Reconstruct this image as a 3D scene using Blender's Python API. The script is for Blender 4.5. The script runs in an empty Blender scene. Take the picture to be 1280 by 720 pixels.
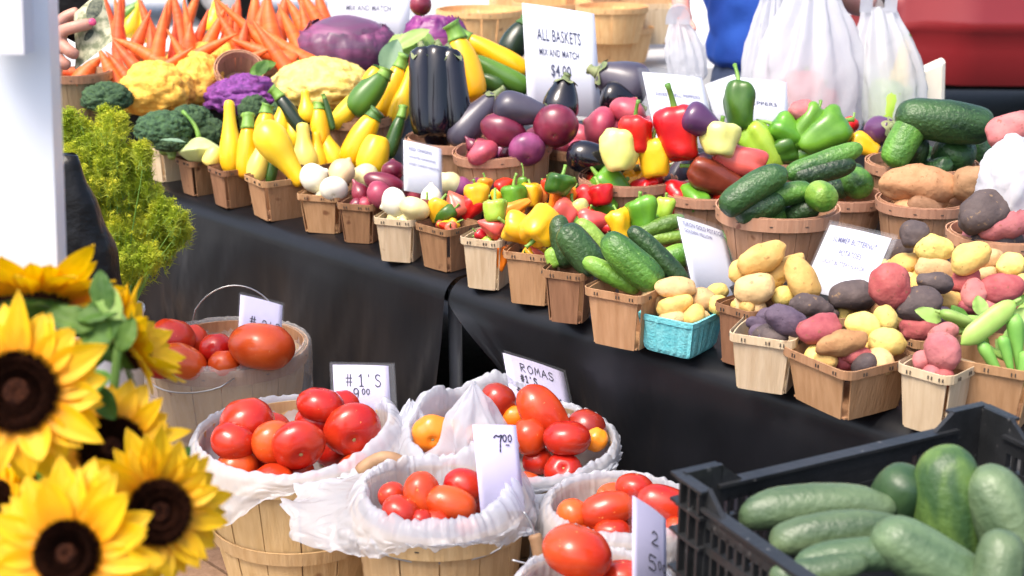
import bpy, bmesh, math, random
from mathutils import Vector, Matrix, noise
R_ = math.radians
C = bpy.context.scene.collection
# ------------------------------------------------------------------ camera
CZ = 1.65; PITCH = R_(17.15); F = 1750.0
sp, cp = math.sin(PITCH), math.cos(PITCH)
RT = Vector((1, 0, 0)); UP = Vector((0, sp, cp)); FW = Vector((0, cp, -sp)); CAM = Vector((0, 0, CZ))
def at(px, py, t):
    return CAM + t * (FW + (px - 640) / F * RT - (py - 360) / F * UP)
def tz(py, z):
    return (CZ - z) / (sp + (py - 360) / F * cp)
def atz(px, py, z):
    return at(px, py, tz(py, z))
cam = bpy.data.cameras.new('camera'); co = bpy.data.objects.new('camera', cam); C.objects.link(co)
co.location = CAM; co.rotation_euler = (R_(90) - PITCH, 0, 0)
cam.sensor_width = 36; cam.lens = 36 * F / 1280; cam.clip_end = 400; cam.clip_start = .05
cam.dof.use_dof = True; cam.dof.focus_distance = 2.75; cam.dof.aperture_fstop = 5.0
bpy.context.scene.camera = co
# ------------------------------------------------------------------ world
w = bpy.data.worlds.new('World'); bpy.context.scene.world = w; w.use_nodes = True
nt = w.node_tree; bg = nt.nodes['Background']
sky = nt.nodes.new('ShaderNodeTexSky'); sky.sky_type = 'NISHITA'; sky.sun_disc = False
SUN_EL, SUN_AZ = 60, -134         # azimuth from +Y towards +X
sky.sun_elevation = R_(SUN_EL); sky.sun_rotation = R_(SUN_AZ); sky.air_density = 1.0; sky.dust_density = 5.0; sky.ozone_density = 1.0
nt.links.new(sky.outputs[0], bg.inputs[0]); bg.inputs[1].default_value = .135
sl = bpy.data.lights.new('sun', 'SUN'); sl.energy = 1.35; sl.angle = R_(24); sl.color = (1, .93, .84)
so = bpy.data.objects.new('sun', sl); C.objects.link(so)
sd = Vector((math.sin(R_(SUN_AZ)) * math.cos(R_(SUN_EL)), math.cos(R_(SUN_AZ)) * math.cos(R_(SUN_EL)), math.sin(R_(SUN_EL))))
so.rotation_euler = sd.to_track_quat('Z', 'Y').to_euler()
vs = bpy.context.scene.view_settings
vs.view_transform = 'Standard'; vs.look = 'None'; vs.exposure = 1.32; vs.gamma = 1; vs.use_curve_mapping = False
bpy.context.scene.cycles.use_denoising = True
bpy.context.scene.cycles.max_bounces = 8
bpy.context.scene.cycles.transparent_max_bounces = 12
# ------------------------------------------------------------------ materials
MATS = {}
def hexc(r, g, b): return (r, g, b, 1)
def mat(name, c1, c2=None, c3=None, scale=6, detail=4, rough=.45, bump=0, bscale=40, spec=.5, coat=0, sss=0, jit=.0, stretch=(1, 1, 1),
        lo=.35, hi=.65, metal=0, bstretch=(1, 1, 1), dist=0, trans=0, patch=None):
    if name in MATS: return MATS[name]
    m = bpy.data.materials.new(name); m.use_nodes = True; n = m.node_tree.nodes; l = m.node_tree.links
    p = n['Principled BSDF']; p.inputs['Roughness'].default_value = rough
    p.inputs['Specular IOR Level'].default_value = spec; p.inputs['Coat Weight'].default_value = coat
    p.inputs['Coat Roughness'].default_value = .15; p.inputs['Metallic'].default_value = metal
    if sss:
        p.inputs['Subsurface Weight'].default_value = sss; p.inputs['Subsurface Radius'].default_value = (.01, .005, .003); p.inputs['Subsurface Scale'].default_value = 1
    tc = n.new('ShaderNodeTexCoord'); oi = n.new('ShaderNodeObjectInfo')
    ad = n.new('ShaderNodeVectorMath'); ad.operation = 'ADD'
    l.new(tc.outputs['Object'], ad.inputs[0])
    cx = n.new('ShaderNodeCombineXYZ'); mu = n.new('ShaderNodeMath'); mu.operation = 'MULTIPLY'; mu.inputs[1].default_value = 37
    l.new(oi.outputs['Random'], mu.inputs[0]); l.new(mu.outputs[0], cx.inputs[0]); l.new(cx.outputs[0], ad.inputs[1])
    mp = n.new('ShaderNodeMapping'); mp.inputs['Scale'].default_value = [scale * s for s in stretch]; l.new(ad.outputs[0], mp.inputs[0])
    nz = n.new('ShaderNodeTexNoise'); nz.inputs['Scale'].default_value = 1; nz.inputs['Detail'].default_value = detail; nz.inputs['Distortion'].default_value = dist
    l.new(mp.outputs[0], nz.inputs['Vector'])
    rp = n.new('ShaderNodeValToRGB'); l.new(nz.outputs[0], rp.inputs[0])
    c2 = c2 or c1
    rp.color_ramp.elements[0].position = lo; rp.color_ramp.elements[0].color = (*c1, 1)
    rp.color_ramp.elements[1].position = hi; rp.color_ramp.elements[1].color = (*c2, 1)
    if c3:
        e = rp.color_ramp.elements.new((lo + hi) / 2); e.color = (*c3, 1)
    hs = n.new('ShaderNodeHueSaturation'); l.new(rp.outputs[0], hs.inputs['Color'])
    if jit:
        mr = n.new('ShaderNodeMapRange'); mr.inputs['To Min'].default_value = 1 - jit; mr.inputs['To Max'].default_value = 1 + jit
        l.new(oi.outputs['Random'], mr.inputs[0]); l.new(mr.outputs[0], hs.inputs['Value'])
        m2 = n.new('ShaderNodeMapRange'); m2.inputs['To Min'].default_value = .5 - jit * .05; m2.inputs['To Max'].default_value = .5 + jit * .05
        l.new(oi.outputs['Random'], m2.inputs[0]); l.new(m2.outputs[0], hs.inputs['Hue'])
    out = hs.outputs[0]
    if patch:     # second colour as small spots: (colour, scale, threshold)
        pc, ps, th = patch
        n2 = n.new('ShaderNodeTexNoise'); n2.inputs['Scale'].default_value = ps; n2.inputs['Detail'].default_value = 2
        l.new(ad.outputs[0], n2.inputs['Vector'])
        r2 = n.new('ShaderNodeValToRGB'); r2.color_ramp.elements[0].position = th; r2.color_ramp.elements[1].position = th + .06
        l.new(n2.outputs[0], r2.inputs[0])
        mx = n.new('ShaderNodeMix'); mx.data_type = 'RGBA'; l.new(r2.outputs[0], mx.inputs[0]); l.new(out, mx.inputs[6]); mx.inputs[7].default_value = (*pc, 1)
        out = mx.outputs[2]
    l.new(out, p.inputs['Base Color'])
    if bump:
        mb = n.new('ShaderNodeMapping'); mb.inputs['Scale'].default_value = [bscale * s for s in bstretch]; l.new(ad.outputs[0], mb.inputs[0])
        nb = n.new('ShaderNodeTexNoise'); nb.inputs['Scale'].default_value = 1; nb.inputs['Detail'].default_value = 3; l.new(mb.outputs[0], nb.inputs['Vector'])
        bp = n.new('ShaderNodeBump'); bp.inputs['Strength'].default_value = bump; bp.inputs['Distance'].default_value = .004 if name != 'black_plastic_cloth' else .006
        l.new(nb.outputs[0], bp.inputs['Height']); l.new(bp.outputs[0], p.inputs['Normal'])
    if trans:
        tr = n.new('ShaderNodeBsdfTranslucent'); l.new(out, tr.inputs[0]); ms = n.new('ShaderNodeMixShader'); ms.inputs[0].default_value = trans
        l.new(p.outputs[0], ms.inputs[1]); l.new(tr.outputs[0], ms.inputs[2]); l.new(ms.outputs[0], n['Material Output'].inputs[0])
    MATS[name] = m; return m
def film(name, col, alpha, rough=.3, trl=.45, bump=.5):
    m = bpy.data.materials.new(name); m.use_nodes = True; n = m.node_tree.nodes; l = m.node_tree.links
    p = n['Principled BSDF']; p.inputs['Base Color'].default_value = (*col, 1); p.inputs['Roughness'].default_value = rough
    tr = n.new('ShaderNodeBsdfTranslucent'); tr.inputs[0].default_value = (*col, 1)
    tp = n.new('ShaderNodeBsdfTransparent'); a = n.new('ShaderNodeMixShader'); b = n.new('ShaderNodeMixShader')
    a.inputs[0].default_value = trl; b.inputs[0].default_value = alpha
    l.new(p.outputs[0], a.inputs[1]); l.new(tr.outputs[0], a.inputs[2]); l.new(tp.outputs[0], b.inputs[1]); l.new(a.outputs[0], b.inputs[2])
    l.new(b.outputs[0], n['Material Output'].inputs[0])
    if bump:
        tc = n.new('ShaderNodeTexCoord'); nz = n.new('ShaderNodeTexNoise'); nz.inputs['Scale'].default_value = 14; nz.inputs['Detail'].default_value = 2; nz.inputs['Distortion'].default_value = 2.0
        bp = n.new('ShaderNodeBump'); bp.inputs['Strength'].default_value = bump; bp.inputs['Distance'].default_value = .006
        l.new(tc.outputs['Object'], nz.inputs['Vector']); l.new(nz.outputs[0], bp.inputs['Height']); l.new(bp.outputs[0], p.inputs['Normal']); l.new(bp.outputs[0], tr.inputs['Normal'])
    MATS[name] = m; return m
M = {}
# produce
M['tomato'] = mat('tomato_skin', (.46, .022, .006), (.68, .085, .014), scale=13, detail=5, rough=.27, spec=.5, coat=.2, jit=.2, sss=.04, lo=.28, hi=.78, bump=.12, bscale=40, patch=((.7, .22, .06), 120, .72))
M['tomato_orange'] = mat('orange_tomato_skin', (.85, .2, .01), (.9, .3, .015), scale=9, rough=.28, coat=.15, jit=.06)
M['tomato_dark'] = mat('dark_tomato_skin', (.22, .02, .014), (.4, .03, .012), scale=9, rough=.25, coat=.2)
M['scar'] = mat('stem_scar', (.5, .33, .12), (.3, .22, .08), rough=.8)
M['cuke_dark'] = mat('dark_cucumber_skin', (.01, .032, .012), (.04, .1, .025), scale=26, detail=6, rough=.4, bump=.9, bscale=110, jit=.25, stretch=(1, 1, .25), patch=((.06, .15, .045), 160, .64))
M['cuke'] = mat('cucumber_skin', (.022, .075, .013), (.13, .29, .035), scale=26, detail=6, rough=.4, bump=.9, bscale=120, jit=.2, stretch=(1, 1, .14), patch=((.2, .32, .08), 170, .66))
M['cuke_light'] = mat('light_cucumber_skin', (.07, .2, .02), (.26, .43, .06), scale=26, detail=6, rough=.4, bump=.8, bscale=100, jit=.15, stretch=(1, 1, .25))
M['cuke_pale'] = mat('dusty_cucumber_skin', (.03, .065, .03), (.13, .19, .095), scale=30, detail=6, rough=.42, bump=.7, bscale=90, jit=.12, stretch=(1, 1, .16), lo=.25, hi=.7)
M['cuke_mottled'] = mat('mottled_cucumber_skin', (.03, .075, .022), (.13, .22, .045), scale=30, detail=6, rough=.45, bump=.6, bscale=80, stretch=(1, 1, .3), lo=.42, hi=.72)
M['cuke_deep'] = mat('deep_green_cucumber_skin', (.012, .04, .018), (.045, .09, .03), scale=16, rough=.42, bump=.3, bscale=70, stretch=(1, 1, .4))
M['zuke'] = mat('zucchini_skin', (.018, .05, .012), (.05, .13, .02), scale=10, rough=.3, jit=.2, stretch=(1, 1, .15), patch=((.12, .22, .06), 180, .66))
M['zuke_black'] = mat('dark_zucchini_skin', (.006, .014, .008), (.014, .03, .012), scale=10, rough=.25, stretch=(1, 1, .15))
M['zuke_green'] = mat('green_zucchini_skin', (.04, .12, .02), (.13, .28, .03), scale=8, rough=.32, stretch=(1, 1, .2))
M['yellow'] = mat('yellow_squash_skin', (.86, .5, .01), (.9, .62, .03), scale=7, rough=.3, jit=.06, sss=.05, bump=.15, bscale=30)
M['yellow_deep'] = mat('golden_squash_skin', (.88, .4, .004), (.88, .5, .01), scale=7, rough=.28, jit=.05)
M['yellow_pale'] = mat('pale_squash_skin', (.78, .6, .08), (.86, .72, .2), scale=8, rough=.38, jit=.05)
M['stem'] = mat('green_stem', (.1, .24, .03), (.24, .42, .07), scale=30, rough=.5, stretch=(1, 1, .2))
M['stem_dark'] = mat('dark_green_stem', (.04, .11, .02), (.09, .2, .035), scale=30, rough=.5, stretch=(1, 1, .2))
M['stem_dry'] = mat('dry_stem', (.3, .24, .1), (.42, .36, .16), scale=40, rough=.8)
M['egg'] = mat('eggplant_skin', (.003, .003, .006), (.010, .008, .016), scale=6, rough=.16, coat=.3, jit=.2)
M['egg_grey'] = mat('dull_eggplant_skin', (.04, .035, .06), (.075, .065, .09), scale=8, rough=.38, coat=.2)
M['egg_purple'] = mat('purple_eggplant_skin', (.06, .02, .07), (.12, .04, .12), scale=8, rough=.3, coat=.3)
M['calyx'] = mat('eggplant_calyx', (.12, .17, .07), (.26, .28, .13), scale=30, rough=.7)
for nm, a, b in (('red', (.6, .012, .01), (.7, .03, .012)), ('orange', (.88, .16, .01), (.9, .26, .012)), ('gold', (.88, .42, .01), (.9, .52, .02)),
                 ('green', (.07, .22, .015), (.14, .34, .025)), ('lime', (.26, .46, .035), (.4, .58, .06)), ('cream', (.68, .66, .16), (.75, .74, .28)),
                 ('pink', (.68, .08, .07), (.74, .14, .1)), ('crimson', (.48, .012, .02), (.6, .03, .03)), ('brown', (.15, .03, .015), (.26, .05, .02)), ('dark_green', (.025, .09, .008), (.07, .17, .015)),
                 ('brick', (.42, .07, .04), (.55, .11, .06)), ('apricot', (.86, .24, .05), (.88, .32, .08))):
    M['p_' + nm] = mat(nm + '_pepper_skin', a, b, scale=14, rough=.3, coat=.12, jit=.08, bump=.25, bscale=22)
M['onion_red'] = mat('red_onion_skin', (.12, .008, .025), (.25, .03, .06), scale=22, rough=.3, coat=.15, jit=.2, stretch=(1, 1, .12))
M['onion_pink'] = mat('pink_onion_skin', (.36, .04, .08), (.5, .1, .14), scale=22, rough=.35, jit=.15, stretch=(1, 1, .12))
M['onion_purple'] = mat('purple_onion_skin', (.14, .025, .09), (.33, .08, .21), scale=22, rough=.3, jit=.1, stretch=(1, 1, .12))
M['onion_white'] = mat('white_onion_skin', (.74, .72, .58), (.82, .8, .68), scale=20, rough=.32, jit=.04, stretch=(1, 1, .12))
M['onion_cream'] = mat('cream_onion_skin', (.7, .6, .26), (.8, .74, .42), scale=20, rough=.35, stretch=(1, 1, .12))
M['onion_tan'] = mat('tan_onion_skin', (.72, .4, .16), (.8, .6, .36), scale=14, rough=.35, stretch=(1, 1, .3))
for nm, a, b, pt in (('gold', (.6, .36, .1), (.72, .48, .16), (.4, .22, .07)), ('yellow', (.72, .52, .13), (.78, .62, .2), (.5, .32, .1)), ('russet', (.34, .17, .07), (.46, .26, .11), (.22, .11, .05)),
                     ('red', (.27, .05, .06), (.46, .12, .12), (.24, .09, .06)), ('black', (.065, .05, .052), (.12, .09, .085), (.2, .13, .08)), ('purple', (.07, .05, .08), (.14, .1, .14), (.06, .04, .06)),
                     ('sweet', (.42, .2, .09), (.55, .3, .15), (.3, .14, .06)), ('sweet_brown', (.26, .14, .07), (.36, .2, .11), (.16, .08, .04)), ('rose', (.4, .12, .13), (.52, .19, .18), (.3, .1, .08)),
                     ('tan', (.56, .36, .17), (.66, .45, .22), (.4, .25, .12))):
    M['t_' + nm] = mat(nm + '_potato_skin', a, b, scale=34, detail=8, rough=.7, bump=.55, bscale=90, jit=.1, patch=(pt, 95, .65), spec=.3, lo=.3, hi=.7)
M['carrot'] = mat('carrot_skin', (.72, .09, .012), (.82, .14, .022), scale=20, rough=.5, bump=.5, bscale=120, bstretch=(.25, .25, 1.2), jit=.1, stretch=(.4, .4, 2.5))
M['cauli'] = mat('orange_cauliflower_curd', (.84, .4, .045), (.9, .52, .09), scale=40, rough=.75, bump=.9, bscale=160, jit=.03)
M['cauli_pale'] = mat('yellow_cauliflower_curd', (.82, .56, .12), (.86, .66, .22), scale=40, rough=.75, bump=.9, bscale=160)
M['cauli_purple'] = mat('purple_cauliflower_curd', (.09, .015, .13), (.24, .05, .28), scale=50, rough=.75, bump=1, bscale=160)
M['broc'] = mat('broccoli_floret', (.02, .055, .025), (.06, .12, .045), scale=90, rough=.85, bump=1, bscale=300, jit=.2)
M['leaf'] = mat('green_leaf', (.045, .13, .02), (.12, .25, .035), scale=22, rough=.55, spec=.3, bump=.5, bscale=60, jit=.2, trans=.25)
M['leaf_pale'] = mat('pale_leaf', (.28, .46, .1), (.42, .58, .18), scale=15, rough=.45, jit=.1, trans=.3)
M['leaf_blue'] = mat('bluish_leaf', (.1, .2, .12), (.18, .3, .17), scale=15, rough=.5, trans=.15)
M['cabbage'] = mat('red_cabbage_leaf', (.1, .07, .11), (.25, .07, .17), c3=(.13, .04, .1), scale=11, rough=.42, dist=1.2, stretch=(.5, .5, 2.2), lo=.3, hi=.7, bump=.3, bscale=30)
M['cabbage_leaf'] = mat('dark_cabbage_leaf', (.09, .01, .1), (.24, .03, .18), scale=20, rough=.4)
M['pod'] = mat('pea_pod_skin', (.26, .47, .08), (.38, .58, .14), scale=20, rough=.42, jit=.12)
M['pod_dark'] = mat('okra_skin', (.12, .32, .05), (.2, .42, .08), scale=20, rough=.5, jit=.12)
M['patty'] = mat('pattypan_skin', (.42, .52, .2), (.55, .62, .3), scale=20, rough=.4)
# containers
def wood(name, a, b, jit=.1):
    return mat(name, a, b, scale=14, detail=8, rough=.7, bump=.35, bscale=60, jit=jit, stretch=(6, 6, .5), spec=.25, lo=.25, hi=.75, bstretch=(4, 4, .3), patch=((a[0] * .6, a[1] * .5, a[2] * .5), 22, .68))
M['w_pale'] = wood('pale_veneer', (.5, .37, .23), (.66, .53, .36), .06)
M['w_tan'] = wood('tan_veneer', (.34, .18, .085), (.48, .28, .15), .08)
M['w_brown'] = wood('brown_veneer', (.2, .1, .05), (.32, .17, .09), .12)
M['w_round'] = wood('basket_stave_wood', (.32, .17, .09), (.44, .25, .15), .12)
M['w_rim'] = wood('basket_hoop_wood', (.4, .2, .12), (.5, .28, .18), .08)
M['w_bushel'] = wood('bushel_stave_wood', (.46, .29, .13), (.58, .4, .21), .08)
M['w_old'] = wood('weathered_stave_wood', (.2, .14, .08), (.3, .22, .13), .1)
M['w_sunny'] = wood('sunlit_basket_wood', (.66, .36, .15), (.78, .5, .24), .1)  # sunlight on the far baskets put into a brighter, more orange wood
M['w_bench'] = wood('weathered_plank', (.2, .12, .07), (.3, .19, .12), .1)
M['w_grip'] = mat('handle_grip_wood', (.26, .14, .07), (.4, .24, .12), scale=20, rough=.6)
M['pulp'] = mat('turquoise_pulp', (.12, .5, .56), (.2, .6, .64), scale=60, rough=.85, bump=.6, bscale=200)
M['wire'] = mat('galvanised_wire', (.4, .4, .4), (.55, .55, .55), rough=.35, metal=.9)
M['staple'] = mat('staple_metal', (.1, .09, .08), rough=.5, metal=.6)
M['cloth'] = mat('black_plastic_cloth', (.005, .0055, .007), (.008, .0085, .011), scale=5, rough=.33, spec=.3, bump=.4, bscale=8, bstretch=(1, 1, .4))
M['riser'] = mat('black_riser_cloth', (.012, .012, .014), rough=.6)
M['crate'] = mat('black_crate_plastic', (.011, .012, .013), (.02, .021, .023), scale=18, rough=.4, spec=.5, bump=.2, bscale=90, patch=((.09, .09, .09), 60, .68))
M['paper'] = mat('white_card', (.6, .62, .7), (.62, .64, .72), rough=.6)
M['paper_lilac'] = mat('lilac_card', (.58, .54, .74), (.61, .57, .76), rough=.55)
M['ink'] = mat('printed_ink', (.05, .055, .1), rough=.6)
M['ink_pale'] = mat('faded_blue_ink', (.07, .07, .2), rough=.6)
M['marker'] = mat('black_marker_ink', (.02, .015, .03), rough=.5)
M['sleeve'] = film('clear_card_sleeve', (.6, .62, .66), .08, rough=.12, trl=.1, bump=.15)
M['liner'] = film('white_liner_film', (.74, .77, .84), .56, rough=.2, trl=.35, bump=.5)
M['liner_clear'] = film('clear_bag_film', (.85, .84, .82), .27, rough=.18, trl=.3, bump=.9)
M['bag'] = film('white_bag_film', (.68, .69, .73), .74, rough=.35, trl=.42, bump=.35)
M['bag_thick'] = film('thick_white_bag_film', (.8, .8, .84), .96, rough=.4, trl=.4, bump=.5)
# setting
M['ground'] = mat('pale_concrete', (.52, .51, .5), (.62, .61, .6), scale=1.2, detail=8, rough=.9, bump=.3, bscale=30, patch=((.42, .41, .4), 3.0, .66))
M['shaded_ground'] = mat('shaded_ground', (.04, .04, .042), (.075, .073, .07), scale=60, detail=8, rough=.9, bump=.6, bscale=200)  # shade on the ground put into a dark rough colour
M['white_metal'] = mat('white_painted_steel', (.72, .77, .86), (.74, .79, .88), scale=3, rough=.35)
M['white_fabric'] = mat('white_canopy_fabric', (.66, .65, .7), (.7, .69, .74), scale=8, rough=.8, bump=.3, bscale=30)
M['skin'] = mat('skin', (.46, .21, .15), (.56, .28, .21), scale=14, rough=.5, sss=.15)
M['skin_pink'] = mat('sunned_skin', (.58, .24, .2), (.66, .32, .26), scale=14, rough=.5, sss=.15)
M['blue'] = mat('blue_cotton', (.008, .055, .34), (.012, .075, .4), scale=10, rough=.85, bump=.4, bscale=25)
M['navy'] = mat('dark_denim', (.03, .045, .09), (.05, .07, .13), scale=30, rough=.9)
M['black_knit'] = mat('black_knit', (.012, .011, .013), (.02, .02, .022), scale=30, rough=.85, bump=.5, bscale=120)
M['leather'] = mat('black_leather', (.005, .005, .006), (.01, .01, .011), scale=20, rough=.3, spec=.22, bump=.7, bscale=45)
M['hair'] = mat('brown_hair', (.05, .025, .012), (.1, .05, .025), scale=60, rough=.5)
M['nail'] = mat('pink_nail_polish', (.75, .08, .2), rough=.15)
M['bill'] = mat('banknote_paper', (.16, .18, .1), (.46, .44, .3), scale=70, detail=6, rough=.8, lo=.4, hi=.58)
M['bill_dark'] = mat('banknote_ink', (.03, .04, .03), (.14, .15, .1), scale=160, detail=6, rough=.8)
M['car'] = mat('red_car_paint', (.2, .009, .012), (.22, .011, .014), scale=2, rough=.35, coat=.25, metal=.1)
M['tyre'] = mat('tyre_rubber', (.008, .008, .008), rough=.9, spec=.15)
M['rim'] = mat('alloy', (.5, .5, .52), rough=.3, metal=.9)
M['glass'] = mat('tinted_glass', (.02, .025, .03), rough=.05, spec=.8)
M['chrome'] = mat('trim_metal', (.6, .6, .62), rough=.2, metal=.9)
M['grey_cloth'] = mat('grey_table_cover', (.42, .42, .42), (.5, .5, .5), scale=5, rough=.7, bump=.3, bscale=12)
M['disc'] = mat('sunflower_disc', (.012, .004, .003), (.045, .014, .006), scale=300, rough=.9, spec=.08, bump=.5, bscale=200)
M['disc_mid'] = mat('sunflower_disc_centre', (.014, .013, .006), (.008, .006, .004), scale=300, rough=.9)
M['dill_thread'] = mat('dill_thread', (.32, .42, .02), (.56, .62, .05), scale=14, rough=.6, jit=.05, trans=.45, lo=.4, hi=.6)
M['dill'] = mat('dill_frond', (.45, .56, .035), (.8, .78, .06), scale=14, rough=.6, jit=.05, trans=.5, lo=.4, hi=.6)
M['bucket'] = mat('grey_plastic_bucket', (.3, .31, .33), (.36, .37, .39), rough=.5)
def petal_mat():
    m = bpy.data.materials.new('sunflower_petal'); m.use_nodes = True; n = m.node_tree.nodes; l = m.node_tree.links; p = n['Principled BSDF']
    at_ = n.new('ShaderNodeAttribute'); at_.attribute_name = 'along'; rp = n.new('ShaderNodeValToRGB'); l.new(at_.outputs['Fac'], rp.inputs[0])
    rp.color_ramp.elements[0].color = (.9, .36, .0, 1); rp.color_ramp.elements[1].color = (.93, .58, .0, 1); rp.color_ramp.elements[0].position = .05; rp.color_ramp.elements[1].position = .5
    tc = n.new('ShaderNodeTexCoord'); nz = n.new('ShaderNodeTexNoise'); nz.inputs['Scale'].default_value = 45; l.new(tc.outputs['Object'], nz.inputs['Vector'])
    hs = n.new('ShaderNodeHueSaturation'); mr = n.new('ShaderNodeMapRange'); mr.inputs['To Min'].default_value = .8; mr.inputs['To Max'].default_value = 1.12
    l.new(nz.outputs[0], mr.inputs[0]); l.new(mr.outputs[0], hs.inputs['Value']); l.new(rp.outputs[0], hs.inputs['Color']); l.new(hs.outputs[0], p.inputs['Base Color'])
    p.inputs['Roughness'].default_value = .55
    tr = n.new('ShaderNodeBsdfTranslucent'); l.new(hs.outputs[0], tr.inputs[0]); ms = n.new('ShaderNodeMixShader'); ms.inputs[0].default_value = .4
    l.new(p.outputs[0], ms.inputs[1]); l.new(tr.outputs[0], ms.inputs[2]); l.new(ms.outputs[0], n['Material Output'].inputs[0])
    return m
M['petal'] = petal_mat()
# ------------------------------------------------------------------ mesh helpers
LABELS = {}
def tag(o, label, cat, group=None, kind=None):
    o['label'] = label; o['category'] = cat
    if group: o['group'] = group
    if kind: o['kind'] = kind
    nw = len(label.split())
    if nw > 16 or nw < 4: print('LABEL LENGTH', nw, label)
    if label in LABELS: print('LABEL TWICE', label)
    LABELS[label] = 1
    return o
def empty(name, loc, rz=0, rot=None):
    o = bpy.data.objects.new(name, None); C.objects.link(o); o.location = loc; o.empty_display_size = .02
    o.rotation_euler = rot if rot else (0, 0, rz)
    return o
class MB:
    def __init__(s): s.v = []; s.f = []; s.mi = []; s.m = 0; s.at = None
    def add(s, vs, fs):
        b = len(s.v); s.v += [tuple(v) for v in vs]; s.f += [tuple(b + i for i in f) for f in fs]; s.mi += [s.m] * len(fs)
    def box(s, c, d, rz=0, mt=None):
        x, y, z = [k / 2 for k in d]; vs = [Vector((i * x, j * y, k * z)) for k in (-1, 1) for j in (-1, 1) for i in (-1, 1)]
        mm = Matrix.Rotation(rz, 3, 'Z') if mt is None else mt
        vs = [mm @ v + Vector(c) for v in vs]
        s.add(vs, [(0, 2, 3, 1), (4, 5, 7, 6), (0, 1, 5, 4), (2, 6, 7, 3), (0, 4, 6, 2), (1, 3, 7, 5)])
    def hexa(s, b4, t4):
        s.add(list(b4) + list(t4), [(3, 2, 1, 0), (4, 5, 6, 7), (0, 1, 5, 4), (1, 2, 6, 5), (2, 3, 7, 6), (3, 0, 4, 7)])
    def tube(s, pts, rad, seg=8, closed=False, cap=True):
        pts = [Vector(p) for p in pts]; n = len(pts); rr = rad if isinstance(rad, (list, tuple)) else [rad] * n
        up = None; rings = []
        for i in range(n):
            d = (pts[(i + 1) % n] - pts[i - 1]) if closed else (pts[min(i + 1, n - 1)] - pts[max(i - 1, 0)])
            d.normalize()
            if up is None: up = d.orthogonal().normalized()
            up = (up - d * up.dot(d))
            if up.length < 1e-5: up = d.orthogonal()
            up.normalize(); sd_ = d.cross(up)
            rings.append([pts[i] + rr[i] * (math.cos(a) * up + math.sin(a) * sd_) for a in [2 * math.pi * k / seg for k in range(seg)]])
        vs = [v for r in rings for v in r]; fs = []
        for i in range(n if closed else n - 1):
            j = (i + 1) % n
            for k in range(seg):
                fs.append((i * seg + k, i * seg + (k + 1) % seg, j * seg + (k + 1) % seg, j * seg + k))
        if cap and not closed:
            fs.append(tuple(range(seg))[::-1]); fs.append(tuple((n - 1) * seg + k for k in range(seg)))
        s.add(vs, fs)
    def build(s, name, mats, parent=None, smooth=True, along=None):
        me = bpy.data.meshes.new(name); me.from_pydata(s.v, [], s.f)
        if not isinstance(mats, (list, tuple)): mats = [mats]
        for m in mats: me.materials.append(M[m] if isinstance(m, str) else m)
        if len(mats) > 1: me.polygons.foreach_set('material_index', s.mi)
        if smooth: me.polygons.foreach_set('use_smooth', [True] * len(me.polygons))
        if along:
            a = me.attributes.new('along', 'FLOAT', 'POINT'); a.data.foreach_set('value', along)
        me.update()
        o = bpy.data.objects.new(name, me); C.objects.link(o)
        if parent is not None: o.parent = parent
        return o
def spline(pts, n):
    out = []; k = len(pts) - 1
    for i in range(n + 1):
        u = i / n * k; j = min(int(u), k - 1); f = u - j
        p0 = pts[max(j - 1, 0)]; p1 = pts[j]; p2 = pts[j + 1]; p3 = pts[min(j + 2, k)]
        out.append(tuple(.5 * (2 * b + (c - a) * f + (2 * a - 5 * b + 4 * c - d) * f * f + (3 * b - a - 3 * c + d) * f ** 3) for a, b, c, d in zip(p0, p1, p2, p3)))
    return out
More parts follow.
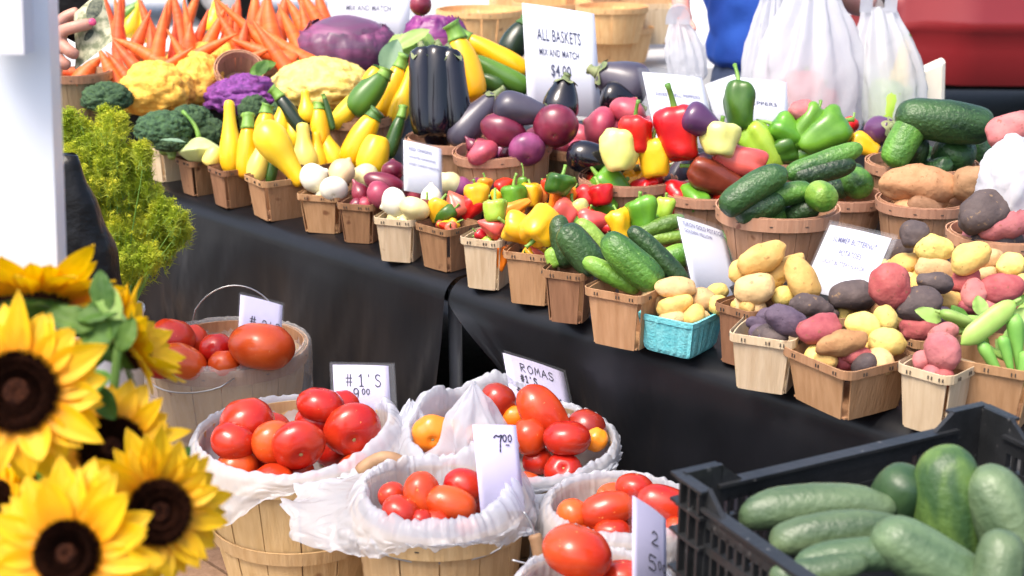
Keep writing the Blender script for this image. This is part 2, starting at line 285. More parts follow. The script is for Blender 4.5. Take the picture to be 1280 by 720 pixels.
PROF = {
 'tomato': [(.05, 0), (.0, .3), (.12, .74), (.42, 1), (.72, .93), (.93, .62), (1, .36), (.97, .15), (.92, 0)],
 'roma': [(0, 0), (.02, .32), (.15, .76), (.45, 1), (.75, .92), (.93, .58), (1, .25), (.98, 0)],
 'club': [(0, 0), (.012, .42), (.07, .84), (.25, 1), (.7, .98), (.9, .9), (.985, .62), (1, 0)],
 'potato': [(0, 0), (.02, .36), (.14, .76), (.4, 1), (.66, .97), (.88, .7), (.98, .34), (1, 0)],
 'squash': [(0, 0), (.01, .3), (.08, .75), (.24, 1), (.42, .93), (.6, .66), (.78, .5), (.94, .46), (.99, .3), (1, 0)],
 'zucchini': [(0, 0), (.015, .45), (.08, .82), (.3, 1), (.65, .93), (.9, .72), (.99, .5), (1, 0)],
 'cucumber': [(0, 0), (.012, .36), (.09, .82), (.3, 1), (.68, .98), (.89, .78), (.985, .38), (1, 0)],
 'eggplant': [(0, 0), (.015, .4), (.1, .82), (.28, 1), (.55, .9), (.8, .66), (.95, .5), (.99, .3), (1, 0)],
 'bell': [(.1, 0), (.03, .25), (0, .5), (.08, .74), (.35, .88), (.7, 1), (.9, .92), (1, .6), (.97, .32), (.88, 0)],
 'mini': [(0, 0), (.02, .14), (.2, .5), (.5, .86), (.78, 1), (.94, .78), (.98, .4), (.93, 0)],
 'onion': [(.04, 0), (.01, .2), (.08, .6), (.28, .93), (.48, 1), (.68, .88), (.83, .56), (.92, .26), (1, .12), (1, 0)],
 'torpedo': [(0, 0), (.01, .16), (.1, .6), (.32, .98), (.5, 1), (.7, .7), (.85, .3), (1, .1), (1, 0)],
 'carrot': [(0, 0), (.01, .08), (.15, .3), (.4, .64), (.7, .9), (.92, 1), (.985, .75), (.97, .3), (.95, 0)],
 'pod': [(0, 0), (.02, .15), (.12, .7), (.3, 1), (.7, 1), (.9, .7), (.98, .2), (1, 0)],
 'okra': [(0, 0), (.1, .15), (.4, .55), (.75, .95), (.92, 1), (1, .5), (1, 0)],
 'patty': [(0, 0), (.0, .3), (.1, .6), (.38, 1), (.5, .98), (.8, .55), (.95, .25), (1, 0)],
}
SEED = [7]
def body(name, L, D, prof, material, lobes=0, la=0, bend=0, nz=0, nscale=1.0, seg=26, rings=22, flat=1.0, parent=None, lobe_top=False):
    SEED[0] += 1; sd_ = SEED[0] * 13.7; mb = MB(); pts = spline(PROF[prof], rings); ph = random.random() * 6.28
    vs = []
    for i, (z, r) in enumerate(pts):
        r = max(r, 0); zz = (z - .5) * L
        for k in range(seg):
            a = 2 * math.pi * k / seg; lf = la * (z if lobe_top else 1) * (abs(math.cos(lobes * a / 2 + ph)) ** .8 - .6) if lobes else 0
            rr = r * D / 2 * (1 + lf)
            p = Vector((rr * math.cos(a), rr * math.sin(a) * flat, zz))
            if nz:
                q = p / max(D, 1e-4) * 1.6 * nscale + Vector((sd_, 0, 0))
                p *= 1 + nz * noise.noise(q) + nz * .35 * noise.noise(q * 2.7)
            u = z - .5
            if bend: p.x += bend * L * (1 - 4 * u * u)
            vs.append(p)
    fs = []
    n = len(pts)
    for i in range(n - 1):
        for k in range(seg):
            fs.append((i * seg + k, i * seg + (k + 1) % seg, (i + 1) * seg + (k + 1) % seg, (i + 1) * seg + k))
    mb.add(vs, fs)
    return mb.build(name, material, parent)
def place(o, px, py, t, ang, tilt=0, roll=None):
    a = R_(ang); A = math.cos(a) * RT + math.sin(a) * UP; T = -FW
    A = (math.cos(R_(tilt)) * A + math.sin(R_(tilt)) * T).normalized()
    X = A.cross(T)
    if X.length < .1: X = A.cross(RT)
    X.normalize(); Y = A.cross(X).normalized()
    m = Matrix((X, Y, A)).transposed().to_4x4()
    if roll is not None: m = m @ Matrix.Rotation(roll, 4, 'Z')
    m.translation = at(px, py, t); o.matrix_world = m
    return m
def stem(par, z, L, r, material='stem', curve=.3, ribs=False, flare=1.6, name='stem', x0=0):
    mb = MB(); cs = random.uniform(0, 6.28); n = 6; pts = []; rr = []
    for i in range(n + 1):
        u = i / n; pts.append((x0 + curve * L * u * u * math.cos(cs), curve * L * u * u * math.sin(cs), z + L * u)); rr.append(r * (1 + (flare - 1) * (1 - u) ** 2.5 + (.25 if i == n else 0)))
    mb.tube(pts, rr, seg=7)
    return mb.build(name, material, par)
def star(par, z, r, drop, material, n=5, name='calyx', fold=.0):
    """ a capping calyx: jagged petals lying on the shoulder of the fruit """
    mb = MB(); seg = n * 6; rings = 5; vs = []
    for i in range(rings + 1):
        u = i / rings
        for k in range(seg):
            a = 2 * math.pi * k / seg; ln = .55 + .45 * abs(math.cos(n * a / 2)) ** 1.5 + random.uniform(-.05, .05)
            rr = r * u * (.35 + .65 * ln) + .0005; vs.append((rr * math.cos(a), rr * math.sin(a), z + .002 - drop * (u * ln) ** 1.8 + (fold * r * u if u > .6 else 0)))
    fs = [(i * seg + k, i * seg + (k + 1) % seg, (i + 1) * seg + (k + 1) % seg, (i + 1) * seg + k) for i in range(rings) for k in range(seg)]
    mb.add(vs, fs); return mb.build(name, material, par)
# ------------------------------------------------------------------ table frame of reference
P1 = Vector((-.887, 3.733, 0)); TU = Vector((.70, -.714, 0)).normalized(); TN = Vector((.714, .70, 0)).normalized()
def tp(s, p, z): return P1 + TU * s + TN * p + Vector((0, 0, z))
TABYAW = math.atan2(TU.y, TU.x)
def ring(mb, R, th, z0, z1, seg=40, dr=0, wob=0, tap=0):
    vs = []
    for k in range(seg):
        a = 2 * math.pi * k / seg; w_ = wob * math.sin(3 * a + 1)
        for r, z in ((R, z0), (R + th, z0), (R + th + tap, z1), (R + tap, z1)):
            vs.append(((r + dr) * math.cos(a), (r + dr) * math.sin(a), z + w_))
    fs = []
    for k in range(seg):
        j = (k + 1) % seg
        for q in range(4):
            fs.append((k * 4 + q, j * 4 + q, j * 4 + (q + 1) % 4, k * 4 + (q + 1) % 4))
    mb.add(vs, fs)
BK = {}
def till(key, cx, cy, wpx, h, phi, mat_, label, base=.75, w=None):
    """ square veneer basket; cx, cy = middle of its rim in the photograph """
    z = base + h; t = tz(cy, z); c = at(cx, cy, t)
    f_ = math.cos(R_(phi)) + math.sin(R_(phi)); w = w or wpx / f_ * t / F
    view = math.atan2(c.x, c.y)             # camera azimuth of the basket
    yaw = -R_(phi) - view
    o = empty('veneer_basket', (c.x, c.y, base), yaw); tag(o, label, 'basket', 'small square baskets on the black cloth')
    W, B = w / 2, w / 2 * .82; th = .0022; g = .0045
    for q in range(4):
        mb = MB(); a0 = q * math.pi / 2; rm = Matrix.Rotation(a0, 3, 'Z')
        gl = g * random.uniform(.7, 2.2)
        def P(x, y, zz): return rm @ Vector((x, y, zz))
        zz = h - .004; N = 4
        lo = []; 
        for yy in (0, th):
            for j in (0, 1):
                hw = (B if j == 0 else W) - gl
                for i in range(N + 1):
                    x = -hw + 2 * hw * i / N; bow = .0035 * (1 - (2 * i / N - 1) ** 2)
                    lo.append(P(x, -(B if j == 0 else W) - bow * (1 if j else .4) + yy, 0.001 if j == 0 else zz))
        fs = []
        n1 = N + 1
        for i in range(N):
            fs.append((i, i + 1, n1 + i + 1, n1 + i)); fs.append((2 * n1 + i + 1, 2 * n1 + i, 3 * n1 + i, 3 * n1 + i + 1))
            fs.append((n1 + i, n1 + i + 1, 3 * n1 + i + 1, 3 * n1 + i)); fs.append((i + 1, i, 2 * n1 + i, 2 * n1 + i + 1))
        fs.append((0, n1, 3 * n1, 2 * n1)); fs.append((n1 - 1, 3 * n1 - 1, 4 * n1 - 1, 2 * n1 - 1))
        mb.add(lo, fs); mb.build('side_panel', mat_, o, smooth=False)
    mb = MB(); mb.box((0, 0, .004), (2 * B - .004, 2 * B - .004, .003)); mb.build('bottom', mat_, o, smooth=False)
    # the wooden band stapled round the top, its corners rounded
    mb = MB(); r = .012; outl = []
    for q in range(4):
        for i in range(5):
            a = q * math.pi / 2 + i / 4 * math.pi / 2 
            ccx = (W - r) * (1 if q in (0, 3) else -1); ccy = (W - r) * (1 if q in (0, 1) else -1)
            outl.append((ccx + (r + .0055) * math.cos(a), ccy + (r + .0055) * math.sin(a)))
    n = len(outl); vs = []; bh = .0155 
    for (x, y) in outl:
        d = math.hypot(x, y)
        for (k, zz) in ((1.0 - .010, h - bh), (1.0, h - bh + .0005), (1.012, h + .0005), (1.0, h + .001)):
            kk = k if k != 1.0 or zz < h else 1 - .008
            vs.append((x * kk, y * kk, zz + .0012 * math.sin(x * 70 + y * 50)))
    fs = []
    for k in range(n):
        j = (k + 1) % n
        for q in range(4): fs.append((k * 4 + q, j * 4 + q, j * 4 + (q + 1) % 4, k * 4 + (q + 1) % 4))
    mb.add(vs, fs); mb.m = 1
    for q in range(4):
        rm = Matrix.Rotation(q * math.pi / 2, 3, 'Z')
        for xs in (-W * .62, 0.01, W * .66):
            for dx in (0, .006): mb.box(rm @ Vector((xs + dx, -W - .0072, h - bh / 2)), (.0016, .0016, .006), mt=rm)
    mb.build('rim_band', [mat_, 'staple'], o, smooth=False)
    BK[key] = dict(c=c, t=t, z=z, w=w, base=base); return o
def pulp_box(key, cx, cy, wpx, h, phi, label):
    z = .75 + h; t = tz(cy, z); c = at(cx, cy, t); f_ = math.cos(R_(phi)) + math.sin(R_(phi)); w = wpx / f_ * t / F
    mb = MB(); N = 15; per = []
    for q in range(4):
        for i in range(N):
            u = -1 + 2 * i / N; x, y = ((u, -1), (1, u), (-u, 1), (-1, -u))[q]; per.append((x, y, .5 + .5 * math.cos(i * math.pi * 2 / 2.5)))
    n = len(per); lev = ((0, .80, 0), (.1, .83, 1), (.82, .97, 1), (.86, 1.03, 0), (1, 1.05, 0), (1.0, .97, 0), (.82, .91, 1), (.1, .78, 1), (.06, .1, 0))
    vs = []
    for (zz, s_, rb) in lev:
        for (x, y, m_) in per:
            k = s_ * w / 2 + rb * m_ * .0028; cr = 1 - .05 * max(0, abs(x) + abs(y) - 1.7) / .3
            vs.append((x * k * cr, y * k * cr, zz * h))
    fs = [(i * n + k, i * n + (k + 1) % n, (i + 1) * n + (k + 1) % n, (i + 1) * n + k) for i in range(len(lev) - 1) for k in range(n)]
    fs.append(tuple(range(n))[::-1]); fs.append(tuple((len(lev) - 1) * n + k for k in range(n)))
    mb.add(vs, fs); o = mb.build('pulp_box', 'pulp', None, smooth=False); o.location = (c.x, c.y, .75); o.rotation_euler = (0, 0, -R_(phi) - math.atan2(c.x, c.y))
    tag(o, label, 'box'); BK[key] = dict(c=c, t=t, z=z, w=w, base=.75)
def round_basket(key, cx, cy, wpx, rimz, base, mat_, label, rimmat=None, n=22, tilt=(0, 0), name='round_basket', group='round splint baskets', mid=False, tap=.8, bail=None, handles=0, rimh=.02):
    t = tz(cy, rimz); c = at(cx, cy, t); R = wpx / 2 * t / F; h = rimz - base
    o = empty(name, (c.x, c.y, base), random.uniform(0, 1)); tag(o, label, 'basket', group)
    if tilt != (0, 0): o.rotation_euler = (R_(tilt[0]), R_(tilt[1]), 0)
    mb = MB(); seg = 3
    for k in range(n):
        off = .0012 * (k % 2) ; gp = .012 + random.uniform(0, .012)
        a0, a1 = 2 * math.pi * (k + gp) / n, 2 * math.pi * (k + 1 - gp) / n; zt = h - random.uniform(.0, .004); vs = []
        rows = 4
        for j in range(rows + 1):
            u = j / rows; rr = R * (tap + (1 - tap) * u ** .8) - .004 + off
            for i in range(seg + 1):
                a = a0 + (a1 - a0) * i / seg; vs.append((rr * math.cos(a), rr * math.sin(a), u * zt))
            for i in range(seg + 1):
                a = a0 + (a1 - a0) * i / seg; vs.append(((rr - .003) * math.cos(a), (rr - .003) * math.sin(a), u * zt))
        q = seg + 1; fs = []
        for j in range(rows):
            b = j * 2 * q; d = (j + 1) * 2 * q
            for i in range(seg):
                fs.append((b + i, b + i + 1, d + i + 1, d + i)); fs.append((b + q + i + 1, b + q + i, d + q + i, d + q + i + 1))
            fs.append((b, d, d + q, b + q)); fs.append((b + seg, b + q + seg, d + q + seg, d + seg))
        b = rows * 2 * q
        for i in range(seg): fs.append((b + i, b + i + 1, b + q + i + 1, b + q + i))
        mb.add(vs, fs)
    mb.build('staves', mat_, o, smooth=False)
    mb = MB(); ring(mb, R - .0015, .003, h - rimh, h + .002, wob=.0012, tap=.0015); mb.m = 1
    for k in range(0, n, 2):
        a = 2 * math.pi * (k + .5) / n; mb.box(((R + .002) * math.cos(a), (R + .002) * math.sin(a), h - rimh / 2), (.0022, .007, .0015), a)
    mb.build('rim_hoop', [rimmat or mat_, 'staple'], o, smooth=False)
    mb = MB(); ring(mb, R - .0095, .0025, h - rimh, h + .0035, tap=.001); mb.build('inner_hoop', rimmat or mat_, o, smooth=False)
    if mid:
        mb = MB(); rm_ = R * (tap + (1 - tap) * .42 ** .8); ring(mb, rm_ - .001, .0035, h * .36, h * .36 + .026, tap=.004); mb.build('middle_hoop', rimmat or mat_, o, smooth=False)
    mb = MB(); ring(mb, R * tap * 0 + .0001, R * tap - .008, .004, .009, 28); mb.build('bottom', mat_, o, smooth=False)
    BK[key] = dict(c=c, t=t, z=rimz, w=2 * R * .9, base=base, R=R, o=o, h=h); return o
def bail_handle(key, a0, a1, hi, lean, grip=True, label=None, gr=.012):
    """ wire handle from rim point at angle a0 to a1 (degrees, world, 0 = +X), rising hi, leaning by vector """
    b = BK[key]; c = b['c']; R = b['R'] + .004; o = b['o']
    p0 = Vector((c.x + R * math.cos(R_(a0)), c.y + R * math.sin(R_(a0)), b['z'] - .012)); p1 = Vector((c.x + R * math.cos(R_(a1)), c.y + R * math.sin(R_(a1)), b['z'] - .012))
    pts = []; L = Vector(lean)
    for i in range(17):
        u = i / 16; s_ = math.sin(u * math.pi) ** .45; pts.append(p0.lerp(p1, u) + Vector((0, 0, hi * s_)) + L * s_)
    inv = Matrix.Translation(o.location) @ o.rotation_euler.to_matrix().to_4x4(); inv.invert()
    mb = MB(); mb.tube([inv @ p for p in pts], .0018, 7); h_ = mb.build('handle', 'wire', o)
    if grip:
        mb = MB(); mb.tube([inv @ p for p in pts[5:12]], [gr * .75] + [gr] * 5 + [gr * .75], 12); g_ = mb.build('grip', 'w_grip', h_)
def px_handle(key, pts, t, g0, g1, gr):
    o = BK[key]['o']; inv = (Matrix.Translation(o.location) @ o.rotation_euler.to_matrix().to_4x4()).inverted(); P_ = [inv @ at(x, y, t) for x, y in pts]
    mb = MB(); mb.tube(spline([tuple(p) for p in P_], 30), .0018, 7); h_ = mb.build('handle', 'wire', o)
    mb = MB(); g = spline([tuple(p) for p in P_[g0:g1]], 10); mb.tube(g, [gr * .8] + [gr] * 9 + [gr * .8], 12); mb.build('grip', 'w_grip', h_)
def liner(key, flare, drop, material='liner', seed=0, hmax=.012, seg=260, deep=.06, amp=1.0, label='white plastic liner bag folded over the rim of its basket', top_boost=None, rin=.98, out=.006):
    """ plastic bag lining a basket: up the inside, over the hoop, down the outside with crumples.
    flare, drop: list of (angle deg, metres) interpolated around the rim """
    b = BK[key]; R = b['R']; c = b['c']; z = b['z']
    def ip(tab, a):
        tab = sorted(tab); a %= 360
        ext = [(tab[-1][0] - 360, tab[-1][1])] + tab + [(tab[0][0] + 360, tab[0][1])]
        for (x0, y0), (x1, y1) in zip(ext, ext[1:]):
            if x0 <= a <= x1:
                u = (a - x0) / max(x1 - x0, 1e-6); u = u * u * (3 - 2 * u); return y0 + (y1 - y0) * u
        return tab[0][1]
    mb = MB(); rows = 40; vs = []
    for j in range(rows + 1):
        v = j / rows
        for k in range(seg):
            a = 360 * k / seg; ar = R_(a); fl = ip(flare, a); dr = ip(drop, a); tb = ip(top_boost, a) if top_boost else 0
            q = Vector((math.cos(ar) * 3.2, math.sin(ar) * 3.2, v * 2.2 + seed * 9)); n1 = noise.noise(q * 1.3); n2 = abs(noise.noise(q * 3.1 + Vector((5, 2, 1)))); n3 = noise.noise(q * 7)
            if v < .35:
                u = v / .35; r = R * rin * min(1, 1.9 * u) ** .6 * (.9 + .1 * u); zz = -deep * (1 - u ** 1.6) + (hmax + tb) * u ** 2.5; r -= tb * .6 * u
                r += (n1 * .005 + n3 * .002 - abs(noise.noise(Vector((math.cos(ar) * 11, math.sin(ar) * 11, v * 4 + seed)))) * .006) * amp * (1 if u > .25 else 0); zz += n2 * .006 * u
            elif v < .5:
                u = (v - .35) / .15; r = R * rin - tb * .6 + (R * (1.02 - rin) + out + tb * .6) * u; zz = (hmax + tb) * (1 - u * u) + .002 + n2 * .008 * amp * (1 + tb * 20)
                r += n1 * .004 * amp; zz += (.15 - abs(noise.noise(Vector((math.cos(ar) * 9, math.sin(ar) * 9, seed))))) * .012 * amp
            else:
                u = (v - .5) / .5; r = R * 1.02 + out + fl * u ** .9; zz = -dr * u ** (1.25 if fl > .03 else 1) + .002 + (tb * .3) * (1 - u)
                n5 = abs(noise.noise(Vector((math.cos(ar) * 5, math.sin(ar) * 5, v * 2.0 + seed)))); n6 = abs(noise.noise(Vector((math.cos(ar) * 22, math.sin(ar) * 22, v * 6 + seed))))
                r += ((n1 * .014 + n3 * .002) * (0.3 + u) + (n2 - .2) * .018 * u + (.16 - n5) * .010 * (.3 + u) + (.15 - n6) * .0012) * amp; zz += (n1 * .016 + (n2 - .2) * .02) * u * amp
                r = max(r, R * 1.0 + .009)
            vs.append((r * math.cos(ar), r * math.sin(ar), zz))
    fs = [(i * seg + k, i * seg + (k + 1) % seg, (i + 1) * seg + (k + 1) % seg, (i + 1) * seg + k) for i in range(rows) for k in range(seg)]
    mb.add(vs, fs); o = mb.build('liner_bag', material); o.location = (c.x, c.y, z); tag(o, label, 'plastic bag', 'plastic bags lining the tomato baskets'); return o
# ------------------------------------------------------------------ signs
GL = {'#': [[(.3, 0), (.4, 1)], [(.65, 0), (.75, 1)], [(.1, .35), (.95, .35)], [(.1, .68), (.95, .68)]], '1': [[(.2, .8), (.5, 1), (.5, 0)], [(.25, 0), (.75, 0)]],
      "'": [[(.4, 1), (.4, .8)]], 'S': [[(.85, .88), (.6, 1), (.3, .95), (.2, .75), (.35, .58), (.7, .45), (.85, .25), (.65, .03), (.35, 0), (.12, .14)]],
      '9': [[(.8, .75), (.6, .98), (.3, .95), (.18, .72), (.35, .52), (.65, .58), (.8, .8), (.72, .35), (.5, -.12)]], '0': [[(.5, 1), (.2, .8), (.15, .4), (.35, .02), (.65, .08), (.85, .5), (.75, .88), (.5, 1)]],
      '7': [[(-.35, .78), (0, .95), (.35, .86), (.8, .96), (.55, .5), (.4, -.25)]], '2': [[(.15, .75), (.4, 1), (.75, .88), (.75, .6), (.15, 0), (.9, .05)]],
      '5': [[(.85, 1), (.3, .97), (.22, .55), (.6, .6), (.85, .35), (.65, .03), (.15, .05)]], '$': [[(.85, .8), (.5, .92), (.2, .75), (.4, .55), (.75, .42), (.8, .2), (.5, .05), (.15, .18)], [(.5, 1.1), (.45, -.1)]],
      'R': [[(.15, 0), (.15, 1), (.7, .95), (.75, .65), (.2, .5), (.8, 0)]], 'O': [[(.5, 1), (.15, .7), (.2, .2), (.5, 0), (.85, .25), (.85, .75), (.5, 1)]], 'M': [[(.1, 0), (.2, 1), (.5, .35), (.8, 1), (.9, 0)]],
      'A': [[(.05, 0), (.5, 1), (.95, 0)], [(.25, .4), (.75, .4)]], '.': [[(.45, .0), (.55, .03)]], '-': [[(.1, .5), (.9, .5)]], 'c': [[(.8, .75), (.4, .9), (.2, .5), (.4, .15), (.85, .25)], [(.5, 1.1), (.5, -.05)]], ' ': []}
def card(corn, t, a, label, w_, lines=(), hand=(), material='paper', sleeve=None, category='sign', group=None, name='price_card', ink='ink', bcurve=None):
    """ corn: TL, TR, BL pixels; t depth of TL; a: how much farther TR is """
    v1 = (corn[1][0] - corn[0][0], corn[1][1] - corn[0][1]); v2 = (corn[2][0] - corn[0][0], corn[2][1] - corn[0][1]); dt = v1[0] * v2[0] + v1[1] * v2[1]
    m_ = max(math.sqrt(abs(dt)), 6) * t / F; k_ = 1.0; b_ = -m_; a = math.copysign(abs(dt), dt) / (m_ * F / t) * t / F
    A = at(*corn[0], t); B = at(*corn[1], t + a); D = at(*corn[2], t + b_); wd = (B - A).length; hh = (D - A).length
    X = (B - A).normalized(); Y = (A - D).normalized(); Z = X.cross(Y).normalized(); 
    m = Matrix((X, Y, Z)).transposed().to_4x4(); m.translation = D     # origin bottom-left (slightly sheared when X.Y != 0)
    mb = MB(); N = 8; vs = []; bow = .006
    def bz(x, y): return bow * math.sin(math.pi * x / wd) * .5
    for s_ in (0, -.0008):
        for j in range(3):
            for i in range(N + 1):
                x = wd * i / N; y = hh * j / 2; vs.append((x, y, bz(x, y) + s_))
    q = N + 1; fs = []
    for j in range(2):
        for i in range(N):
            k = j * q + i; fs.append((k, k + 1, k + q + 1, k + q)); k2 = k + 3 * q; fs.append((k2 + 1, k2, k2 + q, k2 + q + 1))
    for i in range(N): fs.append((i + 1, i, 3 * q + i, 3 * q + i + 1)); k = 2 * q + i; fs.append((k, k + 1, 3 * q + k + 1, 3 * q + k))
    for j in range(2):
        k = j * q; fs.append((k, k + q, k + q + 3 * q, k + 3 * q)); k += N; fs.append((k + q, k, k + 3 * q, k + q + 3 * q))
    mb.add(vs, fs); o = mb.build(name, material); o.matrix_world = m; tag(o, label, category, group)
    for (txt, cx, cy, size, sx) in lines:      # centred printed lines, in fractions of the card
        cu = bpy.data.curves.new('lettering', 'FONT'); cu.body = txt; cu.size = size * hh * 1.35; cu.align_x = 'CENTER'; cu.align_y = 'CENTER'; cu.space_character = 1.05; cu.resolution_u = 4; cu.offset = cu.size * .006
        to = bpy.data.objects.new('lettering', cu); C.objects.link(to); bpy.context.view_layer.update()
        me = bpy.data.meshes.new_from_object(to.evaluated_get(bpy.context.evaluated_depsgraph_get())); bpy.data.objects.remove(to)
        xs = [v.co.x for v in me.vertices]; k = sx * wd / (max(xs) - min(xs))
        for v in me.vertices: v.co.x *= k
        me.materials.clear(); me.materials.append(M[ink]); to = bpy.data.objects.new('lettering', me); C.objects.link(to); to.parent = o; to.location = (cx * wd, cy * hh, bz(cx * wd, 0) + .0014)
    if hand:
        mb = MB()
        for (txt, x, y, hx, hy, lw) in hand:       # x, y lower-left, letter width/height in card fractions
            for ch in txt:
                for pl in GL.get(ch, []):
                    pl = spline(pl, (len(pl) - 1) * (4 if ch not in "#1'AMR" else 1)) if len(pl) > 2 else pl
                    for (x0, y0), (x1, y1) in zip(pl, pl[1:]):
                        p0 = Vector(((x + x0 * hx) * wd, (y + y0 * hy) * hh, 0)); p1 = Vector(((x + x1 * hx) * wd, (y + y1 * hy) * hh, 0)); d = (p1 - p0)
                        if d.length < 1e-6: continue
                        d.normalize(); nn = Vector((-d.y, d.x, 0)) * lw / 2 * random.uniform(.8, 1.2); p0 -= d * lw * .3; p1 += d * lw * .3
                        zo = Vector((0, 0, bz(p0.x, 0) + .0010 + random.uniform(0, .0002)))
                        mb.add([p0 + nn + zo, p0 - nn + zo, p1 - nn + zo, p1 + nn + zo], [(0, 1, 2, 3)])
                x += hx * 1.15
        mb.build('handwriting', 'marker', o, smooth=False)
    if sleeve:
        l_, r_, t_ = sleeve; mb = MB()
        for zz in (.0045, -.003):
            mb.add([(-l_, 0, zz), (wd + r_, 0, zz), (wd + r_, hh + t_, zz), (-l_, hh + t_, zz)], [(0, 1, 2, 3)])
        mb.build('clear_sleeve', 'sleeve', o, smooth=False)
    return o
# ------------------------------------------------------------------ setting: ground
mb = MB(); mb.add([(-120, -20, 0), (120, -20, 0), (120, 220, 0), (-120, 220, 0)], [(0, 1, 2, 3)]); g_ = mb.build('ground', 'ground', smooth=False); g_['kind'] = 'structure'
mb = MB(); mb.add([(-30, -19, .004), (30, -19, .004), (30, 5.4, .004), (-30, 5.4, .004)], [(0, 1, 2, 3)]); mb.add([(1.2, 5.4, .004), (30, 5.4, .004), (30, 12.5, .004), (1.2, 12.5, .004)], [(0, 1, 2, 3)]); g_ = mb.build('shade_patch', 'shaded_ground', smooth=False); g_['kind'] = 'structure'  # added dark sheets standing for shade under the stall and the car
# ------------------------------------------------------------------ two display tables with black plastic cloths
def drape_table(name, s0, s1, label, lowleft=None, hemfun=None, slant=(0, 0), seed=0):
    o = empty(name, tp((s0 + s1) / 2, .6, 0), TABYAW); inv = (Matrix.Translation(o.location) @ Matrix.Rotation(TABYAW, 4, 'Z')).inverted()
    tag(o, label, 'table', 'display tables under black cloth')
    NU = 110; prof = []
    # profile from back of table over the front edge down to the hem: (perp, z)
    for p in (1.35, .9, .5, .25, .1, .07): prof.append((p, .75))
    for i in range(1, 8):
        a = i / 7 * math.pi / 2; prof.append((.05 - .055 * math.sin(a), .75 - .05 * (1 - math.cos(a))))
    NV = 26; mb = MB(); vs = []; top = len(prof)
    rows = []
    for (p, z) in prof: rows.append([(s0 + (s1 - s0) * i / NU, p, z) for i in range(NU + 1)])
    for j in range(1, NV + 1):
        v = j / NV; r = []
        for i in range(NU + 1):
            u = i / NU; s = s0 + (s1 - s0) * u; hem = hemfun(s) if hemfun else .62
            z = .70 - hem * v
            sl = slant[0] * (1 - u) ** 4 - slant[1] * v * u ** 2
            q = noise.noise(Vector((s * 3.1 + seed, v * .5, 2.2))); q2 = noise.noise(Vector((s * 8 + v * 1.5, v * 1.2, seed)))
            p = -(.006 + .05 * v ** .8 * (1 + 1.2 * q) + .018 * v * q2) ; eg = (math.exp(-(i / 7.0)) if slant[0] > .1 else 0) + (math.exp(-((NU - i) / 7.0)) if slant[0] < .1 else 0); p -= .05 * eg * v ** .5 * math.sin(2.2 + 5 * v + i * .15) + .026 * v * math.sin(s * 13 + 3 * q) + .012 * v * math.sin(s * 31 + 5 * q2 * 3) ; r.append((s + sl * (v ** .8) + .03 * v * q - (.05 * v if slant[0] < .1 and i > NU - 14 else 0) * (i - NU + 14) / 14 * -1, min(p, -.002), z))
        rows.append(r)
    for r in rows:
        for (s, p, z) in r:
            zz = z + (.003 * noise.noise(Vector((s * 6, p * 6, seed))) if z > .74 else 0)
            vs.append(inv @ tp(s, p, zz))
    n = NU + 1
    fs = [(j * n + i, j * n + i + 1, (j + 1) * n + i + 1, (j + 1) * n + i) for j in range(len(rows) - 1) for i in range(NU)]
    mb.add(vs, fs)
    mb.add([inv @ tp(s0, 1.352, .75), inv @ tp(s1, 1.352, .75), inv @ tp(s1, 1.36, .05), inv @ tp(s0, 1.36, .05)], [(0, 1, 2, 3)])  # rear drape added to keep the gap between the tables dark
    mb.build('black_cloth', 'cloth', o)
    mb = MB(); mb.hexa([inv @ tp(*q) for q in ((s0 + .03, .06, .715), (s1 - .03, .06, .715), (s1 - .03, 1.34, .715), (s0 + .03, 1.34, .715))], [inv @ tp(*q) for q in ((s0 + .03, .06, .738), (s1 - .03, .06, .738), (s1 - .03, 1.34, .738), (s0 + .03, 1.34, .738))])
    mb.build('table_top', 'w_bench', o, smooth=False)
    for s in (s0 + .08, s1 - .08):
        for p in (.1, 1.25):
            mb = MB(); mb.tube([inv @ tp(s, p, 0), inv @ tp(s, p, .716)], .016, 10); mb.build('leg', 'bucket', o)
    return o
drape_table('display_table', -1.3, 1.055, 'long table under glossy black cloth holding squash, onions and small peppers', hemfun=lambda s: .66, slant=(0, -.02), seed=3)
drape_table('display_table', 1.07, 3.0, 'long table under glossy black cloth holding potatoes and cucumbers', hemfun=lambda s: .30 + .33 * max(0, min(1, (s - 1.0) / .6)), slant=(.44, 0), seed=8)
def riser(cs, z0, z1, label):
    mb = MB(); mb.hexa([Vector((x, y, z0)) for x, y in cs], [Vector((x, y, z1)) for x, y in cs]); o = mb.build('riser', 'riser', smooth=False); tag(o, label, 'riser'); return o
def q2(*a): return [tuple(tp(s, p, 0))[:2] for s, p in a]
riser(q2((-1.25, .42), (.9, .42), (.9, 1.3), (-1.25, 1.3)), .754, .79, 'low black covered step under the eggplant and onion baskets')
riser(q2((.92, .30), (2.9, .30), (2.9, 1.3), (.92, 1.3)), .754, .79, 'low black covered step under the cucumber and sweet potato baskets')
riser([(-1.75, 4.28), (-.35, 4.28), (-.35, 5.1), (-1.75, 5.1)], .0, .90, 'tall black covered step behind the table holding cauliflower and carrots')
riser([(.1, 3.95), (1.75, 3.95), (1.75, 4.45), (.1, 4.45)], .0, .84, 'black covered step behind the table holding the shopping bags')
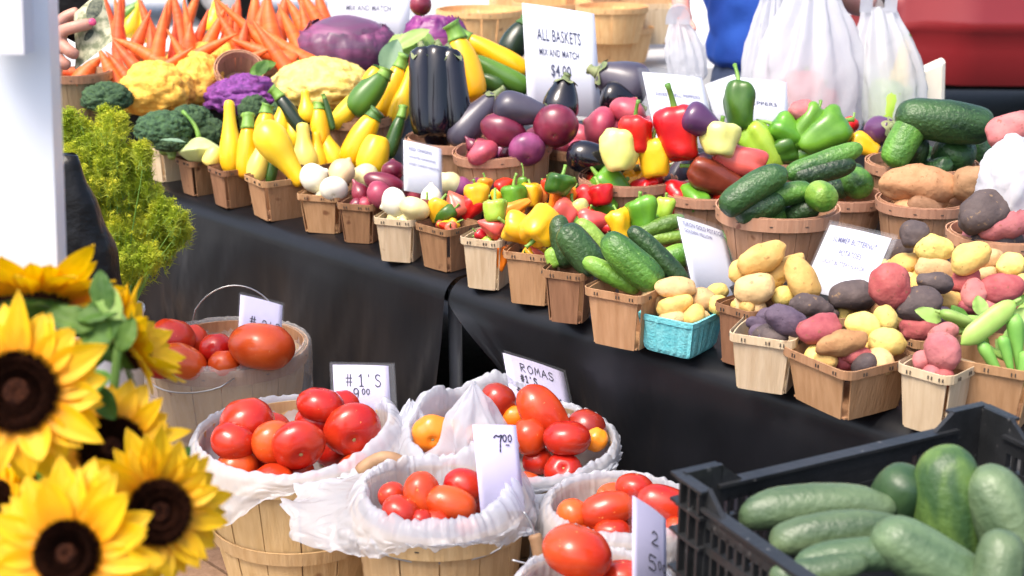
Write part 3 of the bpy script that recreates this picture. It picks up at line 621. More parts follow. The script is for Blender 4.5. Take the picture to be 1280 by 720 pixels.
# low plank bench the tomato baskets stand on
o = empty('plank_bench', tp(.6, -.5, 0), TABYAW); tag(o, 'low weathered plank bench holding the tomato bushels', 'bench')
for i in range(8):
    mb = MB(); mb.box((.15, .36 - i * .125, .335), (2.7, .118, .03)); mb.build('plank', 'w_bench', o, smooth=False)
for x in (-1.0, .3, 1.3):
    for y in (-.45, .3):
        mb = MB(); mb.box((x, y, .16), (.07, .07, .32)); mb.build('leg', 'w_bench', o, smooth=False)
mb = MB(); c_ = atz(788, 582, .352); mb.box((c_.x, c_.y + .03, .42), (.2, .14, .13), .3); o = mb.build('cardboard_box', mat('kraft_cardboard', (.5, .36, .22), (.58, .43, .28), rough=.85), smooth=False)
tag(o, 'small tan cardboard box behind the red roma basket under the cloth', 'box')
# ------------------------------------------------------------------ baskets
till('T0', 207, 182, 50, .10, 60, 'w_pale', 'pale veneer basket of broccoli beside the dill')
till('T1', 248, 197, 54, .10, 62, 'w_brown', 'small brown veneer basket with one scalloped pattypan squash on top')
till('T2', 290, 208, 58, .105, 64, 'w_brown', 'small brown veneer basket with a straight upright yellow squash')
till('T3', 346, 219, 78, .108, 66, 'w_tan', 'tan veneer basket holding a leaning bulbous yellow squash')
till('T4', 408, 238, 70, .10, 22, 'w_tan', 'tan veneer basket of white onions next to the red onions')
till('T5', 452, 250, 58, .10, 20, 'w_brown', 'dark brown veneer basket of torpedo red onions')
till('T6', 501, 268, 64, .105, 20, 'w_pale', 'pale veneer basket of white onions below the small onion sign')
till('T7', 560, 278, 80, .103, 45, 'w_brown', 'brown veneer basket with small yellow and dull red peppers')
till('T8', 610, 293, 66, .115, 22, 'w_pale', 'whitish veneer basket of tiny hot peppers with an orange one in its slot')
till('T9', 668, 309, 74, .115, 18, 'w_tan', 'tan veneer basket topped by the big wrinkled yellow pepper')
till('T10', 713, 333, 66, .11, 18, 'w_brown', 'brown veneer basket of dark pickling cucumbers')
till('T11', 785, 355, 104, .115, 28, 'w_tan', 'wide tan veneer basket of long cucumbers beside the turquoise box')
pulp_box('T12', 852, 388, 108, .075, 30, 'turquoise pulp box of small tan potatoes')
till('T13', 935, 378, 78, .115, 35, 'w_brown', 'brown veneer basket of golden fingerling potatoes beside the turquoise box')
till('T14', 962, 410, 92, .105, 14, 'w_pale', 'pale veneer basket of purple potatoes')
till('T15', 1062, 438, 162, .095, 45, 'w_tan', 'big tan veneer basket of mixed potatoes with one corner towards us')
till('T16', 1172, 454, 90, .11, 25, 'w_pale', 'pale veneer basket of pink potatoes beside the bean basket')
till('T17', 1240, 436, 112, .115, 12, 'w_tan', 'tan veneer basket overflowing with pea pods and okra', w=.16)
till('T18', 1050, 388, 70, .08, 40, 'w_tan', 'tan veneer basket of dark potatoes behind the mixed potato basket')
till('T19', 1152, 410, 110, .075, 45, 'w_tan', 'tan veneer basket of red and black potatoes behind the mixed potato basket')
till('T20', 1145, 350, 110, .06, 45, 'w_brown', 'brown veneer basket heaped with yellow potatoes below the sweet potatoes', base=.79)
till('T21', 1240, 370, 120, .06, 40, 'w_brown', 'brown veneer basket heaped with red potatoes behind the pea pods', base=.79)
till('T22', 845, 310, 84, .08, 40, 'w_tan', 'tan veneer basket of cucumbers hidden behind the tall potato card')
till('T23', 800, 290, 80, .09, 40, 'w_brown', 'brown veneer basket of green peppers behind the long cucumbers')
till('T24', 712, 272, 90, .085, 45, 'w_brown', 'brown veneer basket of mixed small peppers behind the big yellow pepper')
till('T25', 645, 262, 80, .085, 45, 'w_brown', 'brown veneer basket of hot peppers below the round onion basket')
till('T26', 575, 246, 66, .085, 45, 'w_brown', 'brown veneer basket of purple onions right of the small onion sign')
till('T27', 465, 212, 66, .10, 40, 'w_brown', 'brown veneer basket of golden squash behind the white onions')
till('T28', 392, 202, 60, .10, 45, 'w_brown', 'brown veneer basket of squash and dark zucchini behind the tan one')
round_basket('R0', 572, 172, 130, .92, .79, 'w_round', 'round wooden basket holding tall shiny eggplants', 'w_rim')
round_basket('R1', 635, 183, 123, .94, .79, 'w_round', 'round wooden basket of big red onions tipped slightly forward', 'w_rim', tilt=(3, -6))
round_basket('R9', 730, 182, 112, .91, .79, 'w_old', 'round brown basket of pink onions behind the eggplant and pepper basket', 'w_round')
round_basket('R10', 785, 222, 122, .90, .79, 'w_round', 'round wooden basket with an eggplant and yellow and red peppers', 'w_rim')
round_basket('R2', 885, 238, 118, .88, .79, 'w_round', 'round wooden basket with a brownish pepper and purple eggplant', 'w_rim')
round_basket('R3', 972, 258, 151, .93, .79, 'w_round', 'large round wooden basket full of dark cucumbers', 'w_rim', rimh=.026)
round_basket('R4', 1055, 243, 104, .88, .79, 'w_round', 'round wooden basket of cucumbers just behind the large one', 'w_rim')
round_basket('R5', 1153, 250, 112, .90, .79, 'w_round', 'round wooden basket topped by one long sweet potato', 'w_rim')
round_basket('R6', 1152, 203, 136, .93, .79, 'w_round', 'round wooden basket of very big cucumbers at the back', 'w_rim')
round_basket('R7', 1252, 290, 132, .92, .79, 'w_round', 'round wooden basket of dark and red sweet potatoes by the white bag', 'w_rim')
round_basket('R8', 975, 196, 112, .90, .79, 'w_round', 'round wooden basket under the pile of green peppers', 'w_rim')
round_basket('R11', 443, 146, 92, .93, .79, 'w_round', 'round brown basket of zucchini and yellow squash near the cauliflower', 'w_round')
round_basket('R12', 92, 90, 92, 1.05, .90, 'w_old', 'dark round basket of carrots under the hand with money', 'w_round')
round_basket('R13', 152, 100, 62, 1.0, .90, 'w_round', 'small round basket of carrots left of the orange cauliflower', 'w_rim')
round_basket('R14', 205, 72, 104, 1.03, .90, 'w_old', 'round dark basket with carrots standing tip up behind the cauliflower', 'w_round')
round_basket('R15', 335, 78, 126, 1.0, .90, 'w_old', 'round dark basket of the biggest carrots left of the red cabbage', 'w_round')
round_basket('R16', 297, 75, 60, 1.06, .98, 'w_round', 'small empty wooden basket tipped over in front of the carrots', 'w_rim', tilt=(38, 12))
for k_, cx, cy, wp, rz, lab, mt, rm, nn in (
    ('B1', 285, 432, 196, .62, 'large wooden bushel of tomatoes wrapped in clear plastic', 'w_bushel', 'w_tan', 16),
    ('B2', 375, 548, 258, .62, 'large wooden bushel of number one tomatoes lined with white plastic', 'w_bushel', 'w_bushel', 16),
    ('B3', 635, 552, 268, .62, 'wide weathered bushel of romas and orange tomatoes', 'w_old', 'w_old', 18),
    ('B4', 550, 628, 218, .64, 'smaller wooden basket of tomatoes behind a huge crumpled white liner', 'w_bushel', 'w_bushel', 13),
    ('B5', 776, 640, 190, .62, 'wooden basket of long tomatoes against the black crate', 'w_bushel', 'w_bushel', 14),
    ('B6', 742, 742, 200, .66, 'wooden basket of tomatoes at the bottom edge', 'w_bushel', 'w_bushel', 14)):
    round_basket(k_, cx, cy, wp, rz, .352, mt, lab, rm, n=nn, name='bushel_basket', group='bushel baskets of tomatoes', mid=True, tap=.78, rimh=.032)
bail_handle('B1', 60, 130, .1, (0, .02, 0), grip=False)
bail_handle('B1', 215, 285, .035, (-.03, -.05, -.06), grip=False)
px_handle('B2', [(420, 598), (436, 596), (448, 590), (462, 580), (478, 573), (494, 575), (507, 583), (512, 592)], 2.40, 2, 7, .0125)
bail_handle('B3', -90, -20, .02, (.03, -.03, -.02), grip=False)
bail_handle('B4', -135, -40, -.03, (0, -.03, 0), grip=False)
px_handle('B4', [(655, 640), (664, 655), (668, 668), (672, 682), (675, 698), (668, 706), (640, 700)], 2.16, 2, 5, .0105)
L0 = [(0, .015), (90, .015), (180, .015), (270, .015)]
liner('B1', [(0, .0), (90, .0), (180, 0), (270, .0)], [(0, .1), (90, .1), (180, .15), (270, .19)], 'liner_clear', 1, hmax=.01, amp=.5, label='clear plastic bag stretched right over the back tomato bushel')
liner('B2', [(0, .01), (30, .03), (90, .01), (180, .012), (230, .02), (270, .004), (320, 0)], [(0, .02), (40, .03), (120, .04), (180, .09), (215, .11), (240, .085), (262, .03), (285, .006), (330, .005)], 'liner', 2, amp=.6, top_boost=[(0, .035), (22, .04), (48, .0), (90, .0), (180, .006), (270, 0)], label='white plastic liner draped over the left side of the 9.00 bushel')
liner('B3', [(0, .0), (90, .01), (150, .02), (200, .01), (270, .0)], [(0, .02), (90, .03), (180, .03), (220, .03), (250, .008), (285, .012), (330, .02)], 'liner', 3, amp=.9, top_boost=[(0, .0), (60, .0), (100, .06), (125, .035), (150, .06), (185, .02), (270, .0)], label='crumpled white liner bunched around the romas and orange tomatoes')
liner('B4', [(0, .015), (45, .03), (90, .02), (130, .04), (165, .11), (190, .09), (218, .02), (260, .0), (300, .0)], [(0, .05), (40, .03), (90, .03), (140, .0), (175, .015), (200, .045), (228, .035), (255, .008), (285, .004), (320, .02)], 'liner', 4, amp=1.05, hmax=.026, rin=.88, top_boost=[(0, .04), (22, .075), (50, .04), (90, .0), (180, .01), (240, .0), (300, .005), (340, .02)], label='huge crumpled white liner spilling out of the 7.00 basket')
liner('B5', L0, [(0, .05), (90, .04), (180, .09), (225, .11), (270, .08)], 'liner', 5, amp=.7, hmax=.018, rin=.92, label='white plastic liner in the basket beside the black crate')
liner('B6', L0, [(0, .08), (90, .04), (180, .1), (270, .1)], 'liner', 6, amp=.8, hmax=.018, rin=.92, label='white plastic liner at the very bottom edge between crate and 7.00 basket')
# ------------------------------------------------------------------ produce
KIND = {}   # key: (object name, category, profile, material)
def K(k, *a): KIND[k] = a
K('tom', 'tomato', 'tomato', 'tomato', 'tomato'); K('rom', 'tomato', 'tomato', 'roma', 'tomato'); K('tor', 'tomato', 'tomato', 'tomato', 'tomato_orange')
K('cuc', 'cucumber', 'cucumber', 'cucumber', 'cuke'); K('zuc', 'zucchini', 'zucchini', 'zucchini', 'zuke'); K('ysq', 'yellow_squash', 'squash', 'squash', 'yellow'); K('yzu', 'yellow_zucchini', 'squash', 'zucchini', 'yellow_deep')
K('egg', 'eggplant', 'eggplant', 'eggplant', 'egg'); K('egt', 'eggplant', 'eggplant', 'club', 'egg'); K('bel', 'bell_pepper', 'pepper', 'bell', 'p_red'); K('min', 'small_pepper', 'pepper', 'mini', 'p_red'); K('oni', 'onion', 'onion', 'onion', 'onion_red')
K('tpo', 'torpedo_onion', 'onion', 'torpedo', 'onion_red'); K('pot', 'potato', 'potato', 'potato', 't_gold'); K('swe', 'sweet_potato', 'sweet potato', 'potato', 't_sweet'); K('car', 'carrot', 'carrot', 'carrot', 'carrot')
K('pod', 'pea_pod', 'pea pod', 'pod', 'pod'); K('okr', 'okra', 'okra', 'okra', 'pod_dark'); K('pat', 'pattypan_squash', 'squash', 'patty', 'patty')
COUNT = {}
def item(kind, px, py, L, D, ang, label, bk=None, z=None, tilt=0, m=None, b=0, dz=.3, st='', t=None, grp=None):
    name, cat, prof, dm = KIND[kind]; m = m or dm
    L *= 1.03; D *= 1.05
    rnd_state = random.getstate(); random.seed(int(px * 131 + py * 7)); COUNT[cat] = COUNT.get(cat, 0) + 1
    if t is None:
        if z is None: z = bk['z']
        tt = tz(py, z); D0 = D * tt / F; zz = z + dz * D0; t = tz(py, zz)
        if bk: hw = bk['w'] / 2 * .9; t = max(bk['t'] - hw, min(bk['t'] + hw, t))
    Lw, Dw = L * t / F, D * t / F
    nz_ = {'pot': .2, 'swe': .24, 'cuc': .05, 'zuc': .03, 'ysq': .04, 'tom': .05, 'rom': .04, 'tor': .06, 'oni': .05, 'tpo': .06, 'car': .05, 'egg': .05, 'bel': .2, 'min': .2, 'egt': .08, 'pat': .05}.get(kind, .05)
    lob, la = {'tom': (5, .05), 'tor': (6, .12), 'bel': (4, .28), 'min': (3, .22), 'pat': (11, .12), 'zuc': (6, .04), 'yzu': (6, .03), 'egg': (5, .03), 'pod': (0, 0)}.get(kind, (0, 0))
    b = b or (random.uniform(-.03, .03) if kind in ('cuc', 'zuc', 'car', 'yzu', 'egg') else 0)
    seg, rg = (30, 24) if D * L > 700 else (20, 16)
    if kind == 'car' : seg, rg = 14, 24
    if kind in ('cuc', 'zuc') and m not in ('cuke_pale',): rg = 32; 
    o = body(name, Lw, Dw, prof, m, lob, la, b, (nz_ if kind != 'cuc' or D < 60 else .025), seg=seg, rings=rg, flat={'pot': .88, 'pod': .6}.get(kind, 1), lobe_top=(kind in ('bel', 'tom', 'tor')))
    mw = place(o, px, py, t, ang, tilt, roll=random.uniform(0, 6.28) if not b or abs(b) <= .03 else (0 if b > 0 else 0))
    tag(o, label, cat, grp)
    # parts
    if kind in ('tom', 'tor') or kind == 'rom':
        # the small corky scar at the blossom/stem end
        mb = MB(); r = .035 * Dw; zt = (.455 if kind != 'rom' else .497) * Lw
        mb.add([(r * math.cos(k) * random.uniform(.7, 1.3), r * math.sin(k) * random.uniform(.7, 1.3), zt) for k in [i * .785 for i in range(8)]] + [(0, 0, zt + .0015)], [(i, (i + 1) % 8, 8) for i in range(8)])
        mb.build('scar', 'scar', o)
    elif kind == 'bel': stem(o, .36 * Lw, (.32 if 'S' not in st else .6) * Lw, .055 * Dw, 'stem', .35)
    elif kind == 'min': stem(o, .42 * Lw, (.35 if 'S' not in st else .7) * Lw, .06 * Dw, 'stem', .3); 
    elif kind in ('ysq',) and 'n' not in st: stem(o, .48 * Lw, .1 * Lw, .17 * Dw, 'stem', .15, flare=1.25)
    elif kind in ('zuc', 'yzu') and 'n' not in st: stem(o, .485 * Lw, (.16 if 'S' not in st else .28) * Lw, .27 * Dw, 'stem' if 'd' not in st else 'stem_dark', .2, flare=1.35)
    elif kind == 'egg' and 'n' not in st:
        star(o, .5 * Lw, .36 * Dw, .14 * Lw, 'calyx'); stem(o, .49 * Lw, .16 * Lw, .1 * Dw, 'calyx', .3)
    elif kind == 'oni':
        mb = MB(); r = .10 * Dw; zt = -.475 * Lw
        for q in range(14):
            a_ = q * 2.4; rr = r * math.sqrt(q / 14); p_ = Vector((rr * math.cos(a_), rr * math.sin(a_), zt + .03 * Lw)); mb.tube([p_, p_ + Vector((random.uniform(-.3, .3) * r, random.uniform(-.3, .3) * r, -.05 * Lw))], [.0012, .0006], 4)
        mb.build('roots', 'stem_dry', o)
        stem(o, .4 * Lw, .12 * Lw, .04 * Dw, 'stem_dry', .2, name='neck')
    elif kind == 'pat': stem(o, .42 * Lw, 1.2 * Lw, .045 * Dw, 'stem', .5)
    elif kind == 'car': stem(o, .47 * Lw, .03 * Lw, .2 * Dw, 'stem', .1)
    elif kind == 'okr': star(o, .47 * Lw, .3 * Dw, .03 * Lw, 'pod_dark', 6)
    elif kind == 'pod': stem(o, .49 * Lw, .1 * Lw, .08 * Dw, 'leaf_pale', .3)
    random.setstate(rnd_state); return o
def group(bkey, phrase, rows, z=None, dz=.3, grp=None):
    for ln in rows.strip().split('\n'):
        ln = ln.strip()
        if not ln: continue
        spec, lab = ln.split('|'); a = spec.split(); kw = {}
        for x in a[6:]:
            k, v = x.split('='); kw[k] = v if k in ('m', 'st') else float(v)
        kw.setdefault('dz', dz)
        item(a[0], float(a[1]), float(a[2]), float(a[3]), float(a[4]), float(a[5]), (lab.strip() + ' ' + phrase).strip(), bk=BK[bkey] if bkey else None, z=kw.pop('z', z), grp=grp, **kw)
group('B1', 'in the clear-wrapped back bushel', '''
tom 214 424 48 56 80 | red tomato at the far end nearest the sunflowers
tom 240 428 42 42 100 dz=.1 | small tomato wedged behind the front pair
tom 271 437 38 42 95 | small round tomato in the middle
tom 231 452 38 58 60 dz=.5 | wide tomato at the front edge
tom 280 456 34 38 90 | half hidden tomato left of the biggest one
tom 200 458 30 34 90 | tomato peeking out beside the yellow petals
tom 327 433 56 78 82 dz=.35 | biggest red tomato''', grp='tomatoes in the clear-wrapped bushel')
group('B2', 'in the 9.00 bushel', '''
tom 309 529 58 66 100 | large round tomato at the back left
tom 291 552 44 54 70 | tomato nearest the left liner fold
tom 342 553 46 54 -30 tilt=50 | tomato with a scar low on its left side
tom 373 556 44 64 -60 tilt=55 | front tomato with a scar facing us
tom 398 527 46 56 90 | round tomato directly below another
tom 401 506 40 58 80 dz=.7 | highest tomato left of the price card
tom 426 509 38 48 100 dz=.5 | tomato partly behind the highest one
tom 441 537 48 68 -70 tilt=60 | big tomato on the right with a centred scar
tom 330 575 34 46 90 dz=-.6 | low tomato under the front ones
tom 425 560 34 46 90 dz=-.6 | low tomato under the right hand ones''', grp='tomatoes in the 9.00 bushel')
group('B3', 'in the romas bushel', '''
tor 541 543 34 50 -80 tilt=70 dz=.3 | lobed orange tomato resting in the liner fold
tor 566 539 30 26 90 dz=.1 | small orange tomato beside the lobed one
rom 622 500 40 44 60 m=tomato_dark dz=.5 | dark red tomato behind the liner peak
tor 643 521 28 30 90 dz=.2 | orange tomato just behind the liner peak
tom 662 546 44 42 100 dz=.2 | red tomato left of the long roma
rom 679 516 78 50 130 m=tomato dz=.55 | long shiny roma lying on top
tom 708 548 40 57 90 dz=.3 | round red tomato at the front
tom 733 534 42 48 60 m=tomato_dark dz=.2 | shaded dark tomato by the bluish liner
tor 744 549 30 30 60 dz=.1 | orange tomato at the right end
tor 600 545 30 40 90 dz=-.2 | orange tomato glowing through the liner''', grp='tomatoes in the romas bushel')
group('B4', 'in the 7.00 basket', '''
rom 527 619 58 44 92 dz=.5 | upright egg shaped tomato
rom 490 620 34 34 110 dz=.3 | small tomato at the left
tom 501 640 36 48 60 | tomato at the front left
rom 581 608 52 42 165 dz=.5 | tomato right behind the price card
rom 563 630 64 42 165 dz=.4 | long tomato lying across the middle
tom 526 650 26 30 90 | little tomato between the others
tom 545 652 28 34 90 dz=.1 | tomato mostly hidden by the front liner''', grp='tomatoes in the 7.00 basket')
group('B5', 'in the basket beside the crate', '''
tom 717 643 36 42 60 | round tomato at the left
rom 759 637 68 44 -165 dz=.5 | long tomato with its scar end left
rom 793 611 36 46 80 dz=.5 | tomato at the back
rom 831 631 70 46 -20 dz=.5 | large long tomato leaning on the crate side
tom 765 664 30 44 90 dz=.1 | low tomato below the long one
tom 846 661 30 36 90 dz=.1 | tomato between price card and crate
tom 722 662 28 32 90 dz=-.1 | small tomato under the left one
tom 800 655 34 44 90 dz=-.1 | shaded tomato behind the 5.00 card''', grp='tomatoes in the basket beside the crate')
group('B6', 'at the bottom edge', '''
tom 721 691 62 84 70 dz=.6 | big round tomato sitting on the liner
tom 779 720 36 52 90 dz=.3 | flat topped tomato below the 5.00 card''', grp='tomatoes at the bottom edge')
group('T1', 'in the small brown basket', '''
pat 250 187 30 50 95 b=.01 | pale green scalloped pattypan squash''')
group('T2', 'left of the bulbous squash', '''
ysq 288 172 92 28 92 st=n m=yellow dz=1 | tall straight yellow squash with a nub on top
yzu 309 192 62 27 88 m=yellow_deep st=S dz=.6 | golden squash with a pale green stem
yzu 266 196 26 22 60 m=yellow_pale st=n dz=.2 | small pale squash tip''', grp='squash in the small baskets')
group('T3', 'above the tan basket', '''
ysq 352 193 92 42 -55 st=n m=yellow dz=.6 | bulbous yellow squash leaning left
ysq 325 197 64 26 78 st=n m=yellow_pale dz=.3 | slim pale yellow squash
yzu 332 162 40 26 88 m=yellow_deep st=S | golden squash with a thick green stem
zuc 340 211 36 14 80 st=n dz=-.2 | dark green sliver of zucchini''', grp='squash in the tan basket')
group('T28', 'in the crowded squash basket', '''
ysq 380 188 66 32 93 st=n m=yellow_pale dz=.4 | pale yellow squash standing upright
ysq 396 192 54 24 92 st=n m=yellow | rounded yellow squash right of the pale one
zuc 381 165 104 22 126 m=zuke_black dz=1.2 | almost black zucchini crossing diagonally
yzu 357 174 30 15 120 m=zuke st=d | short dark zucchini end
ysq 351 150 52 24 80 st=n m=yellow dz=1 | yellow squash left of the dark diagonal zucchini
ysq 365 162 48 20 110 st=n m=yellow dz=.7 | narrow yellow squash under the dark zucchini
ysq 383 133 40 22 95 st=n m=yellow dz=2 | yellow squash behind the dark zucchini
yzu 400 160 46 24 95 m=yellow_deep dz=1 | golden squash with a blocky green stem
ysq 411 185 70 28 113 st=n m=yellow | crooked yellow squash curving right
zuc 411 143 40 9 105 m=zuke dz=2 | thin dark zucchini tip''', grp='squash in the crowded basket')
group('T27', 'behind the white onions', '''
yzu 450 177 66 33 62 m=yellow_deep st=d dz=.8 | slanting golden squash with dark green stem
yzu 467 194 48 38 75 m=yellow st=n dz=.5 | short fat golden squash
zuc 493 172 52 18 72 dz=.6 st=S | green zucchini standing against the dark''', grp='golden squash behind the white onions')
group('T4', 'in the tan basket', '''
oni 394 222 36 37 30 m=onion_white | white onion at the left
oni 428 214 36 32 60 m=onion_tan dz=.7 | tan blushed onion on top
oni 417 236 28 34 100 tilt=-50 m=onion_white | white onion at the front rim
oni 455 221 34 34 150 m=onion_cream | cream onion beside the torpedo onions''', grp='white onions')
group('T5', 'in the dark brown basket', '''
tpo 486 228 62 26 -12 dz=.7 b=.04 | long torpedo red onion lying on top
oni 491 212 26 28 90 m=onion_red dz=.5 | small red onion at the back
tpo 450 240 36 22 120 | pointed red onion at the left
oni 475 243 32 34 20 m=onion_pink | pinkish red onion at the front
oni 518 242 26 28 20 m=onion_pink dz=.1 | small pink onion by the card foot''', grp='torpedo red onions')
group('T6', 'in the pale onion basket', '''
oni 492 254 34 38 200 m=onion_white | big white onion
oni 518 262 30 38 250 m=onion_cream | cream onion at the front
oni 539 248 38 26 90 m=onion_white dz=.5 | white onion with pointed tip up
oni 528 266 18 20 0 m=onion_tan dz=0 | small tan onion''', grp='white onions')
group('T26', 'right of the small card', '''
oni 562 229 32 28 130 m=onion_cream dz=.6 | cream onion
oni 574 236 30 32 110 tilt=-50 m=onion_purple | purple onion with its root end showing
oni 599 236 28 38 110 m=onion_purple | wide purple onion''', grp='purple onions')
group('T7', 'in the yellow pepper basket', '''
min 547 264 30 27 70 m=p_gold | golden pepper
min 531 264 30 22 80 m=p_brown | dark brownish pepper
min 570 254 34 26 -60 m=p_brick | dull brick red pepper
min 588 261 34 28 60 m=p_red | pointed bright red pepper
bel 596 244 28 31 100 m=p_gold dz=.7 | small yellow bell pepper
min 556 268 28 20 30 m=p_dark_green | dark green pepper
min 606 232 20 20 90 m=p_orange dz=.6 | little orange pepper''', grp='small peppers')
group('T8', 'in the whitish basket', '''
min 614 283 34 26 -20 tilt=-10 m=p_pink dz=.5 st=S | pinkish red pepper at the rim
min 634 276 42 18 -165 m=p_crimson dz=.5 | long crimson pepper
min 642 262 50 20 -150 m=p_orange dz=.9 | long orange pepper pointing up right
bel 619 263 28 30 92 m=p_lime dz=1 st=S | lime pepper with tall stem
min 627 322 34 20 90 m=p_orange dz=-.2 t=3.02 | orange pepper showing through the corner slot
min 642 290 26 16 0 m=p_orange dz=.1 | thin orange pepper at the rim''', grp='small peppers')
group('T25', 'in the hot pepper basket', '''
min 631 232 26 24 -150 m=p_red dz=.5 st=S | red pepper touching the onion basket
bel 643 247 30 30 95 m=p_green dz=.5 st=S | shiny green pepper in the middle
bel 663 244 28 26 92 m=p_gold dz=.5 | yellow pepper
min 623 247 22 18 90 m=p_gold | tiny golden pepper
min 679 244 26 17 90 m=p_apricot dz=.4 | pale apricot pepper
min 652 232 24 12 80 m=p_green dz=1 st=S | thin green pepper standing up''', grp='small peppers')
group('T24', 'behind the big yellow pepper', '''
min 698 249 42 28 55 m=p_orange dz=.7 | glossy orange pepper
bel 699 231 26 36 70 m=p_dark_green dz=1.5 st=S | dark green leafy topped pepper
bel 703 270 28 40 150 m=p_pink | pink pepper
bel 722 265 24 34 120 m=p_cream st=S | cream pepper with curling stem
min 743 277 40 32 -170 m=p_pink dz=.5 | large pinkish red pepper beside the cucumbers
min 727 250 32 28 30 m=p_crimson dz=.6 | crimson pepper
bel 751 244 24 30 100 m=p_red dz=.8 st=S | red pepper with green stem
bel 754 257 30 32 140 m=p_green dz=.3 | small green bell pepper
min 760 284 24 22 0 m=p_crimson | dark crimson pepper tip
min 684 233 18 14 90 m=p_red dz=1 | tiny red pepper
min 712 240 18 14 40 m=p_orange dz=.8 | tiny orange pepper''', grp='small peppers')
group('T9', 'on the tan basket', '''
bel 655 287 50 36 160 m=p_gold dz=.5 | left half of the wrinkled yellow peppers
bel 678 282 50 44 240 tilt=20 m=p_gold dz=.7 | big wrinkled yellow pepper with dark stem hollow
egg 688 308 30 18 10 m=egg_purple st=n dz=-.1 | purple sliver of eggplant under yellow peppers''', grp='yellow peppers')
group('T23', 'behind the long cucumbers', '''
bel 774 281 36 28 100 m=p_gold dz=.4 | yellow bell pepper
bel 803 268 40 38 100 m=p_green dz=.6 | green bell pepper
bel 830 261 28 26 80 m=p_lime dz=.6 | lime green pepper
bel 815 280 26 26 80 m=p_green dz=.0 | half hidden green pepper''', grp='green peppers')
group('T10', 'in the brown basket', '''
cuc 703 302 66 26 100 m=cuke_dark | dark cucumber standing at the left
cuc 725 312 72 40 128 m=cuke_dark dz=.6 | fat dark cucumber leaning left
cuc 742 299 60 24 130 m=cuke_light | light green cucumber behind the fat one
cuc 692 322 26 20 110 m=cuke_light dz=0 | pale cucumber end at the left rim''', grp='cucumbers')
group('T11', 'in the wide tan basket', '''
cuc 790 328 92 40 138 m=cuke dz=.6 b=.03 | large bumpy mid green cucumber
cuc 822 320 98 25 135 m=cuke_dark dz=.8 | slim dark cucumber
cuc 764 344 76 24 152 m=cuke_light dz=.2 | light green cucumber along the rim''', grp='cucumbers')
group('T22', 'behind the potato card', '''
cuc 824 283 66 20 18 m=cuke dz=.7 | curved cucumber left of the card
cuc 834 296 50 16 6 m=cuke_light dz=.3 | small light cucumber
cuc 845 321 36 30 20 m=cuke_light dz=0 | stubby light cucumber
cuc 928 304 66 26 165 m=cuke dz=.5 | green cucumber on the right side
cuc 913 318 50 24 150 m=cuke_dark dz=0 | dark cucumber just right of the card edge''', grp='cucumbers')
group('T12', 'in the turquoise box', '''
pot 816 373 32 29 100 m=t_tan | round tan potato at the left
pot 845 360 48 28 5 m=t_tan dz=.9 | long tan potato on top
pot 844 382 44 29 15 m=t_gold | smooth golden potato at the front
pot 878 376 32 31 90 m=t_tan | roundish brownish potato
pot 896 366 28 24 30 m=t_yellow dz=.3 | yellow potato at the back right
pot 900 382 26 26 90 m=t_yellow | small yellow potato at the right rim
pot 870 394 32 16 0 m=t_tan dz=0 | low tan potato at the rim''', grp='small tan potatoes')
group('T13', 'in the fingerling basket', '''
pot 953 322 62 34 25 m=t_gold dz=1.3 | large golden fingerling on top
pot 977 337 60 27 30 m=t_gold dz=.8 | second golden fingerling
pot 943 362 50 40 10 m=t_tan dz=.4 | knobbly tan potato in front
pot 925 340 30 28 60 m=t_gold dz=.5 | golden potato by the card edge
pot 1003 349 56 38 120 m=t_gold dz=.7 | golden potato leaning right
pot 983 369 38 24 15 m=t_yellow dz=.2 | small yellow potato at the rim
pot 962 350 36 26 15 m=t_gold dz=.1 | golden potato in the hollow''', grp='golden fingerling potatoes')
group('T14', 'in the pale basket', '''
pot 984 401 56 36 -25 m=t_purple dz=.4 | large purple potato
pot 1013 382 52 26 -10 m=t_black dz=.7 | blackish potato
pot 946 405 26 16 -20 m=t_purple dz=0 | purple potato end at the left corner
pot 962 396 30 24 0 m=t_purple dz=0 | small purple potato''', grp='purple potatoes')
group('T15', 'in the corner-on basket', '''
pot 1023 411 56 38 15 m=t_red dz=.5 | rough red potato at the left
pot 1051 429 62 34 8 m=t_russet dz=.5 | oval light brown potato in front
pot 1079 407 44 32 170 m=t_yellow dz=.8 | yellow potato on top
pot 1108 428 46 34 175 m=t_yellow dz=.4 | yellow potato with one dark eye
pot 1071 444 38 22 0 m=t_red dz=.1 | red potato sunk at the front
pot 1106 401 36 32 100 m=t_yellow dz=.8 | yellow potato at the back
pot 1085 436 40 32 0 m=t_gold dz=-.3 | golden potato deep in the middle
pot 1040 440 40 30 0 m=t_red dz=-.5 | red potato deep in the left corner''', grp='mixed potatoes')
group('T18', 'behind the corner-on basket', '''
pot 1065 369 58 40 5 m=t_black dz=.7 | black potato with a tan scratch
pot 1033 392 32 22 0 m=t_black dz=.1 | dark potato low at the rim
pot 1082 388 32 22 0 m=t_russet dz=.1 | brown potato in the gap''', grp='dark potatoes')
group('T19', 'in the basket behind', '''
pot 1113 358 56 48 110 m=t_red dz=1.1 | plump bright red potato
pot 1148 381 54 42 15 m=t_black dz=1 | large black potato
pot 1148 412 48 32 0 m=t_red dz=.3 | smooth red potato at the rim
pot 1108 386 44 26 170 m=t_russet dz=.3 | reddish brown potato
pot 1169 353 46 28 170 m=t_black dz=1.6 | upper black potato
pot 1185 374 38 22 170 m=t_gold dz=.9 | golden potato right of the black one
pot 1132 400 30 24 0 m=t_gold dz=0 | golden potato in the gap
pot 1172 394 34 24 10 m=t_purple dz=.3 | purple potato at the right side''', grp='red and black potatoes')
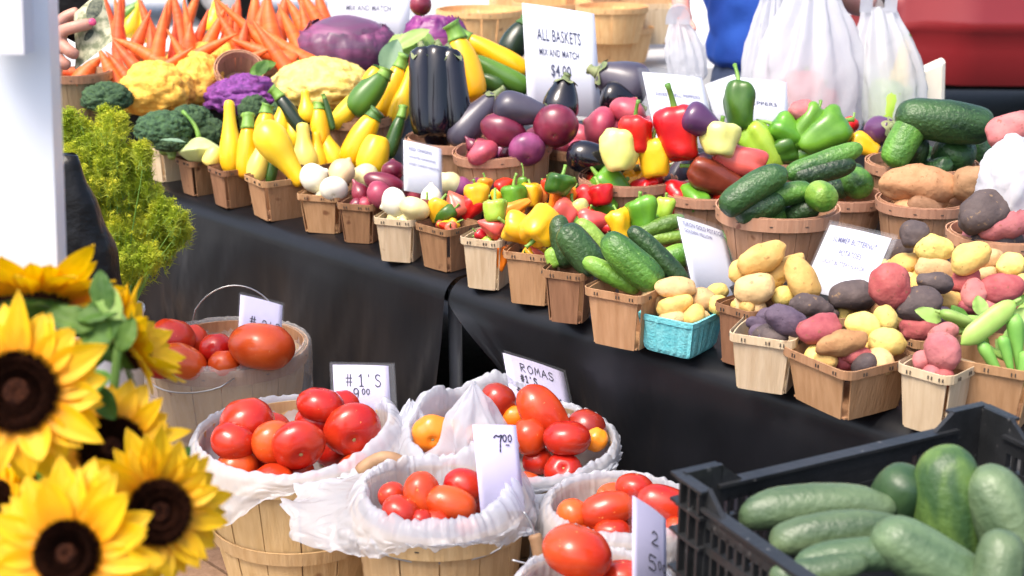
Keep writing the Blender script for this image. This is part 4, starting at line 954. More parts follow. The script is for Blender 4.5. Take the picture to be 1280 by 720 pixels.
group('T16', 'in the front pink basket', '''
pot 1178 438 46 42 110 m=t_rose dz=.4 | tall pink potato against the bean basket
pot 1180 416 36 28 20 m=t_rose dz=.9 | pink potato on top
pot 1154 449 28 22 20 m=t_rose dz=.1 | small pink potato at the left rim''', grp='pink potatoes')
group('T20', 'in the heap by the sweet potatoes', '''
pot 1144 293 36 35 90 m=t_black dz=1.5 | round black potato, uppermost
pot 1124 313 36 28 20 m=t_black dz=.9 | black potato right of the white card
pot 1167 310 46 38 -10 m=t_yellow dz=1.1 | plump bright yellow potato
pot 1129 330 44 29 15 m=t_gold dz=.7 | golden potato below the black ones
pot 1169 337 52 34 -20 m=t_tan dz=.6 | tan potato below the bright yellow one
pot 1135 351 30 22 -15 m=t_tan dz=.3 | small tan potato by the red one
pot 1150 320 34 28 0 m=t_gold dz=0 | golden potato wedged in the centre
pot 1105 335 28 20 0 m=t_gold dz=.2 | golden potato touching the white card
pot 1155 351 36 24 0 m=t_gold dz=.2 | low golden potato above the upper black one''', grp='yellow potatoes in the heap')
group('T21', 'in the red heap', '''
pot 1213 321 54 37 28 m=t_gold dz=1.3 | large smooth golden potato
pot 1207 351 38 32 60 m=t_red dz=.7 | red potato with yellow flesh patch
pot 1262 332 34 30 30 m=t_yellow dz=1 | round yellow potato at the back right
pot 1235 344 32 22 0 m=t_tan dz=.7 | small tan potato above the big red one
pot 1252 361 52 40 10 m=t_red dz=.6 | big dimpled red potato
pot 1218 367 38 32 60 m=t_rose dz=.5 | dusky rose potato
pot 1214 383 34 18 0 m=t_red dz=.1 | red potato just above the pods
pot 1258 386 36 18 10 m=t_red dz=.1 | flat red potato behind the pods
pot 1279 355 26 28 90 m=t_gold dz=.6 | golden potato cut off by the picture edge
pot 1238 325 36 28 0 m=t_tan dz=.2 | tan potato under the round basket
pot 1190 348 30 26 0 m=t_gold dz=.2 | golden potato left of the red one
pot 1240 384 36 26 0 m=t_rose dz=0 | rose potato under the big red one''', grp='red potatoes in the heap')
group('R0', 'in the tall eggplant basket', '''
egt 529 116 108 34 92 dz=2.6 | slim near-black eggplant standing at the left
egt 548 114 114 38 90 dz=2.9 | glossy blue-black eggplant with green cap
egt 568 117 104 34 97 dz=2.5 | eggplant flaring at the right of its pair
egg 592 150 82 40 48 m=egg_grey dz=1 | dull grey-purple eggplant leaning out right
egg 548 165 60 40 -85 st=n dz=.2 | eggplant butt end low in shadow''', grp='eggplants in the round basket')
group('R1', 'in the tipped round basket', '''
tpo 634 164 68 40 -18 m=onion_red dz=.6 | big red onion with its neck to the right
oni 695 156 50 54 80 tilt=-50 m=onion_red dz=.8 | red onion showing its dark root hole
oni 658 186 36 44 100 tilt=-45 m=onion_purple | purple onion at the front rim
oni 603 190 30 40 120 m=onion_pink | pink onion at the left rim
tpo 590 181 26 16 130 m=onion_red | pointed red onion tip at the left
oni 672 176 40 44 90 m=onion_red dz=0 | red onion deep between the bigger ones
oni 630 190 40 46 90 m=onion_red dz=-.3 | red onion at the bottom of the hollow''', grp='large red onions')
group('R9', 'behind the eggplant and peppers', '''
oni 748 158 38 50 160 m=onion_pink dz=.7 | pink onion
oni 729 173 30 38 30 m=onion_pink dz=.2 | low pink onion
oni 762 164 28 42 150 m=onion_pink dz=.5 | bright pink onion under the other
oni 786 139 36 46 60 m=onion_pink dz=1.4 | rosy onion against the card edge
oni 804 160 32 38 60 m=onion_pink dz=.7 | rosy onion below the card edge
oni 712 176 28 28 30 m=onion_purple dz=.1 | small purple onion by the basket rim
oni 770 180 34 40 10 m=onion_pink dz=0 | pink onion in the shade''', grp='pink onions')
group('R10', 'in the pepper and eggplant basket', '''
egg 748 200 78 40 -14 m=egg dz=.5 | shiny black eggplant with its cap right
bel 775 188 50 47 92 m=p_cream dz=1 | cream coloured bell pepper
bel 796 170 44 40 95 m=p_red dz=1.6 st=S | orange-red bell pepper behind the cream one
bel 818 198 46 40 95 m=p_gold dz=.7 st=S | golden bell pepper
bel 838 192 34 30 80 m=p_orange dz=.6 | orange side pepper next to the golden one
bel 847 167 62 58 97 m=p_red dz=1.7 st=S | tall bright red bell pepper
oni 811 178 24 20 90 m=onion_purple dz=1 | small purple and white onion
bel 844 208 22 24 0 m=p_dark_green dz=.2 | dark green pepper end
bel 790 215 40 40 90 m=p_gold dz=-.5 | golden pepper low inside''', grp='bell peppers with an eggplant')
group('R2', 'in the brownish pepper basket', '''
egg 848 216 46 27 68 m=egg_grey st=n | small dull purple eggplant standing up
bel 895 221 66 42 155 m=p_brown dz=.5 | glossy brownish red pepper
bel 923 199 62 38 -20 m=p_pink dz=1 | folded pinkish red pepper
bel 900 174 40 46 85 m=p_cream dz=2 | pale yellow pepper beneath the upright green one
bel 866 240 26 30 0 m=p_cream dz=-.1 | white pepper sliver at the rim
egg 876 152 48 40 -30 m=egg_purple st=n dz=2.5 | round dark purple eggplant behind the red pepper
bel 880 235 40 40 90 m=p_brown dz=-.4 | dark pepper low inside''', grp='brownish peppers')
group('R8', 'in the green pepper heap', '''
bel 925 134 56 40 92 m=p_dark_green dz=3.0 st=S | upright dark green pepper with hooked stem
bel 952 184 64 40 125 m=p_lime dz=.9 | long lime green pepper
bel 982 164 38 38 150 m=p_green dz=1.5 st=S | green pepper with a long stem
bel 1005 160 58 34 50 m=p_green dz=1.6 | green pepper seen edge on
bel 1026 170 66 50 35 m=p_green dz=1.2 | biggest bright green pepper
bel 975 190 40 36 20 m=p_dark_green dz=.4 | dark green pepper low in the middle
min 1060 160 26 20 60 m=p_red dz=1.4 | small red pepper
bel 1080 182 36 26 150 m=p_gold dz=1 | yellow pepper beside the purple flower-shaped eggplant
egg 1102 163 40 36 20 tilt=65 m=egg_purple dz=1.4 | purple eggplant with its pale cap facing us
swe 1003 138 36 26 0 m=t_rose dz=2.4 | reddish root behind the white card
bel 1000 196 40 36 20 m=p_green dz=.2 | green pepper low in front''', grp='green bell peppers')
group('R3', 'in the large cucumber basket', '''
cuc 942 238 92 36 32 m=cuke_dark dz=1 | very dark ridged cucumber at the left
cuc 949 259 64 34 18 m=cuke_dark dz=.3 | dark cucumber with pale blossom end
cuc 983 243 64 28 12 m=cuke dz=.8 | mid green cucumber
cuc 1027 246 36 36 -60 tilt=65 m=cuke_light dz=.7 | light green cucumber end on
cuc 1003 264 44 26 20 tilt=30 m=cuke_dark dz=.1 | dark cucumber end at the front rim
cuc 965 264 36 28 10 m=cuke_dark dz=0 | dark cucumber low at the front rim
cuc 990 262 60 30 -10 m=cuke_dark dz=-.4 | dark cucumber at the bottom''', grp='cucumbers in the large round basket')
group('R4', 'in the basket behind it', '''
cuc 1029 201 100 26 20 m=cuke dz=1.6 | long mid green cucumber on top
cuc 1030 213 78 28 14 m=cuke_dark dz=1.2 | long dark cucumber below the top one
cuc 1072 229 38 36 -60 tilt=65 m=cuke dz=.3 | green cucumber end with pale tip
cuc 1046 236 30 24 0 m=cuke_dark dz=.1 | dark cucumber in the shadow
cuc 1050 220 60 30 10 m=cuke_dark dz=.3 | dark cucumber wedged under the long ones''', grp='cucumbers in the smaller round basket')
group('R6', 'in the rearmost cucumber basket', '''
cuc 1180 151 116 50 172 m=cuke_dark dz=1.6 | huge thick cucumber lying across
cuc 1134 170 86 38 62 m=cuke dz=1 | tall leaning cucumber with pale tip
cuc 1137 188 46 46 80 tilt=40 m=cuke_dark dz=.4 | dark rounded cucumber end
cuc 1192 191 42 50 80 tilt=50 m=cuke_dark dz=.3 | dark fat cucumber end at the right
cuc 1228 188 46 22 110 m=cuke_dark dz=.5 | cucumber beside the white bag''', grp='big cucumbers at the back')
group('R5', 'in the sweet potato basket', '''
swe 1150 231 98 46 175 m=t_sweet dz=.4 | long orange-brown sweet potato
swe 1213 229 44 46 60 m=t_sweet_brown dz=.5 | darker brown sweet potato by the white bag''', grp='sweet potatoes')
group('R7', 'in the basket by the white bag', '''
swe 1229 266 66 50 18 m=t_black dz=.6 | dull dark purple sweet potato
swe 1264 277 86 42 25 m=t_rose dz=.5 | long dusky red sweet potato
swe 1245 300 60 40 0 m=t_black dz=-.3 | dark sweet potato underneath''', grp='sweet potatoes')
item('pot', 1262, 163, 62, 40, 25, 'dusky red potato in front of the red vehicle', z=1.03, m='t_rose')
group('R11', 'in the zucchini basket', '''
yzu 440 131 74 24 48 m=yellow st=d dz=.8 | slanting yellow squash at the left
yzu 459 119 60 34 52 m=zuke_green dz=1 | fat green zucchini
yzu 487 114 62 25 68 m=yellow_deep dz=1 st=S | yellow squash with green stem
ysq 504 120 78 26 72 st=n m=yellow dz=.8 | pale tall yellow squash beside the eggplants
yzu 466 96 24 22 60 m=yellow_deep st=d dz=2 | squash with dark stem under the cabbage leaf
zuc 480 137 44 20 60 m=zuke dz=.2 | dark zucchini between the yellow ones''', grp='zucchini and yellow squash')
for o_ in [o for o in bpy.data.objects if o.name.startswith('eggplant') and o.get('label', '').endswith('in the tall eggplant basket') and o.dimensions.z > .2]:
    L_e = max(v.co.z for v in o_.data.vertices); D_e = o_.dimensions.x
    star(o_, L_e + .001, .040, .04, 'calyx', 5); stem(o_, L_e, .012, .008, 'calyx', .4)
# squash and zucchini heaped behind the eggplants
for a in (('yzu', 583, 88, 78, 36, 106, 'upright yellow squash with a ridged stem right of the eggplants', 'yellow_deep', 1.06, 'S'),
          ('yzu', 623, 70, 84, 26, 151, 'yellow squash slanting behind the green zucchini', 'yellow_deep', 1.08, 'S'),
          ('zuc', 628, 93, 76, 26, 152, 'green zucchini slanting down to the baskets sign', 'zuke_green', 1.04, 'n'),
          ('zuc', 615, 103, 34, 24, 160, 'short dark zucchini with a pale stem end', 'zuke', 1.02, 'S'),
          ('zuc', 644, 52, 44, 34, 60, 'dark zucchini behind the left edge of the baskets sign', 'zuke_black', 1.10, 'd')):
    item(a[0], *a[1:6], a[6], m=a[7], z=a[8], st=a[9], grp='squash heaped behind the eggplants')
for a in ((652, 137, 68, 40, -12, 'dull eggplant with a straw coloured cap below the sign', 'egg_grey', 1.02, 0), (703, 124, 48, 44, 80, 'short round eggplant covering the foot of the sign', 'egg', 1.03, 0),
          (778, 102, 66, 56, 160, 'big dull black eggplant right of the baskets sign', 'egg_grey', 1.02, 0), (775, 125, 50, 40, -20, 'dark eggplant below the big dull one', 'egg', .99, 0),
          (757, 104, 40, 34, 150, 'small eggplant with pale cap touching the sign', 'egg', 1.0, 0)):
    item('egg', *a[:5], a[5], m=a[6], z=a[7], grp='loose eggplants beside the sign')
# carrots, standing tip up: (x, y, length, thickness, direction of the thick end)
CR = '''135 10 44 12 -75 | carrot tip above the banknote
146 34 66 15 -85 | carrot right of the banknote
153 40 84 17 -88 | tall carrot with its tip cut off by the picture top
176 44 60 17 -112 | carrot leaning right beside the yellow squash in the distance
188 58 44 15 -90 | short carrot between two leaning ones
200 54 92 19 -100 | long tapering carrot with a hair-thin tip
221 28 84 17 -80 | fat carrot left of a bright gap
217 56 54 14 -92 | pointed carrot below the fat one
238 34 74 13 -78 | thin carrot curving right
236 52 42 18 -95 | stubby pointed carrot above the cauliflower
243 6 50 12 -110 | carrot leaning right at the picture top
252 36 46 12 -110 | thin short carrot by the dark zucchini
138 88 58 20 -62 | thick carrot lying over the small basket rim
163 74 66 17 -48 | carrot lying to the right above the cauliflower
150 90 54 16 -55 | carrot squeezed between two lying ones
115 86 38 20 -130 | carrot just under the banknote
92 91 30 16 180 | carrot low behind the fingers
268 40 66 17 -115 | carrot leaning right above the tipped basket
283 38 60 15 -105 | carrot behind the long crossing one
318 42 126 17 -42 | longest carrot crossing diagonally
352 52 70 17 -35 | carrot under the crossing one
316 14 54 18 -95 | upright carrot at the picture top
330 22 60 15 -100 | carrot right of the upright one
342 28 76 24 -80 | thickest carrot in the big basket
363 38 66 18 -65 | carrot sloping towards the cabbage
371 22 52 17 -62 | dull brownish carrot left of the cabbage top
390 14 56 18 -60 | carrot left of the upper sign
402 10 50 17 -75 | carrot touching the upper sign
378 6 46 15 -60 | small carrot above the brownish one
303 52 46 18 -100 | carrot shadowed behind the tipped basket
296 20 52 14 -95 | slim carrot left of the upright one
170 66 70 17 -30 | carrot lying low across the standing ones at the left
205 80 74 18 -150 | carrot lying behind the cauliflower pointing left
228 70 66 16 -60 | carrot leaning left behind the small cauliflower lobe
183 24 60 14 -70 | thin carrot between the far yellow squash and the tall carrot
210 12 50 13 -105 | carrot tip beside the hair-thin one
150 12 50 13 -100 | carrot tip right of the banknote at the picture top
262 62 70 16 -150 | carrot lying just left of the tipped basket
290 48 74 17 -60 | carrot leaning left above the tipped basket
322 60 70 17 -20 | carrot lying over the tipped basket rim
340 60 80 18 -55 | carrot between the crossing one and the cabbage
355 14 64 17 -100 | carrot upright behind the sloping ones
384 34 60 18 -75 | carrot touching the cabbage leaf edge
310 70 60 16 -160 | carrot lying flat at the back of the tipped basket
276 14 56 14 -70 | carrot slanting at the top above the long crossing one'''
for i, ln in enumerate(CR.split('\n')):
    s_, lab = ln.split('|'); a = [float(v) for v in s_.split()]
    zz = 1.13 - (a[1] - 10) * .0012
    item('car', a[0] - .1 * a[2] * math.cos(R_(a[4] + 180)), a[1] + .1 * a[2] * math.sin(R_(a[4] + 180)), a[2] * 1.3, a[3] * 1.22, a[4], lab.strip(), z=zz, b=random.Random(i).uniform(-.05, .05), grp='carrots heaped at the back left', dz=0)
# pods, okra and leaves in the bean basket
group('T17', 'in the pod basket', '''
pod 1235 404 84 27 38 dz=1.5 | plump pea pod on top
pod 1196 398 46 24 160 m=leaf_pale dz=1.2 | short broad pod at the left
pod 1222 402 50 16 175 dz=1 | pod lying flat behind the plump one
pod 1258 428 40 16 70 dz=.7 | curled pod below the plump one
okr 1248 466 84 15 120 dz=-1 t=2.28 | long okra hanging outside the front rim
okr 1262 455 70 14 105 dz=-.5 t=2.27 | okra hanging next to the longest one
okr 1272 440 90 20 95 dz=.4 t=2.28 | thick green okra standing at the picture edge
okr 1278 470 60 16 80 dz=.1 t=2.26 | okra tip at the picture edge
pod 1243 440 38 14 -30 dz=.3 | small pod at the rim
pod 1212 412 40 16 10 dz=.4 | pod tucked behind the rim
pod 1270 398 40 16 60 dz=1.2 | pod pointing up at the picture edge
egg 1264 431 24 8 175 m=egg_purple st=n dz=.8 | tiny purple bean''', grp='pods and okra')
# cucumbers in the black crate
group(None, 'in the black crate', '''
cuc 1020 640 190 50 3 m=cuke_pale b=-.05 | long dusty cucumber along the far side
cuc 1050 672 170 46 5 m=cuke_pale b=-.06 | second dusty cucumber below the long one
cuc 1070 702 150 42 5 m=cuke_pale b=-.05 | third dusty cucumber lower down
cuc 1023 712 120 36 10 m=cuke_pale | lowest cucumber at the picture bottom
cuc 1120 626 98 66 75 tilt=35 m=cuke_deep | dark cucumber with pale blossom tip facing us
cuc 1187 638 162 82 96 m=cuke_mottled tilt=10 | biggest upright mottled cucumber
cuc 1256 655 150 76 112 m=cuke_pale | fat cucumber at the right
cuc 1168 706 170 72 148 m=cuke_pale | pale cucumber leaning at the front
cuc 1236 612 60 34 150 m=cuke_deep | dark cucumber end behind the fat one
cuc 1245 722 120 60 80 m=cuke_pale | dusty cucumber deep in the corner''', z=.875, dz=0, grp='cucumbers in the crate')
# tomatoes of the second layer, seen between the upper ones
def under(bkey, phrase, n, D, material, dz=-.035, kind='tom', k=.62, seed=1):
    rnd = random.Random(seed); b = BK[bkey]; c = b['c']; proto = None
    pts = []
    for i in range(n):
        a = 2 * math.pi * i / n + rnd.uniform(-.3, .3); r = b['R'] * (k if i % 3 else k * .45); pts.append((c.x + r * math.cos(a), c.y + r * math.sin(a), b['z'] + dz + rnd.uniform(-.01, .01)))
    for i, p in enumerate(pts):
        if proto is None:
            proto = body('tomato', D * .85, D, 'tomato', material, 5, .05, 0, .05, seg=24, rings=18); mb = MB(); mb.add([(.0018 * math.cos(q), .0018 * math.sin(q), .455 * D * .85) for q in [j * .785 for j in range(8)]] + [(0, 0, .388 * D)], [(j, (j + 1) % 8, 8) for j in range(8)]); mb.build('scar', 'scar', proto); o = proto
        else:
            o = proto.copy(); C.objects.link(o)
            for ch in proto.children: q = ch.copy(); C.objects.link(q); q.parent = o
        o.location = p; o.rotation_euler = (rnd.uniform(-1, 1), rnd.uniform(-1, 1), rnd.uniform(0, 6)); s_ = rnd.uniform(.88, 1.1); o.scale = (s_, s_, s_)
        o['label'] = 'tomato of the lower layer ' + phrase; o['category'] = 'tomato'; o['group'] = 'lower layer tomatoes ' + phrase
under('B1', 'in the clear-wrapped back bushel', 9, .072, 'tomato', seed=1)
under('B2', 'in the 9.00 bushel', 12, .074, 'tomato', seed=2, k=.68)
under('B3', 'in the romas bushel', 9, .064, 'tomato', seed=3)
under('B4', 'in the 7.00 basket', 8, .05, 'tomato', seed=4, dz=-.02, k=.55)
under('B5', 'in the basket beside the crate', 8, .052, 'tomato', seed=5, dz=-.02, k=.6)
under('B6', 'at the bottom edge', 7, .06, 'tomato', seed=6, dz=-.02, k=.6)
# the produce lower down in each basket, glimpsed between the pieces on top
def fill(bkey, phrase, n, kind, L, D, mats, dz=-.012, k=.6, seed=1):
    rnd = random.Random(seed * 7 + 3); b = BK[bkey]; c = b['c']; name, cat, prof, dm = KIND[kind]; protos = {}
    if b['w'] < .115: k = min(k, .36); L *= .8; D *= .85; dz -= .004
    for i in range(n):
        m_ = mats[i % len(mats)]; a = 2 * math.pi * (i + rnd.uniform(-.3, .3)) / n; r = b['w'] / 2 * k * (1 if i % 3 else .35)
        p = Vector((c.x + r * math.cos(a), c.y + r * math.sin(a), b['z'] + dz + rnd.uniform(-.006, .006)))
        if m_ not in protos:
            o = body(name, L, D, prof, m_, {'bel': 4, 'min': 3}.get(kind, 0), .25 if kind in ('bel', 'min') else 0, 0, .16, seg=22, rings=16); protos[m_] = o
            if kind in ('bel', 'min'): stem(o, .4 * L, .4 * L, .06 * D, 'stem', .3)
        else:
            o = protos[m_].copy(); C.objects.link(o)
            for ch in protos[m_].children: q = ch.copy(); C.objects.link(q); q.parent = o
        o.location = p; o.rotation_euler = (rnd.uniform(.6, 2.2), rnd.uniform(-.8, .8), rnd.uniform(0, 6)); s_ = rnd.uniform(.8, 1.15); o.scale = (s_, s_, s_)
        o['label'] = 'lower %s %s' % (cat, phrase); o['category'] = cat; o['group'] = 'lower %s %s' % (cat, phrase)
PT = ['t_gold', 't_red', 't_black', 't_tan', 't_yellow']
for i, (k_, ph, n, kd, L, D, ms, dz, kk) in enumerate((
    ('T12', 'glimpsed in the turquoise box', 6, 'pot', .05, .036, ['t_tan', 't_gold'], -.006, .6), ('T13', 'glimpsed in the fingerling basket', 6, 'pot', .06, .042, ['t_gold', 't_tan'], -.004, .6),
    ('T14', 'glimpsed in the purple potato basket', 6, 'pot', .055, .042, ['t_purple', 't_black'], -.012, .6), ('T15', 'glimpsed in the corner-on basket', 9, 'pot', .055, .045, PT, -.014, .68),
    ('T16', 'glimpsed in the pink potato basket', 6, 'pot', .05, .04, ['t_rose', 't_red'], -.010, .6), ('T18', 'glimpsed in the dark potato basket', 6, 'pot', .055, .042, PT, .0, .7),
    ('T19', 'glimpsed behind the corner-on basket', 8, 'pot', .055, .042, PT, .004, .7), ('T20', 'glimpsed in the yellow potato heap', 11, 'pot', .058, .045, ['t_gold', 't_yellow', 't_tan', 't_black'], .004, .85),
    ('T21', 'glimpsed in the red potato heap', 11, 'pot', .058, .045, ['t_red', 't_gold', 't_rose'], .006, .85), ('T7', 'glimpsed in the yellow pepper basket', 6, 'min', .045, .032, ['p_gold', 'p_red', 'p_brick'], -.004, .6),
    ('T8', 'glimpsed in the whitish pepper basket', 7, 'min', .045, .032, ['p_orange', 'p_crimson', 'p_lime'], -.002, .6), ('T9', 'glimpsed under the yellow pepper', 6, 'min', .045, .036, ['p_gold', 'p_pink'], -.006, .6),
    ('T24', 'glimpsed in the mixed pepper basket', 9, 'min', .05, .036, ['p_pink', 'p_orange', 'p_green', 'p_red', 'p_gold'], .01, .8), ('T25', 'glimpsed in the hot pepper basket', 9, 'min', .045, .034, ['p_red', 'p_gold', 'p_green', 'p_orange'], .008, .8),
    ('T23', 'glimpsed in the green pepper basket', 6, 'bel', .05, .045, ['p_green', 'p_lime'], .0, .6), ('T26', 'glimpsed by the purple onions', 6, 'oni', .05, .045, ['onion_purple', 'onion_red'], -.002, .6),
    ('T4', 'glimpsed under the white onions', 5, 'oni', .05, .048, ['onion_white', 'onion_cream'], -.012, .6), ('T5', 'glimpsed under the torpedo onions', 6, 'oni', .05, .042, ['onion_red', 'onion_pink'], -.008, .6),
    ('T6', 'glimpsed in the pale onion basket', 5, 'oni', .05, .046, ['onion_cream', 'onion_white'], -.012, .6), ('R9', 'glimpsed under the pink onions', 9, 'oni', .075, .065, ['onion_pink', 'onion_red'], -.01, .7),
    ('R1', 'glimpsed under the big red onions', 8, 'oni', .075, .065, ['onion_red', 'onion_purple'], -.02, .65), ('R10', 'glimpsed under the bell peppers', 8, 'bel', .08, .07, ['p_gold', 'p_red', 'p_green'], -.015, .65),
    ('R2', 'glimpsed under the brownish pepper', 8, 'bel', .08, .07, ['p_brown', 'p_red', 'p_green'], -.012, .65), ('R6', 'glimpsed under the huge cucumbers', 7, 'cuc', .13, .055, ['cuke_dark'], -.01, .55),
    ('R3', 'glimpsed under the dark cucumbers', 7, 'cuc', .12, .05, ['cuke_dark', 'cuke'], -.02, .55), ('R5', 'glimpsed under the sweet potatoes', 7, 'swe', .1, .06, ['t_sweet', 't_sweet_brown'], -.012, .55),
    ('R7', 'glimpsed beside the white bag', 7, 'swe', .1, .06, ['t_rose', 't_black'], -.012, .55))):
    fill(k_, ph, n, kd, L, D, ms, dz, kk, i)
random.seed(11)
# ------------------------------------------------------------------ heads: cauliflower, broccoli, cabbage
def curd(name, cat, px, py, W, H, z, material, label, cells=5.5, amp=.13, squash=1.0, grp=None, leaves=0, fine=.04, tilt=25):
    t = tz(py, z); w = W * t / F; h = H * t / F; mb = MB(); n, m = 96, 52; vs = []; SEED[0] += 1; sd_ = SEED[0] * 3.1
    for j in range(m + 1):
        th = math.pi * j / m
        for i in range(n):
            a = 2 * math.pi * i / n; d = Vector((math.sin(th) * math.cos(a), math.sin(th) * math.sin(a), math.cos(th)))
            q = d * cells * .5 + Vector((sd_, 1, 2)); dd = noise.voronoi(q)[0][0]; d2 = noise.voronoi(q * 2.9)[0][0]; d3 = noise.voronoi(q * 7)[0][0]
            r = 1 + amp * 1.2 * (math.sqrt(max(0, 1 - (dd / .8) ** 2)) - .6) + amp * .55 * (math.sqrt(max(0, 1 - (d2 / .8) ** 2)) - .6) + fine * (.5 - d3) + .07 * noise.noise(d * 2 + Vector((sd_, 0, 0)))
            if d.z < -.3: r *= 1 - .35 * (-d.z - .3)
            vs.append((d.x * w / 2 * r, d.y * w / 2 * r, d.z * h * .56 * r))
    fs = [(j * n + i, j * n + (i + 1) % n, (j + 1) * n + (i + 1) % n, (j + 1) * n + i) for j in range(m) for i in range(n)]
    mb.add(vs, fs); o = empty(name, at(px, py, t)); tag(o, label, cat, grp)
    mb.build('florets', material, o)
    mb = MB(); mb.tube([(0, 0, -h * .4), (0, .01, -h * .6), (0, 0, -h * .75)], [w * .16, w * .12, w * .11], 10); mb.build('stalk', 'leaf_pale', o)
    return o, t, w, h
def leafmesh(L, W, bend=.3, fold=.25, ruff=0, seed=0, nx=8, ny=14, tip=1.0, heart=0):
    vs = []
    for j in range(ny + 1):
        u = j / ny; wd = W / 2 * (math.sin(math.pi * min(1, u ** (.75 if heart else .9)) ) ** (.7 / tip) if 0 < u < 1 else .02)
        for i in range(nx + 1):
            s_ = -1 + 2 * i / nx; x = s_ * wd; z = abs(s_) * wd * fold - bend * L * u * u + ruff * L * noise.noise(Vector((s_ * 2.5, u * 6, seed))) * abs(s_) + .1 * ruff * L * math.sin(u * 40 + s_) * abs(s_) ** 3
            vs.append((x, u * L, z))
    q = nx + 1
    return vs, [(j * q + i, j * q + i + 1, (j + 1) * q + i + 1, (j + 1) * q + i) for j in range(ny) for i in range(nx)]
def leafat(name, px, py, t, Lp, Wp, ang, facing, material, parent=None, bend=.25, fold=.25, ruff=.03, heart=0, loc=None, smooth=True, lab=None, cat='leaf'):
    """ leaf whose base sits at px,py and that runs in direction ang in the image; facing = its normal tilt towards us """
    L = Lp * t / F; W = Wp * t / F; mb = MB(); mb.add(*leafmesh(L, W, bend, fold, ruff, px, heart=heart)); o = mb.build(name, material)
    a = R_(ang); Y = math.cos(a) * RT + math.sin(a) * UP; T = -FW; Z = (math.cos(R_(facing)) * T + math.sin(R_(facing)) * UP); Z = (Z - Y * Z.dot(Y)).normalized(); X = Y.cross(Z)
    m = Matrix((X, Y, Z)).transposed().to_4x4(); m.translation = at(px, py, t); 
    if parent is not None:
        bpy.context.view_layer.update(); o.parent = parent; o.matrix_parent_inverse = parent.matrix_world.inverted()
    o.matrix_world = m
    if lab: tag(o, lab, cat)
    return o
GC = 'cauliflowers'
curd('cauliflower', 'cauliflower', 193, 116, 94, 66, .98, 'cauli', 'orange cauliflower head nearest the dill', 6, grp=GC)
curd('cauliflower', 'cauliflower', 243, 106, 78, 70, .985, 'cauli', 'orange cauliflower head in the middle left of the purple one', 6, grp=GC)
curd('cauliflower', 'cauliflower', 265, 86, 92, 56, 1.0, 'cauli', 'orange cauliflower head at the back below the carrots', 6, grp=GC)
curd('cauliflower', 'cauliflower', 222, 90, 50, 40, 1.0, 'cauli', 'small orange cauliflower lobe under the standing carrots', 5, grp=GC)
curd('cauliflower', 'cauliflower', 402, 110, 122, 66, .985, 'cauli_pale', 'broad pale yellow cauliflower in front of the red cabbage', 9, amp=.09, grp=GC, fine=.06)
curd('cauliflower', 'cauliflower', 308, 122, 100, 48, .96, 'cauli_purple', 'purple cauliflower with tight dark florets', 8, amp=.14, grp=GC, fine=.06)
GB = 'broccoli heads'
for i, (x, y, w_, h_, z_, lab) in enumerate(((134, 124, 60, 36, .985, 'dark broccoli crown left of the orange cauliflower'), (204, 162, 68, 40, .93, 'broad broccoli crown right above the dill'),
        (238, 152, 54, 36, .935, 'broccoli crown beside the pattypan squash'), (262, 168, 44, 36, .90, 'broccoli crown behind the upright squash'), (318, 139, 40, 34, .94, 'broccoli floret under the purple cauliflower'),
        (350, 141, 26, 26, .93, 'small broccoli piece at the right of the purple cauliflower'), (270, 107, 34, 26, .98, 'bluish broccoli leaf cluster between orange and purple cauliflower'), (213, 178, 44, 26, .90, 'low broccoli piece in the pale basket'))):
    curd('broccoli', 'broccoli', x, y, w_, h_, z_, 'broc', lab, 7, amp=.16, grp=GB, fine=.09)
leafat('broccoli_leaf', 232, 178, 3.72, 34, 6, 165, 40, 'leaf_blue', lab='thin bluish broccoli stalk lying on the pale basket rim')
leafat('green_leaf', 312, 92, 4.1, 36, 18, 25, 20, 'leaf', bend=.1, lab='loose green leaf below the tipped wooden basket')
leafat('green_leaf', 322, 95, 4.08, 24, 16, 60, 20, 'leaf', bend=.1, lab='smaller loose green leaf by the yellow cauliflower')
